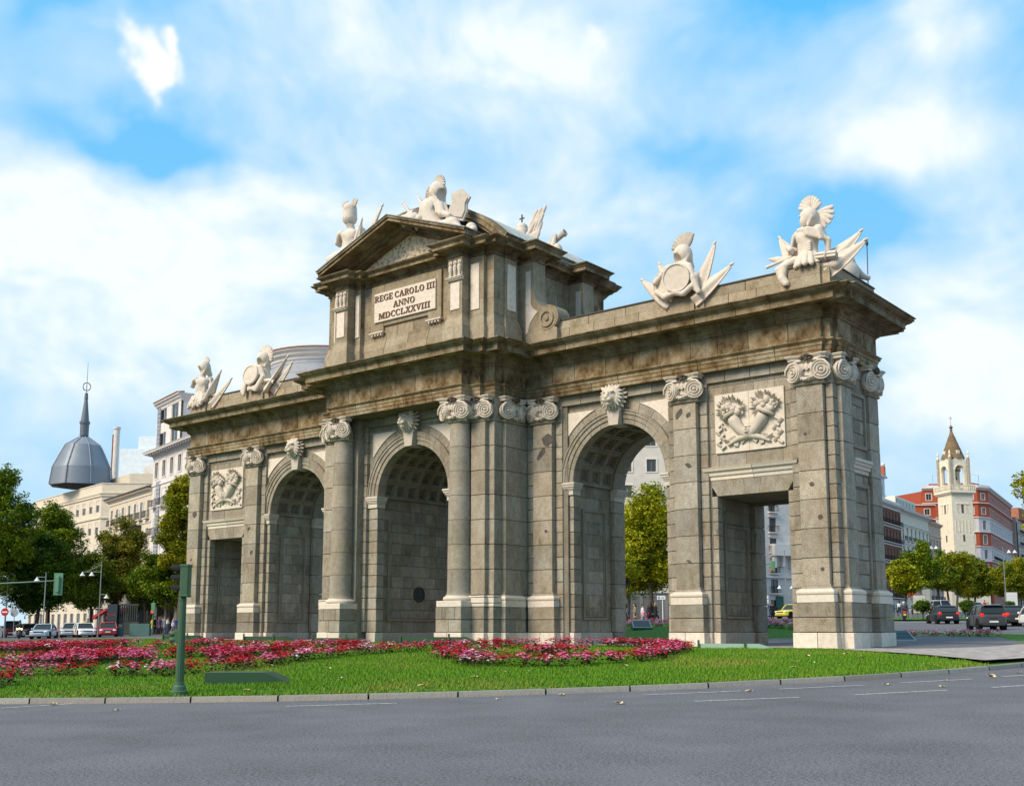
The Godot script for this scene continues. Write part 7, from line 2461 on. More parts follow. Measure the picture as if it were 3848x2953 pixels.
	hull(V, PackedVector2Array([v0 + Vector2(-0.3, -0.3), v1 + Vector2(-0.4, -0.3), v2 + Vector2(-0.4, 0), v3 + Vector2(-0.4, 0), v3 + Vector2(-16, 0), v0 + Vector2(-12, -8)]), 2.5, 44.4, RED * 0.9)
	cornice(V, PackedVector2Array([v0, v1, v2, v3]), 44.6, [[-0.3, 0], [0.2, 0], [0.4, 0.4], [0.8, 0.6], [0.8, 0.9], [0.2, 1.0], [0.2, 1.6], [-0.3, 1.7]], WHITE)
	hull(V, PackedVector2Array([Vector2(-82, -318), Vector2(-69, -324), Vector2(-68, -328), Vector2(-72, -340), Vector2(-86, -338)]), 44.4, 46.6, WHITE * 0.95, "roof_drum")
	hull(V, PackedVector2Array([Vector2(-81, -318), Vector2(-69.2, -324), Vector2(-68.4, -328), Vector2(-72, -339), Vector2(-85, -337)]), 46.6, 47.1, RED, "roof_band")
	var rr := MB.new()
	rr.col = Color(0.4, 0.45, 0.5)
	for e in [Vector2(-80, -319), Vector2(-75, -321.5), Vector2(-70, -324), Vector2(-69, -330)]: rr.bbox(Vector3(e.x + 70, 42.2, e.y + 330), Vector3(e.x + 70.12, 47.2, e.y + 330.12))
	path_strip(rr, PackedVector2Array([Vector2(-10, 11), Vector2(-5, 8.5), Vector2(0, 6), Vector2(1, 0)]), 0.2, func(_x: float, _z: float) -> float: return 47.1, 0.0)
	part("roof_railing", rr.mesh(M.house), V)
	var V2 := thing("apartment_building", "red and white striped house half hidden left of the church tower", "building", Vector3(-90, 2.9, -300))
	var w0 := Vector2(-97, -283.0); var w1 := Vector2(-74.0, -301.7)
	facade(V2, w0, w1, 2.9, [{h = 18.0, wh = 0.0}, {h = 4.4, w = 1.6, wh = 2.2, sill = 1.0, case = true, belt = 0.35}, {h = 4.4, w = 1.8, wh = 2.4, sill = 1.0, case = true, belt = 0.5}, {h = 4.4, w = 1.8, wh = 2.4, sill = 1.0, case = true, belt = 0.5}, {h = 4.4, w = 1.6, wh = 1.8, sill = 1.2, case = true, belt = 0.4}], 6, RED, WHITE, WHITE)
	hull(V2, PackedVector2Array([w0 + Vector2(-0.2, -0.3), w1 + Vector2(-0.2, -0.3), w1 + Vector2(-8, -10), w0 + Vector2(-8, -10)]), 2.5, 38.6, RED * 0.95)
	var V3 := thing("apartment_building", "grey-beige house with continuous black balconies beyond the red corner house", "building", Vector3(-80, 2.9, -430))
	fl = [{h = 5.5, w = 1.6, wh = 3.5, sill = 0.4}]
	for i in 7: fl.append({h = 4.5, w = 1.5, wh = 2.9, sill = 0.5, balcony = 2, belt = 0.3})
	facade(V3, Vector2(-73.0, -387.0), Vector2(-78.5, -440.0), 2.9, fl, 12, Color(0.62, 0.54, 0.46), WHITE * 0.9, WHITE)
	hull(V3, PackedVector2Array([Vector2(-73.4, -387.0), Vector2(-78.9, -440.0), Vector2(-95, -440.0), Vector2(-89, -387.0)]), 2.5, 41.5, Color(0.5, 0.4, 0.33))
	lump(V3, "roof_room", Vector3(-8, 38, -8), Vector3(6.5, 42.5, 38), Color(0.4, 0.17, 0.1))
	var V4 := thing("apartment_building", "dark roofed grey house farthest along the right avenue", "building", Vector3(-85, 2.9, -470))
	facade(V4, Vector2(-77.5, -441.0), Vector2(-85.0, -520.0), 2.9, [{h = 5.5, w = 1.6, wh = 3.5, sill = 0.4}, {h = 4.5, w = 1.4, wh = 2.8, sill = 0.5, balcony = 2}, {h = 4.5, w = 1.4, wh = 2.8, sill = 0.5, balcony = 2}, {h = 4.5, w = 1.4, wh = 2.8, sill = 0.5, balcony = 2}, {h = 4.5, w = 1.4, wh = 2.8, sill = 0.5, balcony = 2}, {h = 4.5, w = 1.4, wh = 2.8, sill = 0.5, balcony = 2}], 16, Color(0.55, 0.5, 0.45), WHITE * 0.9, WHITE)
	hull(V4, PackedVector2Array([Vector2(-77.9, -441.0), Vector2(-85.4, -520.0), Vector2(-100, -520.0), Vector2(-93, -441.0)]), 2.5, 31.0, Color(0.4, 0.36, 0.33))
	hull(V4, PackedVector2Array([Vector2(-77.2, -441.0), Vector2(-84.6, -520.0), Vector2(-98, -520.0), Vector2(-91, -441.0)]), 31.0, 33.5, Color(0.1, 0.1, 0.12), "slate_roof")
	# --- house seen through the right arch
	var H := thing("apartment_building", "smooth pale stone house with framed square windows seen through the right arch", "building", Vector3(-44, 1.3, -88))
	var h0 := Vector2(-50.5, -80.0); var h1 := Vector2(-37.5, -90.6)
	var STN := Color(0.72, 0.66, 0.58)
	fl = [{h = 4.2, w = 2.9, wh = 3.3, sill = 0.1, shutter = Color(0.22, 0.21, 0.19), drop = 1.0, wall = Color(0.3, 0.27, 0.24), belt = 0.2}, {h = 3.7, w = 1.3, wh = 1.8, sill = 1.0, case = true}, {h = 3.7, w = 1.3, wh = 1.8, sill = 1.0, case = true}, {h = 3.7, w = 1.3, wh = 1.8, sill = 1.0, case = true, hood = true}]
	for i in 3: fl.append({h = 3.55, w = 1.3, wh = 1.7, sill = 1.45, case = true})
	facade(H, h0, h1, 1.3, fl, 5, STN, STN * 1.12, Color(0.3, 0.2, 0.12))
	hull(H, PackedVector2Array([h0 + Vector2(-0.3, -0.4), h1 + Vector2(-0.3, -0.4), h1 + Vector2(-8, -10), h0 + Vector2(-8, -10)]), 0.9, 27.2, STN * 0.9)
	# --- house seen through the right doorway
	var Z := thing("apartment_building", "white corner house with iron balconies and grey ground floor through the right doorway", "building", Vector3(-38, 2.0, -116))
	var z0 := Vector2(-50.0, -104.5); var z1 := Vector2(-38.2, -113.2); var z2 := Vector2(-30.5, -128.0)
	fl = [{h = 3.4, w = 1.5, wh = 2.7, sill = 0.1, wall = Color(0.55, 0.53, 0.51)}, {h = 3.0, w = 1.3, wh = 2.1, sill = 0.4, balcony = 1, wall = Color(0.6, 0.58, 0.55), belt = 0.3}]
	for i in 5: fl.append({h = 3.1, w = 1.2, wh = 2.2, sill = 0.4, balcony = 1, hood = true, shutter = Color(0.1, 0.09, 0.09), drop = 0.6})
	facade(Z, z0, z1, 2.0, fl, 6, Color(0.72, 0.66, 0.57), WHITE, DARK)
	facade(Z, z1, z2, 2.0, fl, 4, WHITE, WHITE * 1.03, DARK)
	hull(Z, PackedVector2Array([z0 + Vector2(-0.2, -0.4), z1 + Vector2(-0.1, -0.5), z2 + Vector2(-0.4, 0), z2 + Vector2(-14, -6), z0 + Vector2(-6, -16)]), 1.6, 23.6, WHITE * 0.9)
	var zx := wall_frame(z1, z2, 0)
	var zb := Transform3D(zx.basis, Vector3(z1.x + 38, -2.0, z1.y + 116))
	lump(Z, "stone_bay", Vector3(1.4, 11.4, 0), Vector3(7.0, 13.2, 1.2), WHITE * 1.03, zb)
	for i in 4: lump(Z, "bay_bracket", Vector3(1.6 + i * 1.6, 9.6 + 0.2 * (i % 2), 0), Vector3(2.1 + i * 1.6, 11.4, 0.8), WHITE, zb)
	lump(Z, "shop_door", Vector3(2.2, 2.1, 0.02), Vector3(3.6, 5.4, 0.1), Color(0.06, 0.13, 0.1), zb)

# ---------------------------------------------------------------- vehicles
# heading: which way the front looks on the ground plane
func facing(h: Vector2) -> float:
	return atan2(-h.x, -h.y)

var wheel_m := {}

func loft(st: Array, seg_pow := 0.32) -> MB:
	# stations [z, y low, y high, half width low, half width high]; rounded sections, ends closed
	var mb := MB.new()
	var rows := []
	for s in st:
		var row := PackedVector3Array()
		var cy: float = (s[1] + s[2]) / 2; var hh: float = (s[2] - s[1]) / 2
		for j in 20:
			var a := TAU * (j + 0.5) / 20.0
			var cx := signf(cos(a)) * pow(absf(cos(a)), seg_pow); var sy := signf(sin(a)) * pow(absf(sin(a)), seg_pow)
			row.append(Vector3(cx * lerpf(s[3], s[4], (sy + 1) / 2), cy + sy * hh, s[0]))
		rows.append(row)
	var n := rows.size()
	for e in [0, n - 1]:
		var c := Vector3.ZERO
		for p in rows[e]: c += p / 20.0
		var r := PackedVector3Array()
		for j in 20: r.append(c)
		if e == 0: rows.push_front(r)
		else: rows.push_back(r)
	mb.grid(rows, true)
	return mb

# kind: hatch, saloon, micro, van, beetle
func car(called: String, label: String, kind: String, paint: Color, at: Vector3, h: Vector2, group := "") -> Node3D:
	var o := thing(called, label, "car", at, facing(h), group)
	var S := {hatch = [4.2, 1.76, 1.48, 0.86], saloon = [4.75, 1.82, 1.46, 0.86], micro = [3.45, 1.66, 1.55, 0.95], van = [4.3, 1.75, 1.8, 1.0], beetle = [4.1, 1.72, 1.5, 0.88]}[kind] as Array
	var L: float = S[0]; var W: float = S[1] / 2; var H: float = S[2]; var belt: float = S[3]
	var f := -L / 2; var r := L / 2
	var hood := {hatch = 0.29, saloon = 0.29, micro = 0.17, van = 0.2, beetle = 0.27}[kind] as float
	var deck := {hatch = 0.97, saloon = 0.82, micro = 0.97, van = 0.98, beetle = 0.9}[kind] as float
	var pm: StandardMaterial3D = M.paintwork
	var b := loft([[f + 0.02, 0.38, 0.6, W * 0.7, W * 0.62], [f + 0.12, 0.24, belt - 0.16, W * 0.9, W * 0.8], [f + 0.4, 0.2, belt - 0.07, W, W * 0.9], [f + L * hood, 0.18, belt + 0.02, W, W * 0.95], [0.0, 0.18, belt + 0.02, W, W * 0.96], [f + L * 0.8, 0.2, belt + 0.06, W, W * 0.95], [r - 0.16, 0.25, belt + 0.04, W * 0.97, W * 0.9], [r - 0.02, 0.36, belt - 0.12, W * 0.86, W * 0.8]])
	for i in b.c.size(): b.c[i] = paint
	part("body", b.mesh(pm), o)
	# greenhouse: glass all round, then roof and pillars
	var zf := f + L * (hood + 0.02); var zr := f + L * deck
	var tf := f + L * (hood + (0.17 if kind != "van" else 0.1)); var trr := f + L * (deck - (0.14 if kind != "saloon" else 0.16))
	if kind == "micro" or kind == "van": trr = f + L * 0.93
	var gl := loft([[zf, belt - 0.08, belt + 0.04, W * 0.9, W * 0.88], [lerpf(zf, tf, 0.5), belt - 0.08, lerpf(belt, H, 0.52), W * 0.92, W * 0.82], [tf, belt - 0.08, H - 0.05, W * 0.93, W * 0.74], [trr, belt - 0.08, H - 0.05, W * 0.93, W * 0.74], [lerpf(trr, zr, 0.55), belt - 0.08, lerpf(belt, H, 0.55), W * 0.9, W * 0.8], [zr, belt - 0.08, belt + 0.06, W * 0.86, W * 0.84]], 0.22)
	for i in gl.c.size(): gl.c[i] = Color(0.03, 0.04, 0.045)
	part("window", gl.mesh(M.car_glass), o)
	var rf := loft([[tf - 0.12, H - 0.1, H - 0.055, W * 0.7, W * 0.62], [tf + 0.15, H - 0.1, H - 0.005, W * 0.76, W * 0.64], [(tf + trr) / 2, H - 0.1, H, W * 0.78, W * 0.66], [trr - 0.1, H - 0.1, H - 0.005, W * 0.76, W * 0.64], [trr + 0.14, H - 0.12, H - 0.06, W * 0.72, W * 0.62]], 0.4)
	for i in rf.c.size(): rf.c[i] = paint
	part("roof", rf.mesh(pm), o)
	for s in [-1, 1]:
		var pl := MB.new()
		pl.col = paint
		for q in [[zf + 0.02, tf], [zr - 0.05, trr]]:
			pl.tube([Vector3(s * W * 0.9, belt - 0.02, q[0]), Vector3(s * W * 0.84, lerpf(belt, H, 0.52), lerpf(q[0], q[1], 0.5)), Vector3(s * W * 0.73, H - 0.06, q[1])], [0.06, 0.055, 0.055], 6)
		pl.tube([Vector3(s * W * 0.945, belt, 0.12 * L - 0.1), Vector3(s * W * 0.77, H - 0.06, 0.1 * L - 0.1)], [0.045, 0.045], 6)
		part("pillar", pl.mesh(pm), o)
		var mi := MB.new()
		mi.col = paint
		mi.ball(Vector3(s * (W + 0.08), belt + 0.08, zf + 0.32), Vector3(0.1, 0.08, 0.06), 8, 6)
		part("mirror", mi.mesh(pm), o)
		var hl := MB.new()
		hl.col = Color(0.8, 0.82, 0.85)
		hl.ball(Vector3(s * W * 0.7, belt - 0.2, f + 0.14), Vector3(0.19, 0.085, 0.14), 10, 6)
		part("headlight", hl.mesh(M.lamp_glass), o)
		var tl := MB.new()
		tl.col = Color(0.55, 0.015, 0.01)
		tl.ball(Vector3(s * W * 0.78, belt - 0.06, r - 0.12), Vector3(0.14, 0.12, 0.12), 10, 6)
		part("tail_light", tl.mesh(M.red_lamp), o)
		var dl := MB.new()
		dl.col = paint * 0.35
		dl.bbox(Vector3(s * W * 0.985 - 0.012, 0.32, 0.12 * L - 0.115), Vector3(s * W * 0.985 + 0.012, belt, 0.12 * L - 0.1))
		dl.bbox(Vector3(s * W * 0.985 - 0.012, 0.32, -0.16 * L), Vector3(s * W * 0.985 + 0.012, belt, -0.16 * L + 0.014))
		part("door_seam", dl.mesh(pm), o)
	for q in [[f - 0.005, 1], [r - 0.055, -1]]:
		var bm := MB.new()
		bm.col = paint * 0.6 if kind != "micro" else Color(0.03, 0.03, 0.03)
		bm.cbox(Vector3(-W * 0.8, 0.26, q[0]), Vector3(W * 0.8, 0.4, q[0] + 0.06), 0.02)
		part("bumper", bm.mesh(pm), o)
		var lp := MB.new()
		lp.col = Color(0.75, 0.75, 0.72)
		var zz: float = f - 0.02 if q[1] > 0 else r + 0.0
		lp.bbox(Vector3(-0.26, 0.44, zz), Vector3(0.26, 0.55, zz + 0.02))
		part("license_plate", lp.mesh(M.house), o)
	var gm := MB.new()
	gm.col = Color(0.02, 0.02, 0.02)
	gm.cbox(Vector3(-W * 0.5, 0.58, f - 0.01), Vector3(W * 0.5, 0.68, f + 0.1), 0.02)
	part("grille", gm.mesh(M.house), o)
	if wheel_m.is_empty():
		var t := MB.new()
		t.col = Color(0.018, 0.018, 0.018)
		var rot := Transform3D(Basis(Vector3(0, 0, 1), PI / 2), Vector3.ZERO)
		t.lathe([Vector2(0.2, 0.1), Vector2(0.29, 0.11), Vector2(0.32, 0.08), Vector2(0.32, -0.08), Vector2(0.29, -0.11), Vector2(0.2, -0.1)], 22, rot)
		wheel_m.tyre = t.mesh(M.house)
		t = MB.new()
		t.col = Color(0.4, 0.4, 0.42)
		t.lathe([Vector2(0.001, 0.1), Vector2(0.06, 0.1), Vector2(0.07, 0.06), Vector2(0.19, 0.07), Vector2(0.21, 0.1), Vector2(0.21, -0.1), Vector2(0.001, -0.09)], 16, rot)
		wheel_m.rim = t.mesh(M.metal)
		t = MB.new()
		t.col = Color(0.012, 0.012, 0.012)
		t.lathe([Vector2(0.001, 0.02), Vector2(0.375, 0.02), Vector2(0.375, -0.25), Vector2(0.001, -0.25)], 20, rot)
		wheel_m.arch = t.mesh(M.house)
	for z in [f + L * 0.19, f + L * 0.81]:
		for s in [-1, 1]:
			var w := part("wheel", wheel_m.tyre, o, Transform3D(Basis(Vector3.UP, 0 if s < 0 else PI), Vector3(s * (W - 0.1), 0.32, z)))
			part("rim", wheel_m.rim, w)
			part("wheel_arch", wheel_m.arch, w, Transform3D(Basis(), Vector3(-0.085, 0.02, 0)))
	return o

func two_wheeler(label: String, category: String, at: Vector3, h: Vector2, paint: Color, lit: bool) -> Node3D:
	var o := thing("motor_scooter" if not lit else "motorcycle", label, category, at, facing(h))
	var b := MB.new()
	b.col = paint
	b.tube([Vector3(0, 0.55, -0.55), Vector3(0, 0.38, -0.25), Vector3(0, 0.36, 0.1), Vector3(0, 0.62, 0.3), Vector3(0, 0.72, 0.75)], [0.12, 0.13, 0.15, 0.2, 0.14], 10)
	b.tube([Vector3(0, 0.4, -0.62), Vector3(0, 0.95, -0.5)], [0.16, 0.12], 8)
	part("body", b.mesh(M.paintwork), o)
	b = MB.new()
	b.col = Color(0.02, 0.02, 0.02)
	b.cbox(Vector3(-0.15, 0.76, -0.1), Vector3(0.15, 0.86, 0.7), 0.04)
	part("saddle", b.mesh(M.house), o)
	for z in [-0.68, 0.62]:
		var t := MB.new()
		t.col = Color(0.018, 0.018, 0.018)
		t.lathe([Vector2(0.1, 0.05), Vector2(0.25, 0.07), Vector2(0.29, 0.0), Vector2(0.25, -0.07), Vector2(0.1, -0.05)], 18, Transform3D(Basis(Vector3(0, 0, 1), PI / 2), Vector3(0, 0.29, z)))
		part("wheel", t.mesh(M.house), o)
	b = MB.new()
	b.col = Color(0.1, 0.1, 0.1)
	b.tube([Vector3(-0.36, 1.06, -0.4), Vector3(0, 1.0, -0.5), Vector3(0.36, 1.06, -0.4)], [0.025, 0.03, 0.025], 6)
	for s in [-1, 1]: b.ball(Vector3(s * 0.32, 1.28, -0.46), Vector3(0.08, 0.06, 0.03), 8, 5)
	part("handlebar", b.mesh(M.house), o)
	if lit:
		for q in [[-0.2, 0.95], [0.0, 1.0], [0.2, 0.95]]:
			var l := MB.new()
			l.col = Color(1, 0.9, 0.6)
			l.ball(Vector3(q[0], q[1], -0.72), Vector3(0.09, 0.09, 0.06), 10, 6)
			part("headlight", l.mesh(M.lit_lamp), o)
		for s in [-1, 1]:
			var c := MB.new()
			c.col = Color(0.55, 0.55, 0.55)
			c.lathe([Vector2(0.001, 0.12), Vector2(0.2, 0.1), Vector2(0.22, -0.1), Vector2(0.001, -0.12)], 14, Transform3D(Basis(Vector3(1, 0, 0), PI / 2), Vector3(s * 0.34, 0.55, 0.3)))
			part("pannier", c.mesh(M.metal), o)
	else:
		var bx := MB.new()
		bx.col = Color(0.02, 0.02, 0.022)
		bx.cbox(Vector3(-0.24, 0.95, 0.55), Vector3(0.24, 1.25, 0.95), 0.06)
		part("top_box", bx.mesh(M.paintwork), o)
		bx = MB.new()
		bx.col = Color(0.6, 0.02, 0.01)
		bx.cbox(Vector3(-0.1, 0.78, 0.86), Vector3(0.1, 0.9, 0.92), 0.02)
		part("tail_light", bx.mesh(M.red_lamp), o)
		bx = MB.new()
		bx.col = Color(0.75, 0.55, 0.08)
		bx.bbox(Vector3(-0.1, 0.5, 0.9), Vector3(0.1, 0.68, 0.92))
		part("license_plate", bx.mesh(M.house), o)
	return o

# ---------------------------------------------------------------- people
# pose: stand, walk, ride
func person(label: String, at: Vector3, h: Vector2, shirt: Color, legs: Color, hair: Color, tall := 1.72, pose := "stand", long_hair := false, coat := false, skirt := false, helmet_c := Color(0, 0, 0, 0), group := "") -> Node3D:
	var o := thing("person", label, "person", at, facing(h), group)
	var k := tall / 1.75
	var skin := Color(0.5, 0.3, 0.21)
	var f := Field.new(Vector3(-0.55, -0.04, -0.62), Vector3(0.55, 1.9, 0.62), 0.034)
	var hip := Vector3(0, 0.93, 0)
	var sh := Vector3(0, 1.42, -0.01)
	if pose == "ride":
		hip = Vector3(0, 0.93, 0.2); sh = Vector3(0, 1.42, 0.08)
	f.cap(hip, lerp(hip, sh, 0.5), 0.135, 0.13, legs if not coat else shirt, 0.05)
	f.cap(lerp(hip, sh, 0.4), sh + Vector3(0, -0.1, 0), 0.14, 0.155, shirt, 0.06)
	f.cap(sh + Vector3(-0.14, -0.03, 0), sh + Vector3(0.14, -0.03, 0), 0.085, 0.085, shirt, 0.05)
	f.cap(sh, sh + Vector3(0, 0.13, -0.02), 0.06, 0.052, skin, 0.03)
	var hd := sh + Vector3(0, 0.24, -0.03)
	f.ell(hd, Vector3(0.08, 0.115, 0.098), skin, 0.02)
	f.ell(hd + Vector3(0, -0.02, -0.1), Vector3(0.014, 0.03, 0.022), skin, 0.02)
	for s in [-1, 1]: f.ell(hd + Vector3(s * 0.08, -0.01, 0.01), Vector3(0.014, 0.03, 0.02), skin, 0.01)
	var sw := 1
	for s in [-1, 1]:
		var stride: float = 0.0 if pose != "walk" else 0.32 * s
		var kn := Vector3(s * 0.1, 0.5, -0.04 + stride * 0.5 - (0.06 if pose == "walk" else 0.0))
		var an := Vector3(s * 0.1, 0.09, 0.02 + stride * (1.0 if stride < 0 else 1.15))
		if pose == "ride":
			kn = Vector3(s * 0.2, 0.74, -0.26); an = Vector3(s * 0.22, 0.36, -0.1)
		f.cap(hip + Vector3(s * 0.09, -0.03, 0), kn, 0.092, 0.062, legs, 0.03)
		f.cap(kn, an, 0.06, 0.042, legs, 0.02)
		f.cap(an + Vector3(0, -0.045, 0.02), an + Vector3(0, -0.055, -0.15), 0.042, 0.036, Color(0.04, 0.035, 0.03), 0.01)
		var so := sh + Vector3(s * 0.19, -0.04, 0)
		var el := so + Vector3(s * 0.06, -0.29, 0.03 - stride * 0.3)
		var wr := el + Vector3(s * 0.0, -0.24, -0.07 - stride * 0.35)
		if pose == "ride":
			el = so + Vector3(s * 0.1, -0.2, -0.14); wr = Vector3(s * 0.3, 1.08, -0.34)
		elif pose == "fold":
			el = so + Vector3(s * 0.07, -0.28, -0.02); wr = el + Vector3(-s * 0.16, 0.06, -0.17)
		f.cap(so, el, 0.056, 0.044, shirt, 0.03)
		f.cap(el, wr, 0.042, 0.032, shirt if coat or tall > 1.76 else skin, 0.02)
		var dn := (wr - el).normalized()
		f.ell(wr + dn * 0.055, Vector3(0.034, 0.05, 0.038), skin, 0.015)
		for i in 4: f.cap(wr + dn * 0.08 + Vector3(0, 0, (i - 1.5) * 0.02), wr + dn * (0.135 - 0.008 * absf(i - 1.2)) + Vector3(-s * 0.014, 0, (i - 1.5) * 0.022), 0.0115, 0.01, skin, 0.004)
		f.cap(wr + dn * 0.04 + Vector3(0, 0, -0.03), wr + dn * 0.09 + Vector3(-s * 0.01, 0, -0.055), 0.0125, 0.0105, skin, 0.006)
	if coat: f.cap(hip + Vector3(0, 0.05, 0), hip + Vector3(0, -0.25, 0.01), 0.155, 0.18, shirt, 0.03)
	if skirt: f.cap(hip, hip + Vector3(0, -0.3, 0), 0.15, 0.19, shirt, 0.03)
	var mb := MB.new()
	f.into(mb, Transform3D(Basis.from_scale(Vector3(k, k, k)), Vector3.ZERO))
	part("body", mb.mesh(M.cloth), o)
	var hm := MB.new()
	if helmet_c.a > 0.0:
		hm.col = helmet_c
		hm.ball((hd + Vector3(0, 0.03, 0.01)) * k, Vector3(0.125, 0.14, 0.14) * k, 12, 9)
		part("helmet", hm.mesh(M.paintwork), o)
	else:
		hm.col = hair
		hm.ball((hd + Vector3(0, 0.035, 0.018)) * k, Vector3(0.088, 0.1, 0.1) * k, 10, 7)
		if long_hair:
			hm.tube([hd * k + Vector3(0, 0.05, 0.05), hd * k + Vector3(0, -0.1, 0.075), hd * k + Vector3(0, -0.3, 0.09)], [0.09, 0.085, 0.05], 8, 1.2)
		part("hair", hm.mesh(M.cloth), o)
	return o

func bag(parent_label: String, at: Vector3, c: Color, s := 1.0) -> void:
	var mb := MB.new()
	mb.col = c
	mb.cbox(Vector3(-0.07, -0.16, -0.15) * s, Vector3(0.07, 0.14, 0.15) * s, 0.04)
	mb.tube([Vector3(0, 0.1, -0.12) * s, Vector3(0, 0.4, -0.03) * s, Vector3(0, 0.42, 0.03) * s, Vector3(0, 0.1, 0.12) * s], [0.015, 0.012, 0.012, 0.015], 5)
	single("bag", mb.mesh(M.cloth), parent_label, "bag", at)

func build_traffic() -> void:
	var fw := Vector2(-0.631, -0.776); var rt := Vector2(0.776, -0.631)
	var hd := func(a: float) -> Vector2: return fw * cos(deg_to_rad(a)) + rt * sin(deg_to_rad(a))
	# right side of the square, seen from behind
	car("parked_car", "small dark grey two-tone microcar with silver pillar, nearest car on the right", "micro", Color(0.045, 0.045, 0.05), ground(17.0, -32.5), hd.call(8.0))
	car("parked_car", "black hatchback with red tail lights left of the grey microcar", "hatch", Color(0.012, 0.013, 0.018), ground(7.3, -54.0), hd.call(6.0))
	car("parked_car", "white saloon cut by the right picture edge behind the grey microcar", "saloon", Color(0.78, 0.76, 0.73), ground(17.6, -42.0), hd.call(8.0))
	car("parked_car", "dark saloon between the grey microcar and the white saloon", "saloon", Color(0.02, 0.02, 0.025), ground(15.1, -44.5), hd.call(8.0))
	car("parked_car", "silver blue car waiting on the avenue left of the walking man", "hatch", Color(0.3, 0.36, 0.42), ground(-10.8, -103.0), hd.call(160.0))
	car("parked_car", "white van-like car on the avenue just right of the silver blue car", "van", Color(0.75, 0.75, 0.75), ground(-9.4, -104.5), hd.call(160.0))
	car("parked_car", "pale blue car on the avenue above the black hatchback roof", "hatch", Color(0.4, 0.47, 0.52), ground(-9.6, -120.0), hd.call(165.0))
	car("parked_car", "silver car on the avenue under the red corner house", "hatch", Color(0.5, 0.5, 0.5), ground(-10.6, -141.0), hd.call(165.0))
	car("parked_car", "dark red car on the avenue near the right picture edge", "hatch", Color(0.22, 0.02, 0.02), ground(-5.4, -133.0), hd.call(20.0))
	var sc := two_wheeler("dark scooter with black top box and yellow plate ridden away from the square", "scooter", ground(0.4, -64.4), hd.call(16.0), Color(0.05, 0.05, 0.055), false)
	person("scooter rider in a dark jacket, jeans and silver helmet", ground(0.4, -64.4) + Vector3(0, 0.02, 0), hd.call(16.0), Color(0.05, 0.055, 0.07), Color(0.09, 0.14, 0.24), Color(0.02, 0.02, 0.02), 1.75, "ride", false, true, false, Color(0.5, 0.5, 0.52))
	# left side of the square, coming towards the camera
	car("parked_car", "dark red van at the left picture edge beside the no entry sign", "van", Color(0.26, 0.02, 0.02), ground(-82.3, -20.5), hd.call(160.0))
	car("parked_car", "orange red car half hidden behind the motorcycle", "hatch", Color(0.36, 0.06, 0.02), ground(-84.5, -23.6), hd.call(150.0))
	car("parked_car", "silver blue saloon, largest car on the left", "saloon", Color(0.36, 0.44, 0.52), ground(-65.9, -15.4), hd.call(170.0))
	car("parked_car", "silver car tucked between the silver blue saloon and the white taxi", "hatch", Color(0.42, 0.48, 0.52), ground(-69.6, -20.3), hd.call(165.0))
	var taxi := car("taxi", "white taxi with a red door stripe and roof sign left of the red hatchback", "hatch", Color(0.78, 0.77, 0.75), ground(-66.4, -19.9), hd.call(150.0))
	var rs := MB.new()
	rs.col = Color(0.8, 0.65, 0.2)
	rs.cbox(Vector3(-0.2, 1.47, -0.1), Vector3(0.2, 1.62, 0.1), 0.03)
	part("roof_sign", rs.mesh(M.house), taxi)
	for s in [-1, 1]:
		var st := MB.new()
		st.col = Color(0.5, 0.03, 0.03)
		st.extrude(pv([-0.2, 0.3, 0.05, 0.3, 0.45, 0.85, 0.2, 0.85]), 0.02, Transform3D(Basis(Vector3.UP, PI / 2), Vector3(s * 0.885 - 0.01, 0, 0)))
		part("door_stripe", st.mesh(M.house), taxi)
	car("parked_car", "bright red hatchback with lit headlights nearest the glass pavilion", "hatch", Color(0.4, 0.015, 0.02), ground(-64.2, -21.2), hd.call(161.0))
	two_wheeler("black motorcycle with three lit headlights in front of the dark red van", "motorcycle", ground(-68.8, -14.4), hd.call(158.0), Color(0.04, 0.04, 0.045), true)
	person("motorcyclist in dark clothes with a dark helmet riding towards the square", ground(-68.8, -14.4) + Vector3(0, 0.02, 0), hd.call(158.0), Color(0.05, 0.05, 0.055), Color(0.03, 0.03, 0.035), Color(0.02, 0.02, 0.02), 1.75, "ride", false, true, false, Color(0.05, 0.05, 0.06))
	car("parked_car", "yellow rounded small car seen through the right doorway", "beetle", Color(0.75, 0.62, 0.03), ground(-13.4, -70.0), hd.call(-125.0))

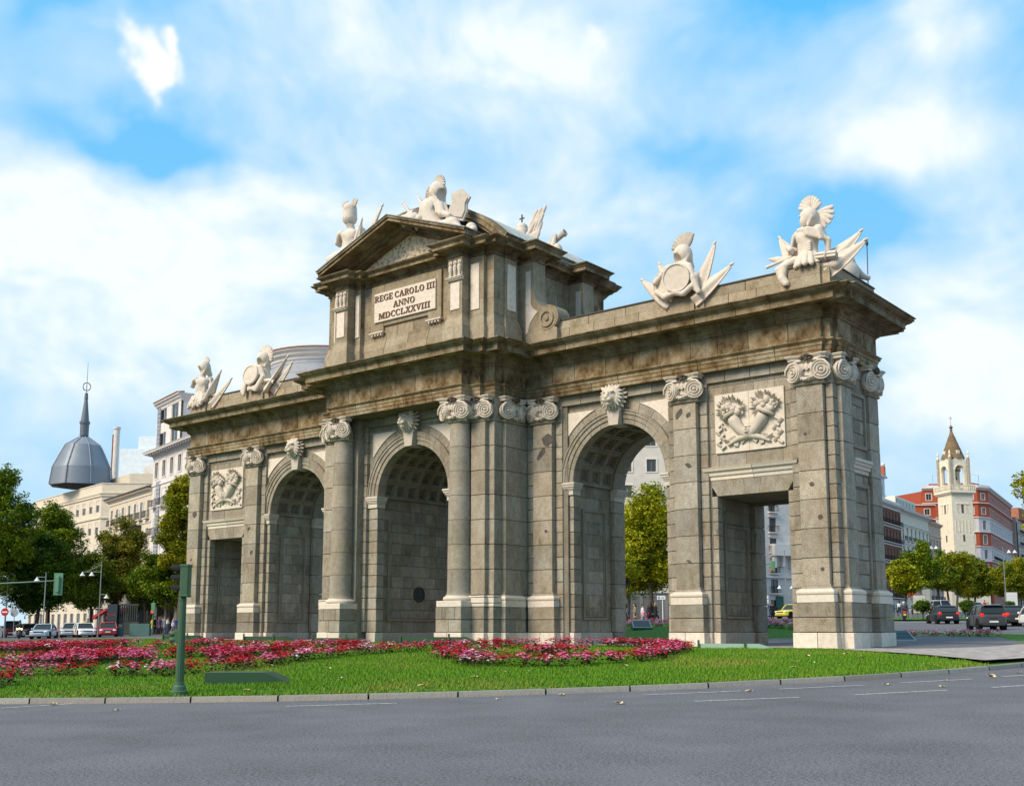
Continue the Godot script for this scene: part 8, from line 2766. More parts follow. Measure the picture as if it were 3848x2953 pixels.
func build_people() -> void:
	var fw := Vector2(-0.631, -0.776); var rt := Vector2(0.776, -0.631)
	var BLK := Color(0.02, 0.02, 0.022); var JEAN := Color(0.06, 0.09, 0.17); var BRN := Color(0.05, 0.03, 0.02); var TANC := Color(0.33, 0.25, 0.17)
	var P := [
		["person in black at the left end of the crowd before the shops", -66.9, -27.9, BLK, BLK, BRN, fw, "stand"],
		["person in a bright yellow jacket and jeans in the waiting crowd", -65.0, -26.8, Color(0.65, 0.5, 0.02), JEAN, BLK, -fw, "stand"],
		["person in dark brown standing just behind the yellow jacket", -66.2, -28.3, Color(0.07, 0.05, 0.04), BLK, BRN, -fw, "stand"],
		["person in a purple jacket in front of the small traffic signal", -61.8, -25.5, Color(0.09, 0.05, 0.13), BLK, BRN, rt, "stand"],
		["person in grey between the purple jacket and the white shirt", -63.2, -27.0, Color(0.2, 0.2, 0.21), JEAN, BRN, -fw, "stand"],
		["person in a white top carrying a small child", -62.1, -26.6, Color(0.7, 0.69, 0.68), JEAN, BRN, rt, "fold"],
		["person in a blue jacket behind the white top", -61.9, -27.4, Color(0.05, 0.1, 0.3), BLK, BLK, -fw, "stand"],
		["person in a dusty pink cardigan with a white bag near the traffic light post", -59.9, -25.8, Color(0.36, 0.2, 0.24), Color(0.3, 0.2, 0.22), BRN, rt, "walk"],
		["person in a green jacket hidden behind the pink cardigan", -60.6, -27.3, Color(0.1, 0.22, 0.14), BLK, BRN, -fw, "stand"],
		["person in dark clothes behind the green kiosk wall, left one", -64.9, -26.9, BLK, BLK, BLK, rt, "stand"],
		["person in dark clothes behind the green kiosk wall, right one", -64.0, -27.2, Color(0.04, 0.04, 0.06), BLK, BRN, rt, "stand"],
		["pedestrian in brown before the red awning", -77.5, -30.0, Color(0.16, 0.09, 0.05), BLK, BRN, rt, "walk"],
		["pedestrian in dark blue before the columns of the left shops", -79.2, -27.6, Color(0.04, 0.05, 0.1), BLK, BRN, rt, "walk"],
		["person with long brown hair and grey jumper, left one of the arch pair", -13.2, -37.9, Color(0.17, 0.17, 0.19), BLK, Color(0.11, 0.06, 0.035), rt, "stand"],
		["person with dark long hair and beige coat, right one of the arch pair", -12.6, -38.2, TANC, BLK, BRN, -rt, "fold"],
		["person in white with a pink bag walking away in the right arch", -13.4, -40.6, Color(0.65, 0.66, 0.7), Color(0.3, 0.42, 0.55), BRN, rt, "walk"],
		["person in a navy coat and red skirt in the right arch", -15.0, -44.1, Color(0.03, 0.03, 0.05), Color(0.55, 0.02, 0.02), Color(0.16, 0.08, 0.04), rt, "walk"],
		["tall person in a black suit between the red skirt and the yellow scarf", -15.3, -45.1, BLK, BLK, BRN, rt, "walk"],
		["person in black with a yellow scarf at the right of the arch group", -14.4, -44.3, BLK, BLK, Color(0.3, 0.2, 0.1), rt, "walk"],
		["person in jeans behind the one in black in the right doorway", -13.0, -64.0, Color(0.1, 0.12, 0.2), JEAN, BRN, -fw, "stand"],
		["person all in black in the right doorway beside the yellow car", -12.3, -62.9, BLK, BLK, BLK, fw, "stand"],
		["man in a grey T-shirt and beige shorts crossing the road", 0.0, -72.8, Color(0.5, 0.48, 0.47), Color(0.42, 0.33, 0.2), Color(0.1, 0.06, 0.04), rt * -1.0, "walk"],
		["person in blue with a backpack behind the man in shorts", -0.6, -75.4, Color(0.05, 0.1, 0.25), JEAN, BRN, rt, "walk"],
		["blonde pedestrian in a beige coat above the grey microcar", 2.9, -77.0, Color(0.45, 0.35, 0.22), JEAN, Color(0.5, 0.36, 0.14), fw, "walk"],
		["pedestrian in pink crossing beside the black hatchback", 2.1, -76.3, Color(0.5, 0.32, 0.3), JEAN, Color(0.3, 0.18, 0.08), rt, "walk"],
		["pedestrian in white crossing between the pink and the beige ones", 2.5, -77.4, Color(0.68, 0.64, 0.6), JEAN, BRN, rt, "walk"],
		["fair-haired pedestrian at the right end of the crossing", 3.6, -79.5, Color(0.35, 0.22, 0.16), BLK, Color(0.45, 0.28, 0.12), rt, "walk"],
		["pedestrian in red on the avenue under the trees", -9.0, -122.0, Color(0.5, 0.05, 0.06), JEAN, BRN, fw, "walk"],
		["pedestrian in white near the underground entrance", -8.8, -88.5, Color(0.65, 0.65, 0.65), BLK, BRN, fw, "walk"]]
	for i in P.size():
		var p: Array = P[i]
		var lh: bool = "long" in String(p[0]) or "skirt" in String(p[0]) or "blonde" in String(p[0]) or i % 5 == 3
		var y := Vector3(p[1], road(p[1], p[2]) + (0.14 if p[1] < -55.0 else 0.0), p[2])
		var coat: bool = "coat" in String(p[0]) or "jacket" in String(p[0]) or "suit" in String(p[0]) or p[3] == BLK
		person(p[0], y, p[6], p[3], p[4], p[5], 1.66 + 0.035 * (i % 5) + (0.06 if "tall" in String(p[0]) else 0.0), p[7], lh, coat, "skirt" in String(p[0]))
	bag("white shoulder bag beside the dusty pink cardigan", Vector3(-59.6, 0.75, -25.55), Color(0.75, 0.75, 0.75))
	bag("pink bag carried in the right arch", Vector3(-13.15, 1.5, -40.4), Color(0.75, 0.25, 0.28), 1.3)
	bag("navy handbag below the red skirt", Vector3(-14.85, 1.35, -43.85), Color(0.02, 0.025, 0.05))
	bag("black shoulder bag beside the person in black at the doorway", Vector3(-11.95, 2.35, -63.1), BLK, 1.2)

# ---------------------------------------------------------------- street furniture
func build_furniture() -> void:
	var GRN := Color(0.055, 0.115, 0.06)
	var left := Vector3(-0.776, 0, 0.631)
	# near traffic light
	var at := Vector3(18.73, -1.19, 27.04)
	var o := thing("traffic_light", "green fluted traffic light post with three black hooded lamps in the near lawn", "traffic light", at, 0.6833 + PI)
	# local -x is image right, +x image left after the turn by pi
	var mb := MB.new()
	mb.col = GRN
	mb.lathe([Vector2(0.001, -0.2), Vector2(0.165, -0.2), Vector2(0.165, 0.03), Vector2(0.14, 0.05), Vector2(0.13, 0.12), Vector2(0.1, 0.16), Vector2(0.1, 0.2), Vector2(0.07, 0.22)], 24)
	part("foot", mb.mesh(M.green_iron), o)
	mb = MB.new()
	mb.col = GRN
	for i in 14:
		var a := TAU * i / 14.0
		mb.tube([Vector3(cos(a) * 0.066, 0.2, sin(a) * 0.066), Vector3(cos(a) * 0.052, 1.82, sin(a) * 0.052)], [0.022, 0.019], 6)
	mb.lathe([Vector2(0.05, 0.2), Vector2(0.045, 1.8), Vector2(0.07, 1.83), Vector2(0.075, 1.87), Vector2(0.05, 1.9), Vector2(0.05, 1.95)], 16)
	part("post", mb.mesh(M.green_iron), o)
	mb = MB.new()
	mb.col = GRN
	mb.cbox(Vector3(-0.125, 1.92, -0.12), Vector3(0.045, 2.55, 0.12), 0.02)
	mb.cbox(Vector3(-0.135, 2.5, -0.13), Vector3(0.055, 2.56, 0.13), 0.015)
	mb.cbox(Vector3(-0.135, 1.9, -0.13), Vector3(0.055, 1.945, 0.13), 0.015)
	var box := part("signal_box", mb.mesh(M.green_iron), o)
	for i in 3:
		var y := 2.07 + i * 0.2
		mb = MB.new()
		mb.col = Color(0.018, 0.018, 0.022)
		var rows := []
		for k in 5:
			var t := k / 4.0
			var row := PackedVector3Array()
			for j in 17:
				var a := lerpf(-0.65 + 0.5 * t, PI + 0.65 - 0.5 * t, j / 16.0)
				row.append(Vector3(0.05 + 0.2 * t, y + sin(a) * (0.09 - 0.012 * t), cos(a) * (0.09 - 0.012 * t)))
			rows.append(row)
		for k in 5:
			var t := (4 - k) / 4.0
			var row := PackedVector3Array()
			for j in 17:
				var a := lerpf(-0.65 + 0.5 * t, PI + 0.65 - 0.5 * t, j / 16.0)
				row.append(Vector3(0.05 + 0.2 * t, y + sin(a) * (0.084 - 0.012 * t), cos(a) * (0.084 - 0.012 * t)))
			rows.append(row)
		mb.grid(rows)
		part("lamp_hood", mb.mesh(M.house), box)
		mb = MB.new()
		mb.col = [Color(0.35, 0.5, 0.42), Color(0.12, 0.08, 0.01), Color(0.1, 0.01, 0.01)][i]
		mb.ball(Vector3(0.05, y, 0), Vector3(0.03, 0.078, 0.078), 12, 8)
		part("lens", mb.mesh(M.lamp_glass), box)
	mb = MB.new()
	mb.col = GRN
	mb.cbox(Vector3(0.045, 0.98, -0.05), Vector3(0.13, 1.24, 0.05), 0.012)
	for i in 2: mb.tube([Vector3(0.12, 1.05 + i * 0.12, 0), Vector3(0.22, 1.045 + i * 0.12, 0)], [0.05, 0.055], 12)
	part("pedestrian_signal", mb.mesh(M.green_iron), o)
	# floodlight boxes in the lawn
	var fl := [["large green floodlight box beside the traffic light post", 17.8, 24.75, 1.5, 0.9, 0.27, 0], ["low green floodlight box before the right column", 4.6, 4.3, 3.3, 0.6, 0.4, 0], ["low green floodlight box before the middle arch", -2.3, 3.8, 2.6, 0.6, 0.3, 0], ["low green floodlight box before the left arch", -10.2, 1.8, 2.6, 0.6, 0.3, 0], ["flat pale green floodlight lid before the right doorway", 17.6, 1.7, 2.5, 0.9, 0.22, 0], ["low green floodlight box at the gate's far left foot", -18.2, 1.6, 2.4, 0.6, 0.3, 0], ["open floodlight box with a glass grid behind the right arch", 0.0, -19.4, 1.9, 1.3, 0.55, 1], ["open floodlight box with a glass grid right of the gate", 19.0, -11.9, 2.0, 1.3, 0.55, 1]]
	for q in fl:
		var b := thing("floodlight", q[0], "floodlight", Vector3(q[1], ground_at(q[1], q[2]) - 0.04, q[2]), 0.6833 if q[6] or q[3] < 2.3 else 0.35)
		mb = MB.new()
		mb.col = Color(0.035, 0.075, 0.04) if "pale" not in q[0] else Color(0.3, 0.42, 0.34)
		var w: float = q[3] / 2; var h: float = q[5]
		if q[6]:
			mb.extrude(pv([-0.65, 0, 0.65, 0, 0.65, 0.08, -0.5, h, -0.65, h]), w * 1.3, Transform3D(Basis(Vector3(0, 0, 1), Vector3.UP, Vector3(-1, 0, 0)), Vector3(w * 0.65, 0, 0)))
			part("housing", mb.mesh(M.green_iron), b)
			var gx2 := Transform3D(Basis(Vector3(1, 0, 0), atan2(h - 0.08, 1.15)), Vector3(0, 0.1, 0.62))
			mb = MB.new()
			mb.col = Color(0.2, 0.3, 0.25)
			for s in [[-w * 0.62, -w * 0.54, -1.24, 0.0], [w * 0.54, w * 0.62, -1.24, 0.0], [-w * 0.54, w * 0.54, -0.09, 0.0], [-w * 0.54, w * 0.54, -1.24, -1.15]]:
				mb.bbox(Vector3(s[0], -0.02, s[2]), Vector3(s[1], 0.05, s[3]), gx2)
			part("lid_frame", mb.mesh(M.green_iron), b)
			for i in 6:
				mb = MB.new()
				mb.col = Color(0.03, 0.04, 0.04)
				mb.bbox(Vector3(-w * 0.53, 0.0, -0.1 - i * 0.175), Vector3(w * 0.53, 0.03, -0.22 - i * 0.175), gx2)
				part("grid_bar", mb.mesh(M.car_glass), b)
		else:
			mb.extrude(pv([-w, 0, w + h * 1.6, 0, w * 0.75, h, -w, h]), q[4], Transform3D(Basis(), Vector3(0, 0, -q[4] / 2)))
			part("housing", mb.mesh(M.green_iron), b)
			if q[3] > 2.3:
				for s in [-1, 0.4]:
					mb = MB.new()
					mb.col = GRN * 0.8
					mb.bbox(Vector3(w * s - 0.04, 0, q[4] / 2), Vector3(w * s + 0.04, h + 0.14, q[4] / 2 + 0.05))
					part("bracket_post", mb.mesh(M.green_iron), b)
	# lamp posts and signals
	var post := func(label: String, called: String, cat: String, p: Vector3, h: float, arms: Array, group := "") -> Node3D:
		var t := thing(called, label, cat, p, 0.6833, group)
		var m := MB.new()
		m.col = Color(0.25, 0.28, 0.28)
		m.tube([Vector3(0, -0.1, 0), Vector3(0, 0.8, 0), Vector3(0, h, 0)], [0.12, 0.075, 0.05], 8)
		part("post", m.mesh(M.metal), t)
		for a in arms:
			m = MB.new()
			m.col = Color(0.25, 0.28, 0.28)
			m.tube([Vector3(0, a[1], 0), Vector3(a[0], a[1], 0)], [0.035, 0.03], 6)
			if absf(a[0]) > 1.0: m.tube([Vector3(0, a[1] + 0.8, 0), Vector3(a[0] * 0.8, a[1], 0)], [0.025, 0.025], 6)
			part("arm", m.mesh(M.metal), t)
			for e in ([a[0], a[0] * 0.5] if absf(a[0]) > 1.0 else [a[0]]):
				m = MB.new()
				m.col = Color(0.75, 0.76, 0.76)
				m.lathe([Vector2(0.05, a[1] + 0.1), Vector2(0.12, a[1] - 0.05), Vector2(0.3, a[1] - 0.3), Vector2(0.25, a[1] - 0.32), Vector2(0.02, a[1] - 0.2)], 12, Transform3D(Basis(), Vector3(e, -0.1, 0)))
				part("lamp_shade", m.mesh(M.house), t)
		return t
	post.call("tall grey lamp post with twin pale shades right of the white taxi", "street_lamp", "street lamp", ground(-71.3, -24.3), 7.9, [[-2.0, 6.8], [0.7, 4.4]], "lamp posts of the left street")
	post.call("grey lamp post above the no entry sign at the left edge", "street_lamp", "street lamp", ground(-79.0, -18.0), 6.3, [[-1.6, 5.6], [0.6, 3.2]], "lamp posts of the left street")
	post.call("slim grey lamp post left of the silver blue saloon", "street_lamp", "street lamp", ground(-72.0, -18.5), 6.7, [[-0.9, 6.2]], "lamp posts of the left street")
	post.call("tall green lamp post among the trees at the right edge", "street_lamp", "street lamp", ground(-5.5, -119.6), 9.0, [[1.6, 8.6]])
	post.call("lamp post with a white arm over the avenue trees", "street_lamp", "street lamp", ground(-13.9, -114.0), 9.4, [[1.3, 9.2]])
	post.call("grey lamp post before the white corner house in the right doorway", "street_lamp", "street lamp", ground(-24.2, -91.3), 8.4, [[-0.8, 3.9], [0.8, 3.9]])
	# gantry signal at the left edge
	o = thing("traffic_light", "overhead green traffic signal on a long arm from the left picture edge", "traffic light", ground(-71.4, -19.6), 0.6833)
	mb = MB.new()
	mb.col = Color(0.12, 0.2, 0.15)
	mb.tube([Vector3(-8.0, -0.1, 0), Vector3(-8.0, 4.2, 0), Vector3(-6.5, 5.5, 0), Vector3(0.2, 5.85, 0)], [0.13, 0.11, 0.09, 0.07], 8)
	part("arm", mb.mesh(M.green_iron), o)
	mb = MB.new()
	mb.col = Color(0.12, 0.25, 0.15)
	mb.cbox(Vector3(-0.5, 4.3, -0.05), Vector3(0.45, 6.6, 0.05), 0.04)
	mb.cbox(Vector3(-0.2, 4.6, 0.05), Vector3(0.15, 6.3, 0.3), 0.05)
	part("signal_box", mb.mesh(M.green_iron), o)
	var signal_ := func(label: String, p: Vector3, y: float, lit: bool, arm: float) -> void:
		var t := thing("traffic_light", label, "traffic light", p, 0.6833)
		var m := MB.new()
		m.col = GRN * 1.6
		m.tube([Vector3(arm, -0.1, 0), Vector3(arm, y + (1.0 if arm == 0.0 else 0.4), 0)], [0.07, 0.06], 8)
		if arm != 0.0: m.tube([Vector3(arm, y + 0.4, 0), Vector3(0, y + 0.4, 0)], [0.05, 0.04], 6)
		part("post", m.mesh(M.green_iron), t)
		m = MB.new()
		m.col = GRN * 2.2
		m.cbox(Vector3(-0.22, y - 0.4, -0.1), Vector3(0.22, y + 0.75, 0.12), 0.06)
		part("signal_box", m.mesh(M.green_iron), t)
		m = MB.new()
		m.col = Color(0.9, 0.03, 0.02)
		m.ball(Vector3(-0.14, y - 0.2, 0.14), Vector3(0.1, 0.1, 0.05), 10, 6)
		part("lens", m.mesh(M.red_lit if lit else M.lamp_glass), t)
	signal_.call("small green pedestrian signal showing red above the waiting crowd", ground(-64.6, -26.5), 2.6, true, 0.0)
	signal_.call("green back of a traffic signal hanging in the right doorway", ground(-11.8, -62.3), 5.1, false, -2.5)
	# signs
	var disc := func(label: String, p: Vector3, y: float, c: Color, bar: bool) -> void:
		var t := thing("road_sign", label, "sign", p, 0.6833)
		var m := MB.new()
		m.col = Color(0.3, 0.3, 0.3)
		m.tube([Vector3(0, -0.1, -0.06), Vector3(0, y + 0.3, -0.06)], [0.04, 0.04], 6)
		part("post", m.mesh(M.metal), t)
		m = MB.new()
		m.col = c
		m.lathe([Vector2(0.001, 0.02), Vector2(0.38, 0.02), Vector2(0.4, 0.0), Vector2(0.001, -0.02)], 24, Transform3D(Basis(Vector3(1, 0, 0), PI / 2), Vector3(0, y, 0)))
		part("disc", m.mesh(M.house), t)
		if bar:
			m = MB.new()
			m.col = Color(0.8, 0.8, 0.8)
			m.bbox(Vector3(-0.27, y - 0.07, 0.02), Vector3(0.27, y + 0.07, 0.035))
			part("bar", m.mesh(M.house), t)
	disc.call("round red no entry sign with a white bar at the left edge", ground(-75.6, -16.2), 2.7, Color(0.55, 0.02, 0.02), true)
	disc.call("round grey back of a road sign beside the no entry sign", ground(-75.2, -17.0), 2.6, Color(0.35, 0.36, 0.38), false)
	var board := func(label: String, p: Vector3, y: float, w: float, h: float, n: int) -> void:
		var t := thing("direction_sign", label, "sign", p, 0.6833)
		var m := MB.new()
		m.col = Color(0.78, 0.78, 0.78)
		m.tube([Vector3(0.12, -0.1, -0.05), Vector3(0.12, y + h, -0.05)], [0.045, 0.045], 8)
		part("post", m.mesh(M.house), t)
		for i in n:
			m = MB.new()
			m.col = Color(0.8, 0.8, 0.8)
			m.cbox(Vector3(-w / 2, y - i * (h + 0.06), -0.02), Vector3(w / 2, y + h - i * (h + 0.06), 0.03), 0.02)
			var bd := part("board", m.mesh(M.house), t)
			m = MB.new()
			m.col = Color(0.08, 0.12, 0.3)
			m.bbox(Vector3(-w * 0.36, y + h * 0.25 - i * (h + 0.06), 0.031), Vector3(-w * 0.2, y + h * 0.8 - i * (h + 0.06), 0.034))
			m.bbox(Vector3(w * 0.02, y + h * 0.42 - i * (h + 0.06), 0.031), Vector3(w * 0.3, y + h * 0.62 - i * (h + 0.06), 0.034))
			part("print", m.mesh(M.house), bd)
	board.call("white direction sign on a white post at the right of the right arch", ground(-12.5, -42.2), 2.05, 0.72, 0.33, 1)
	board.call("stacked white direction boards at the left of the right doorway", ground(-3.6, -43.9), 2.1, 0.55, 0.28, 2)
	# shelter roof edge in the arch
	o = thing("bus_shelter", "pale flat shelter roof edge at the left of the right arch", "shelter", ground(-13.6, -37.2), 0.6833)
	mb = MB.new()
	mb.col = Color(0.75, 0.76, 0.78)
	mb.cbox(Vector3(-2.2, 2.15, -0.6), Vector3(0.55, 2.27, 0.6), 0.04)
	part("roof", mb.mesh(M.house), o)
	mb = MB.new()
	mb.col = Color(0.6, 0.6, 0.62)
	for x in [-2.0, -0.2]: mb.bbox(Vector3(x, -0.1, -0.4), Vector3(x + 0.08, 2.15, -0.32))
	part("post", mb.mesh(M.house), o)
	# underground entrance sign, kiosk and panel on the avenue
	o = thing("station_sign", "red diamond underground station sign on a post under the first avenue tree", "sign", ground(-6.6, -86.1), 0.6833)
	mb = MB.new()
	mb.col = Color(0.3, 0.3, 0.3)
	mb.tube([Vector3(0, -0.1, -0.05), Vector3(0, 2.3, -0.05)], [0.06, 0.06], 6)
	part("post", mb.mesh(M.metal), o)
	mb = MB.new()
	mb.col = Color(0.6, 0.03, 0.02)
	mb.extrude(pv([-0.8, 2.75, 0, 2.2, 0.8, 2.75, 0, 3.3]), 0.1, Transform3D())
	part("diamond", mb.mesh(M.house), o)
	mb = MB.new()
	mb.col = Color(0.8, 0.8, 0.8)
	mb.extrude(pv([-0.42, 2.65, 0.42, 2.65, 0.42, 2.86, -0.42, 2.86]), 0.02, Transform3D(Basis(), Vector3(0, 0, 0.1)))
	part("band", mb.mesh(M.house), o)
	for q in [["pale lit kiosk panel under the avenue trees right of the diamond sign", -6.9, -89.7, 1.4, 2.4, Color(0.62, 0.6, 0.5)], ["grey upright panel under the avenue trees left of the walking man", -7.2, -93.1, 0.9, 3.1, Color(0.4, 0.4, 0.38)], ["white information column with a round sign at the right edge", -5.6, -122.5, 1.6, 2.8, Color(0.75, 0.74, 0.7)]]:
		var t := thing("street_panel", q[0], "panel", ground(q[1], q[2]), 0.6833)
		mb = MB.new()
		mb.col = Color(0.2, 0.2, 0.2)
		mb.bbox(Vector3(-q[3] / 2 - 0.05, 0, -0.12), Vector3(q[3] / 2 + 0.05, q[4] + 0.1, 0.1))
		part("frame", mb.mesh(M.house), t)
		mb = MB.new()
		mb.col = q[5]
		mb.bbox(Vector3(-q[3] / 2, 0.4, 0.1), Vector3(q[3] / 2, q[4], 0.13))
		part("face", mb.mesh(M.house), t)
	# traffic island kerb with planting
	var isl := MB.new()
	isl.col = Color(0.3, 0.28, 0.25)
	var ip := pv([-8.0, -62.0, 1.2, -65.0, 9.0, -76.0, 8.5, -99.0, 3.0, -101.0, -2.0, -80.0])
	isl = sheet(ip, road, 3.0, 0.12)
	struct("traffic_island", isl.mesh(M.lawn), "narrow planted island on the right avenue")
	# green glass pavilion and kiosk wall, left
	o = thing("glass_pavilion", "dark green glass lift pavilion with a red band left of the red hatchback's trees", "pavilion", ground(-73.9, -27.4), 0.6833)
	mb = MB.new()
	mb.col = Color(0.03, 0.16, 0.13)
	mb.bbox(Vector3(-0.55, 0, -1), Vector3(0.55, 3.4, 0))
	part("glass_wall", mb.mesh(M.window), o)
	for i in 9:
		mb = MB.new()
		mb.col = Color(0.08, 0.09, 0.08)
		mb.bbox(Vector3(0.6 + i * 0.24, 1.6, -0.6), Vector3(0.72 + i * 0.24, 3.3, -0.4))
		part("slat", mb.mesh(M.house), o)
	mb = MB.new()
	mb.col = Color(0.1, 0.1, 0.09)
	mb.bbox(Vector3(0.55, 0, -1.2), Vector3(2.8, 1.6, -0.5)); mb.bbox(Vector3(0.55, 3.3, -1.2), Vector3(2.8, 3.45, -0.4))
	part("frame", mb.mesh(M.house), o)
	mb = MB.new()
	mb.col = Color(0.5, 0.05, 0.03)
	mb.bbox(Vector3(-0.56, 2.2, 0.0), Vector3(0.4, 2.35, 0.02))
	part("band", mb.mesh(M.house), o)
	o = thing("kiosk_wall", "dull green metal kiosk wall before the waiting crowd", "kiosk", ground(-62.6, -23.7), 0.6833)
	mb = MB.new()
	mb.col = Color(0.09, 0.17, 0.15)
	mb.cbox(Vector3(-1.0, 0, -0.6), Vector3(1.0, 1.25, 0), 0.03)
	mb.cbox(Vector3(-2.2, 0, -0.6), Vector3(-1.8, 1.15, 0), 0.03)
	part("panel", mb.mesh(M.house), o)
	# awnings and shop fronts along the left pavement
	o = thing("shop_row", "row of shops with red awning, columns and yellow windows behind the left traffic", "shop", Vector3(-87, -0.3, -37), 0.0)
	var X := wall_frame(Vector2(-100, -39), Vector2(-64, -32), 0)
	var xx := Transform3D(X.basis, Vector3(-100 + 87, 0, -39 + 37))
	lump(o, "back_wall", Vector3(0, -0.5, -3), Vector3(36, 5.0, -1.5), Color(0.2, 0.18, 0.16), xx)
	lump(o, "fascia", Vector3(0, 3.3, -1.5), Vector3(36, 4.4, -0.3), Color(0.45, 0.41, 0.36), xx)
	for i in 13: lump(o, "column", Vector3(0.5 + i * 2.8, -0.5, -0.9), Vector3(1.2 + i * 2.8, 3.3, -0.35), Color(0.42, 0.4, 0.37), xx)
	for q in [[3.4, 4.9, Color(0.6, 0.35, 0.03)], [17.4, 18.6, Color(0.55, 0.4, 0.08)], [27.0, 28.6, Color(0.5, 0.42, 0.1)]]: lump(o, "shop_window", Vector3(q[0], 0.3, -1.49), Vector3(q[1], 2.9, -1.4), q[2], xx)
	for q in [[11.6, 15.2], [6.2, 8.0]]:
		var aw := MB.new()
		aw.col = Color(0.25, 0.02, 0.025)
		aw.extrude(pv([0, 3.2, 1.5, 2.2, 1.5, 1.9, 0, 2.9]), q[1] - q[0], xx * Transform3D(Basis(Vector3(0, 0, 1), Vector3.UP, Vector3(1, 0, 0)), Vector3(q[0], 0, -0.3)))
		part("awning", aw.mesh(M.cloth), o)
	# low rail of the station stairs
	o = thing("stair_rail", "dark railing of the underground stairs left of the first avenue tree", "railing", ground(-5.6, -80.6), 0.6833)
	for i in 9:
		mb = MB.new()
		mb.col = Color(0.04, 0.04, 0.045)
		mb.bbox(Vector3(-2.4 + i * 0.5, 0, -0.02), Vector3(-2.36 + i * 0.5, 1.0, 0.02))
		part("baluster", mb.mesh(M.house), o)
	mb = MB.new()
	mb.col = Color(0.04, 0.04, 0.045)
	mb.bbox(Vector3(-2.45, 1.0, -0.03), Vector3(1.7, 1.06, 0.03))
	part("top_rail", mb.mesh(M.house), o)

func sky_light() -> void:
	var cam := Camera3D.new()
	cam.name = "camera"
	add_child(cam)
	cam.position = Vector3(38.127, 0.009, 40.328)
	cam.rotation = Vector3(0.142, 0.6833, 0)
	cam.projection = Camera3D.PROJECTION_FRUSTUM
	cam.keep_aspect = Camera3D.KEEP_HEIGHT
	cam.near = 0.1
	cam.far = 6000.0
	cam.size = 0.1 * 2953.0 / 4169.94
	cam.frustum_offset = Vector2(0, 0.1 * (1779.16 - 1476.5) / 4169.94)
	cam.current = true
	var we := WorldEnvironment.new()
	we.name = "world_environment"
	var e := Environment.new()
	e.background_mode = Environment.BG_SKY
	e.tonemap_mode = Environment.TONE_MAPPER_LINEAR
	e.tonemap_exposure = 1.5
	e.sdfgi_enabled = true
	e.ssao_enabled = true
	e.ssil_enabled = true
	var s := Sky.new()
	var pm := PanoramaSkyMaterial.new()
	pm.panorama = sky_picture()
	pm.energy_multiplier = 0.76
	s.sky_material = pm
	e.sky = s
	we.environment = e
	add_child(we)
	var sun := DirectionalLight3D.new()
	sun.name = "sun"
	sun.light_energy = 1.0
	sun.light_angular_distance = 26.0
	sun.light_color = Color(1.0, 0.93, 0.83)
	sun.shadow_enabled = true
	sun.look_at_from_position(Vector3(-0.22, 0.66, 0.78), Vector3.ZERO)
	add_child(sun)

var n1 := FastNoiseLite.new()
var n2 := FastNoiseLite.new()
var n3 := FastNoiseLite.new()
# cloud banks: bearing from the view axis, height (both in degrees), spread in each, strength
var BANKS := []

func sky_color(d: Vector3) -> Color:
	var el := rad_to_deg(asin(clampf(d.y, -1, 1)))
	var az := rad_to_deg(wrapf(atan2(d.x, -d.z) + 0.6833, -PI, PI))
	var t := clampf(el / 40.0, 0.0, 1.0)
	# clear air: pale at the rim, azure above
	var c := Color(0.50, 0.74, 0.86).lerp(Color(0.10, 0.48, 0.88), clampf(pow(t, 0.55) * 1.12, 0, 1)).lerp(Color(0.04, 0.30, 0.75), sstep(35, 90, el))
	var p := Vector3(d.x, d.y * 2.2, d.z)
	az += n3.get_noise_3dv(d * 260.0) * 5.0 + n2.get_noise_3dv(d * 60.0) * 1.2
	el += n3.get_noise_3dv(d * 260.0 + Vector3(90, 0, 0)) * 2.4 + n2.get_noise_3dv(d * 60.0 + Vector3(9, 0, 0)) * 0.7
	var warp := Vector3(n3.get_noise_3dv(p * 90.0), n3.get_noise_3dv(p * 90.0 + Vector3(50, 0, 0)), n3.get_noise_3dv(p * 90.0 + Vector3(0, 50, 0)))
	var streak := n1.get_noise_3dv(p * 100.0 + warp * 12.0) * 0.5 + 0.5
	var puff := n2.get_noise_3dv(d * 100.0 + warp * 5.0) * 0.5 + 0.5
	var veil := 0.30 + 0.85 * (streak - 0.5) + 0.15 * sstep(35, 60, el)
	var dense := 0.0
	for b in BANKS:
		var u: float = (az - b[0]) / b[2]; var w: float = (el - b[1]) / b[3]
		var r: float = u * u + w * w
		if r < 9.0:
			var k: float = exp(-r) * b[4]
			if b[5] > 0.0: dense = maxf(dense, sstep(0.32, 0.85, k * (0.35 + 1.3 * puff)))
			else: veil += k * (0.5 + streak)
	veil = clampf(veil, 0.0, 1.0)
	veil = clampf(veil * (0.75 + 0.5 * puff), 0.0, 0.97)
	var white := Color(0.86, 0.92, 0.96).lerp(Color(0.70, 0.78, 0.84), sstep(14, 2, el) * 0.8 * (1.0 - streak * 0.6))
	c = c.lerp(white, veil)
	return c.lerp(Color(0.93, 0.95, 0.97), dense * 0.95)

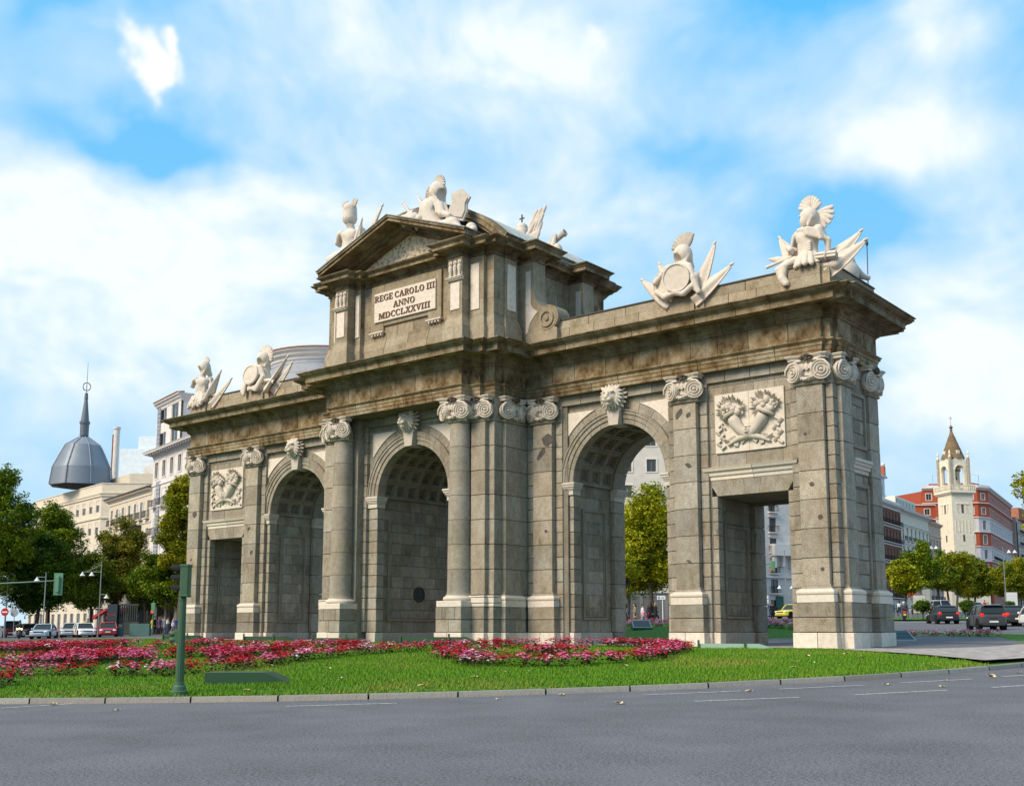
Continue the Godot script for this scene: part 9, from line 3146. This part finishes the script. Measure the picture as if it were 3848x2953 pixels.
func sky_picture() -> ImageTexture:
	n1.seed = 11; n1.frequency = 0.035; n1.fractal_octaves = 6; n1.fractal_gain = 0.55
	n2.seed = 23; n2.frequency = 0.32; n2.fractal_octaves = 5
	n3.seed = 31; n3.frequency = 0.02; n3.fractal_octaves = 3
	BANKS = SKY_BANKS
	var W := 4096
	var small := Image.create(1024, 512, false, Image.FORMAT_RGB8)
	for j in 256:
		var el := PI / 2 - (j + 0.5) / 512.0 * PI
		for i in 1024:
			var a := (i + 0.5) / 1024.0 * TAU
			small.set_pixel(i, j, sky_color(Vector3(sin(a) * cos(el), sin(el), -cos(a) * cos(el))).linear_to_srgb())
	small.fill_rect(Rect2i(0, 256, 1024, 256), Color(0.30, 0.31, 0.32).linear_to_srgb())
	var big: Image = small.duplicate()
	big.resize(W, W / 2, Image.INTERPOLATE_CUBIC)
	for j in range(560, 1024):
		var el := PI / 2 - (j + 0.5) / (W / 2.0) * PI
		for i in range(3330, 3980):
			var a := (i + 0.5) / W * TAU
			big.set_pixel(i, j, sky_color(Vector3(sin(a) * cos(el), sin(el), -cos(a) * cos(el))).linear_to_srgb())
	big.fill_rect(Rect2i(0, 1024, W, 1024), Color(0.30, 0.31, 0.32).linear_to_srgb())
	return ImageTexture.create_from_image(big)

# [bearing, height, spread, spread, strength, 1 for a dense puff]
const SKY_BANKS := [
	[-19.0, 27.0, 2.3, 1.3, 1.25, 1], [-18.2, 27.8, 1.3, 1.0, 0.9, 1], [6.0, 29.0, 2.2, 1.6, 0.7, 1],
	[-17.0, 19.0, 11.0, 4.5, 0.95, 0], [-4.0, 29.0, 10.0, 3.5, 0.55, 0], [4.0, 27.5, 6.0, 3.0, 0.35, 0],
	[-17.0, 13.0, 9.0, 2.5, 0.5, 0], [23.0, 16.0, 6.0, 4.0, 0.75, 0], [23.5, 28.0, 3.0, 2.0, 0.5, 0], [22.0, 23.5, 4.5, 1.6, 0.5, 0],
	[22.0, 11.0, 6.0, 3.0, 0.5, 0], [3.0, 21.0, 9.0, 2.5, 0.25, 0],
	[-20.0, 24.2, 6.0, 1.2, -0.7, 0], [16.0, 21.0, 5.0, 2.2, -0.6, 0], [-24.0, 31.0, 5.0, 2.0, -0.6, 0], [19.0, 31.0, 6.0, 2.0, -0.4, 0], [9.0, 24.0, 4.0, 1.5, -0.3, 0]]

func make_materials() -> void:
	var gr := tex(512, 1, [[0.02, 0.2, 3], [0.07, 0.3, 2], [0.16, 0.75, 1]], [g(0.42), g(0.76), g(0.88), g(1.0)])
	var rel := tex(512, 5, [[0.06, 0.5, 4], [0.4, 0.5, 2]], [g(0), g(1)], true)
	var stain := tex(512, 9, [[0.012, 0.5, 4], [0.05, 0.35, 3]], [Color(0.55, 0.48, 0.39), Color(0.86, 0.83, 0.78), Color(0.96, 0.95, 0.93), g(1.0)])
	var m := tri(mat("granite", g(1.42), 0.9, true), gr, 3.1, rel, 0.8)
	m.detail_enabled = true
	m.detail_blend_mode = BaseMaterial3D.BLEND_MODE_MUL
	m.detail_albedo = stain
	m.detail_uv_layer = BaseMaterial3D.DETAIL_UV_2
	m.uv2_triplanar = true; m.uv2_world_triplanar = true; m.uv2_scale = Vector3(1, 0.55, 1) / 9.0
	var grime := tex(512, 19, [[0.012, 0.6, 3], [0.05, 0.3, 3]], [Color(0.28, 0.22, 0.15), Color(0.70, 0.62, 0.50), Color(0.93, 0.9, 0.84), g(1.0)])
	m = tri(mat("upper", g(1.42), 0.9, true), gr, 3.1, rel, 0.8)
	m.detail_enabled = true
	m.detail_blend_mode = BaseMaterial3D.BLEND_MODE_MUL
	m.detail_albedo = grime
	m.detail_uv_layer = BaseMaterial3D.DETAIL_UV_2
	m.uv2_triplanar = true; m.uv2_world_triplanar = true; m.uv2_scale = Vector3(1, 0.8, 1) / 7.0
	var lime := tex(512, 29, [[0.02, 0.45, 4], [0.12, 0.3, 3], [0.5, 0.2, 1]], [Color(0.66, 0.6, 0.53), Color(0.9, 0.88, 0.85), Color(0.96, 0.95, 0.94), g(1.0)])
	tri(mat("limestone", g(1.06), 0.8, true), lime, 2.6, rel, 0.4)
	var st := tex(512, 39, [[0.02, 0.7, 5], [0.1, 0.6, 3]], [Color(0.12, 0.09, 0.06), Color(0.62, 0.52, 0.38), Color(0.95, 0.93, 0.9), g(1.0), g(1.0)])
	tri(mat("stucco", g(1.05), 0.9, true), st, 3.0)
	tri(mat("lead", g(1.0), 0.45, true), lime, 3.3)
	M.lead.metallic = 0.2
	mat("bronze", Color(0.14, 0.065, 0.03), 0.5)
	mat("metal", g(1.0), 0.5, true)
	M.metal.metallic = 0.5
	var asph := tex(1024, 49, [[0.004, 0.15, 3], [0.12, 0.6, 2], [0.3, 0.8, 1]], [g(0.28), g(0.72), g(0.86), g(1.0)])
	var aspr := tex(512, 53, [[0.4, 0.9, 2]], [g(0), g(1)], true)
	tri(mat("asphalt", Color(0.27, 0.262, 0.28), 0.85), asph, 7.0, aspr, 0.6)
	M.asphalt.detail_enabled = true
	M.asphalt.detail_blend_mode = BaseMaterial3D.BLEND_MODE_MUL
	M.asphalt.detail_albedo = tex(512, 57, [[0.01, 0.5, 4], [0.5, 0.4, 1]], [g(0.72), g(0.88), g(0.95), g(1.0)])
	M.asphalt.detail_uv_layer = BaseMaterial3D.DETAIL_UV_2
	M.asphalt.uv2_triplanar = true; M.asphalt.uv2_world_triplanar = true; M.asphalt.uv2_scale = Vector3(1, 1, 1) / 23.0
	var pav := tex(512, 61, [[0.02, 0.9, 4], [0.2, 0.4, 2]], [g(0.55), g(0.8), g(1.0)])
	tri(mat("paving", Color(0.56, 0.5, 0.45), 0.85), pav, 5.0)
	tri(mat("concrete", g(1.2), 0.9, true), gr, 1.7)
	tri(mat("paint", g(1.1), 0.7, true), pav, 1.3)
	var lw := tex(512, 67, [[0.02, 0.9, 4], [0.3, 0.6, 2]], [Color(0.28, 0.36, 0.05), Color(0.2, 0.42, 0.03), Color(0.33, 0.52, 0.06), Color(0.5, 0.5, 0.16)])
	tri(mat("lawn", Color(0.75, 0.75, 0.75), 0.95), lw, 4.0)
	m = mat("grass", g(1.0), 0.8, true)
	m.backlight_enabled = true
	m.backlight = Color(0.3, 0.4, 0.1)
	m = mat("leaf", g(1.0), 0.65, true)
	m.backlight_enabled = true
	m.backlight = Color(0.7, 0.75, 0.2)
	mat("dry_leaf", g(1.0), 0.8, true)
	mat("flower_leaf", g(1.0), 0.6)
	M.flower_leaf.albedo_color = Color(0.055, 0.045, 0.015).linear_to_srgb()
	m = mat("petal", g(1.0), 0.6, true)
	m.backlight_enabled = true
	m.backlight = Color(0.3, 0.3, 0.3)
	mat("bark", g(1.0), 0.95, true)
	tri(M.bark, tex(256, 71, [[0.03, 0.7, 3], [0.2, 0.5, 2]], [g(0.5), g(0.8), g(1.0)]), 1.5)
	tri(mat("house", g(1.08), 0.85, true), tex(512, 73, [[0.012, 0.6, 4], [0.1, 0.5, 3], [0.4, 0.3, 1]], [g(0.78), g(0.9), g(0.95), g(1.0)]), 7.0)
	mat("window", g(1.0), 0.08, true)
	M.window.albedo_color = Color(0.16, 0.18, 0.2)
	M.window.metallic_specular = 0.7
	m = mat("paintwork", g(1.0), 0.3, true)
	m.clearcoat_enabled = true
	m.clearcoat = 0.8
	mat("car_glass", g(1.0), 0.06, true)
	M.car_glass.metallic_specular = 0.35
	mat("lamp_glass", g(1.0), 0.15, true)
	m = mat("red_lamp", g(1.0), 0.2, true)
	m.emission_enabled = true; m.emission = Color(1.0, 0.12, 0.06); m.emission_energy_multiplier = 0.5
	m = mat("red_lit", g(1.0), 0.3, true)
	m.emission_enabled = true; m.emission = Color(1.0, 0.05, 0.03); m.emission_energy_multiplier = 1.2
	m = mat("lit_lamp", g(1.0), 0.3, true)
	m.emission_enabled = true; m.emission = Color(1.0, 0.85, 0.5); m.emission_energy_multiplier = 2.0
	mat("cloth", g(1.0), 0.9, true)
	mat("green_iron", g(1.0), 0.45, true)

func _ready() -> void:
	rng.seed = 2024
	sky_light()
	make_materials()
	build_ground()
	build_gate()
	build_statues()
	build_houses()
	build_trees()
	build_grass()
	build_furniture()
	build_traffic()
	build_people()
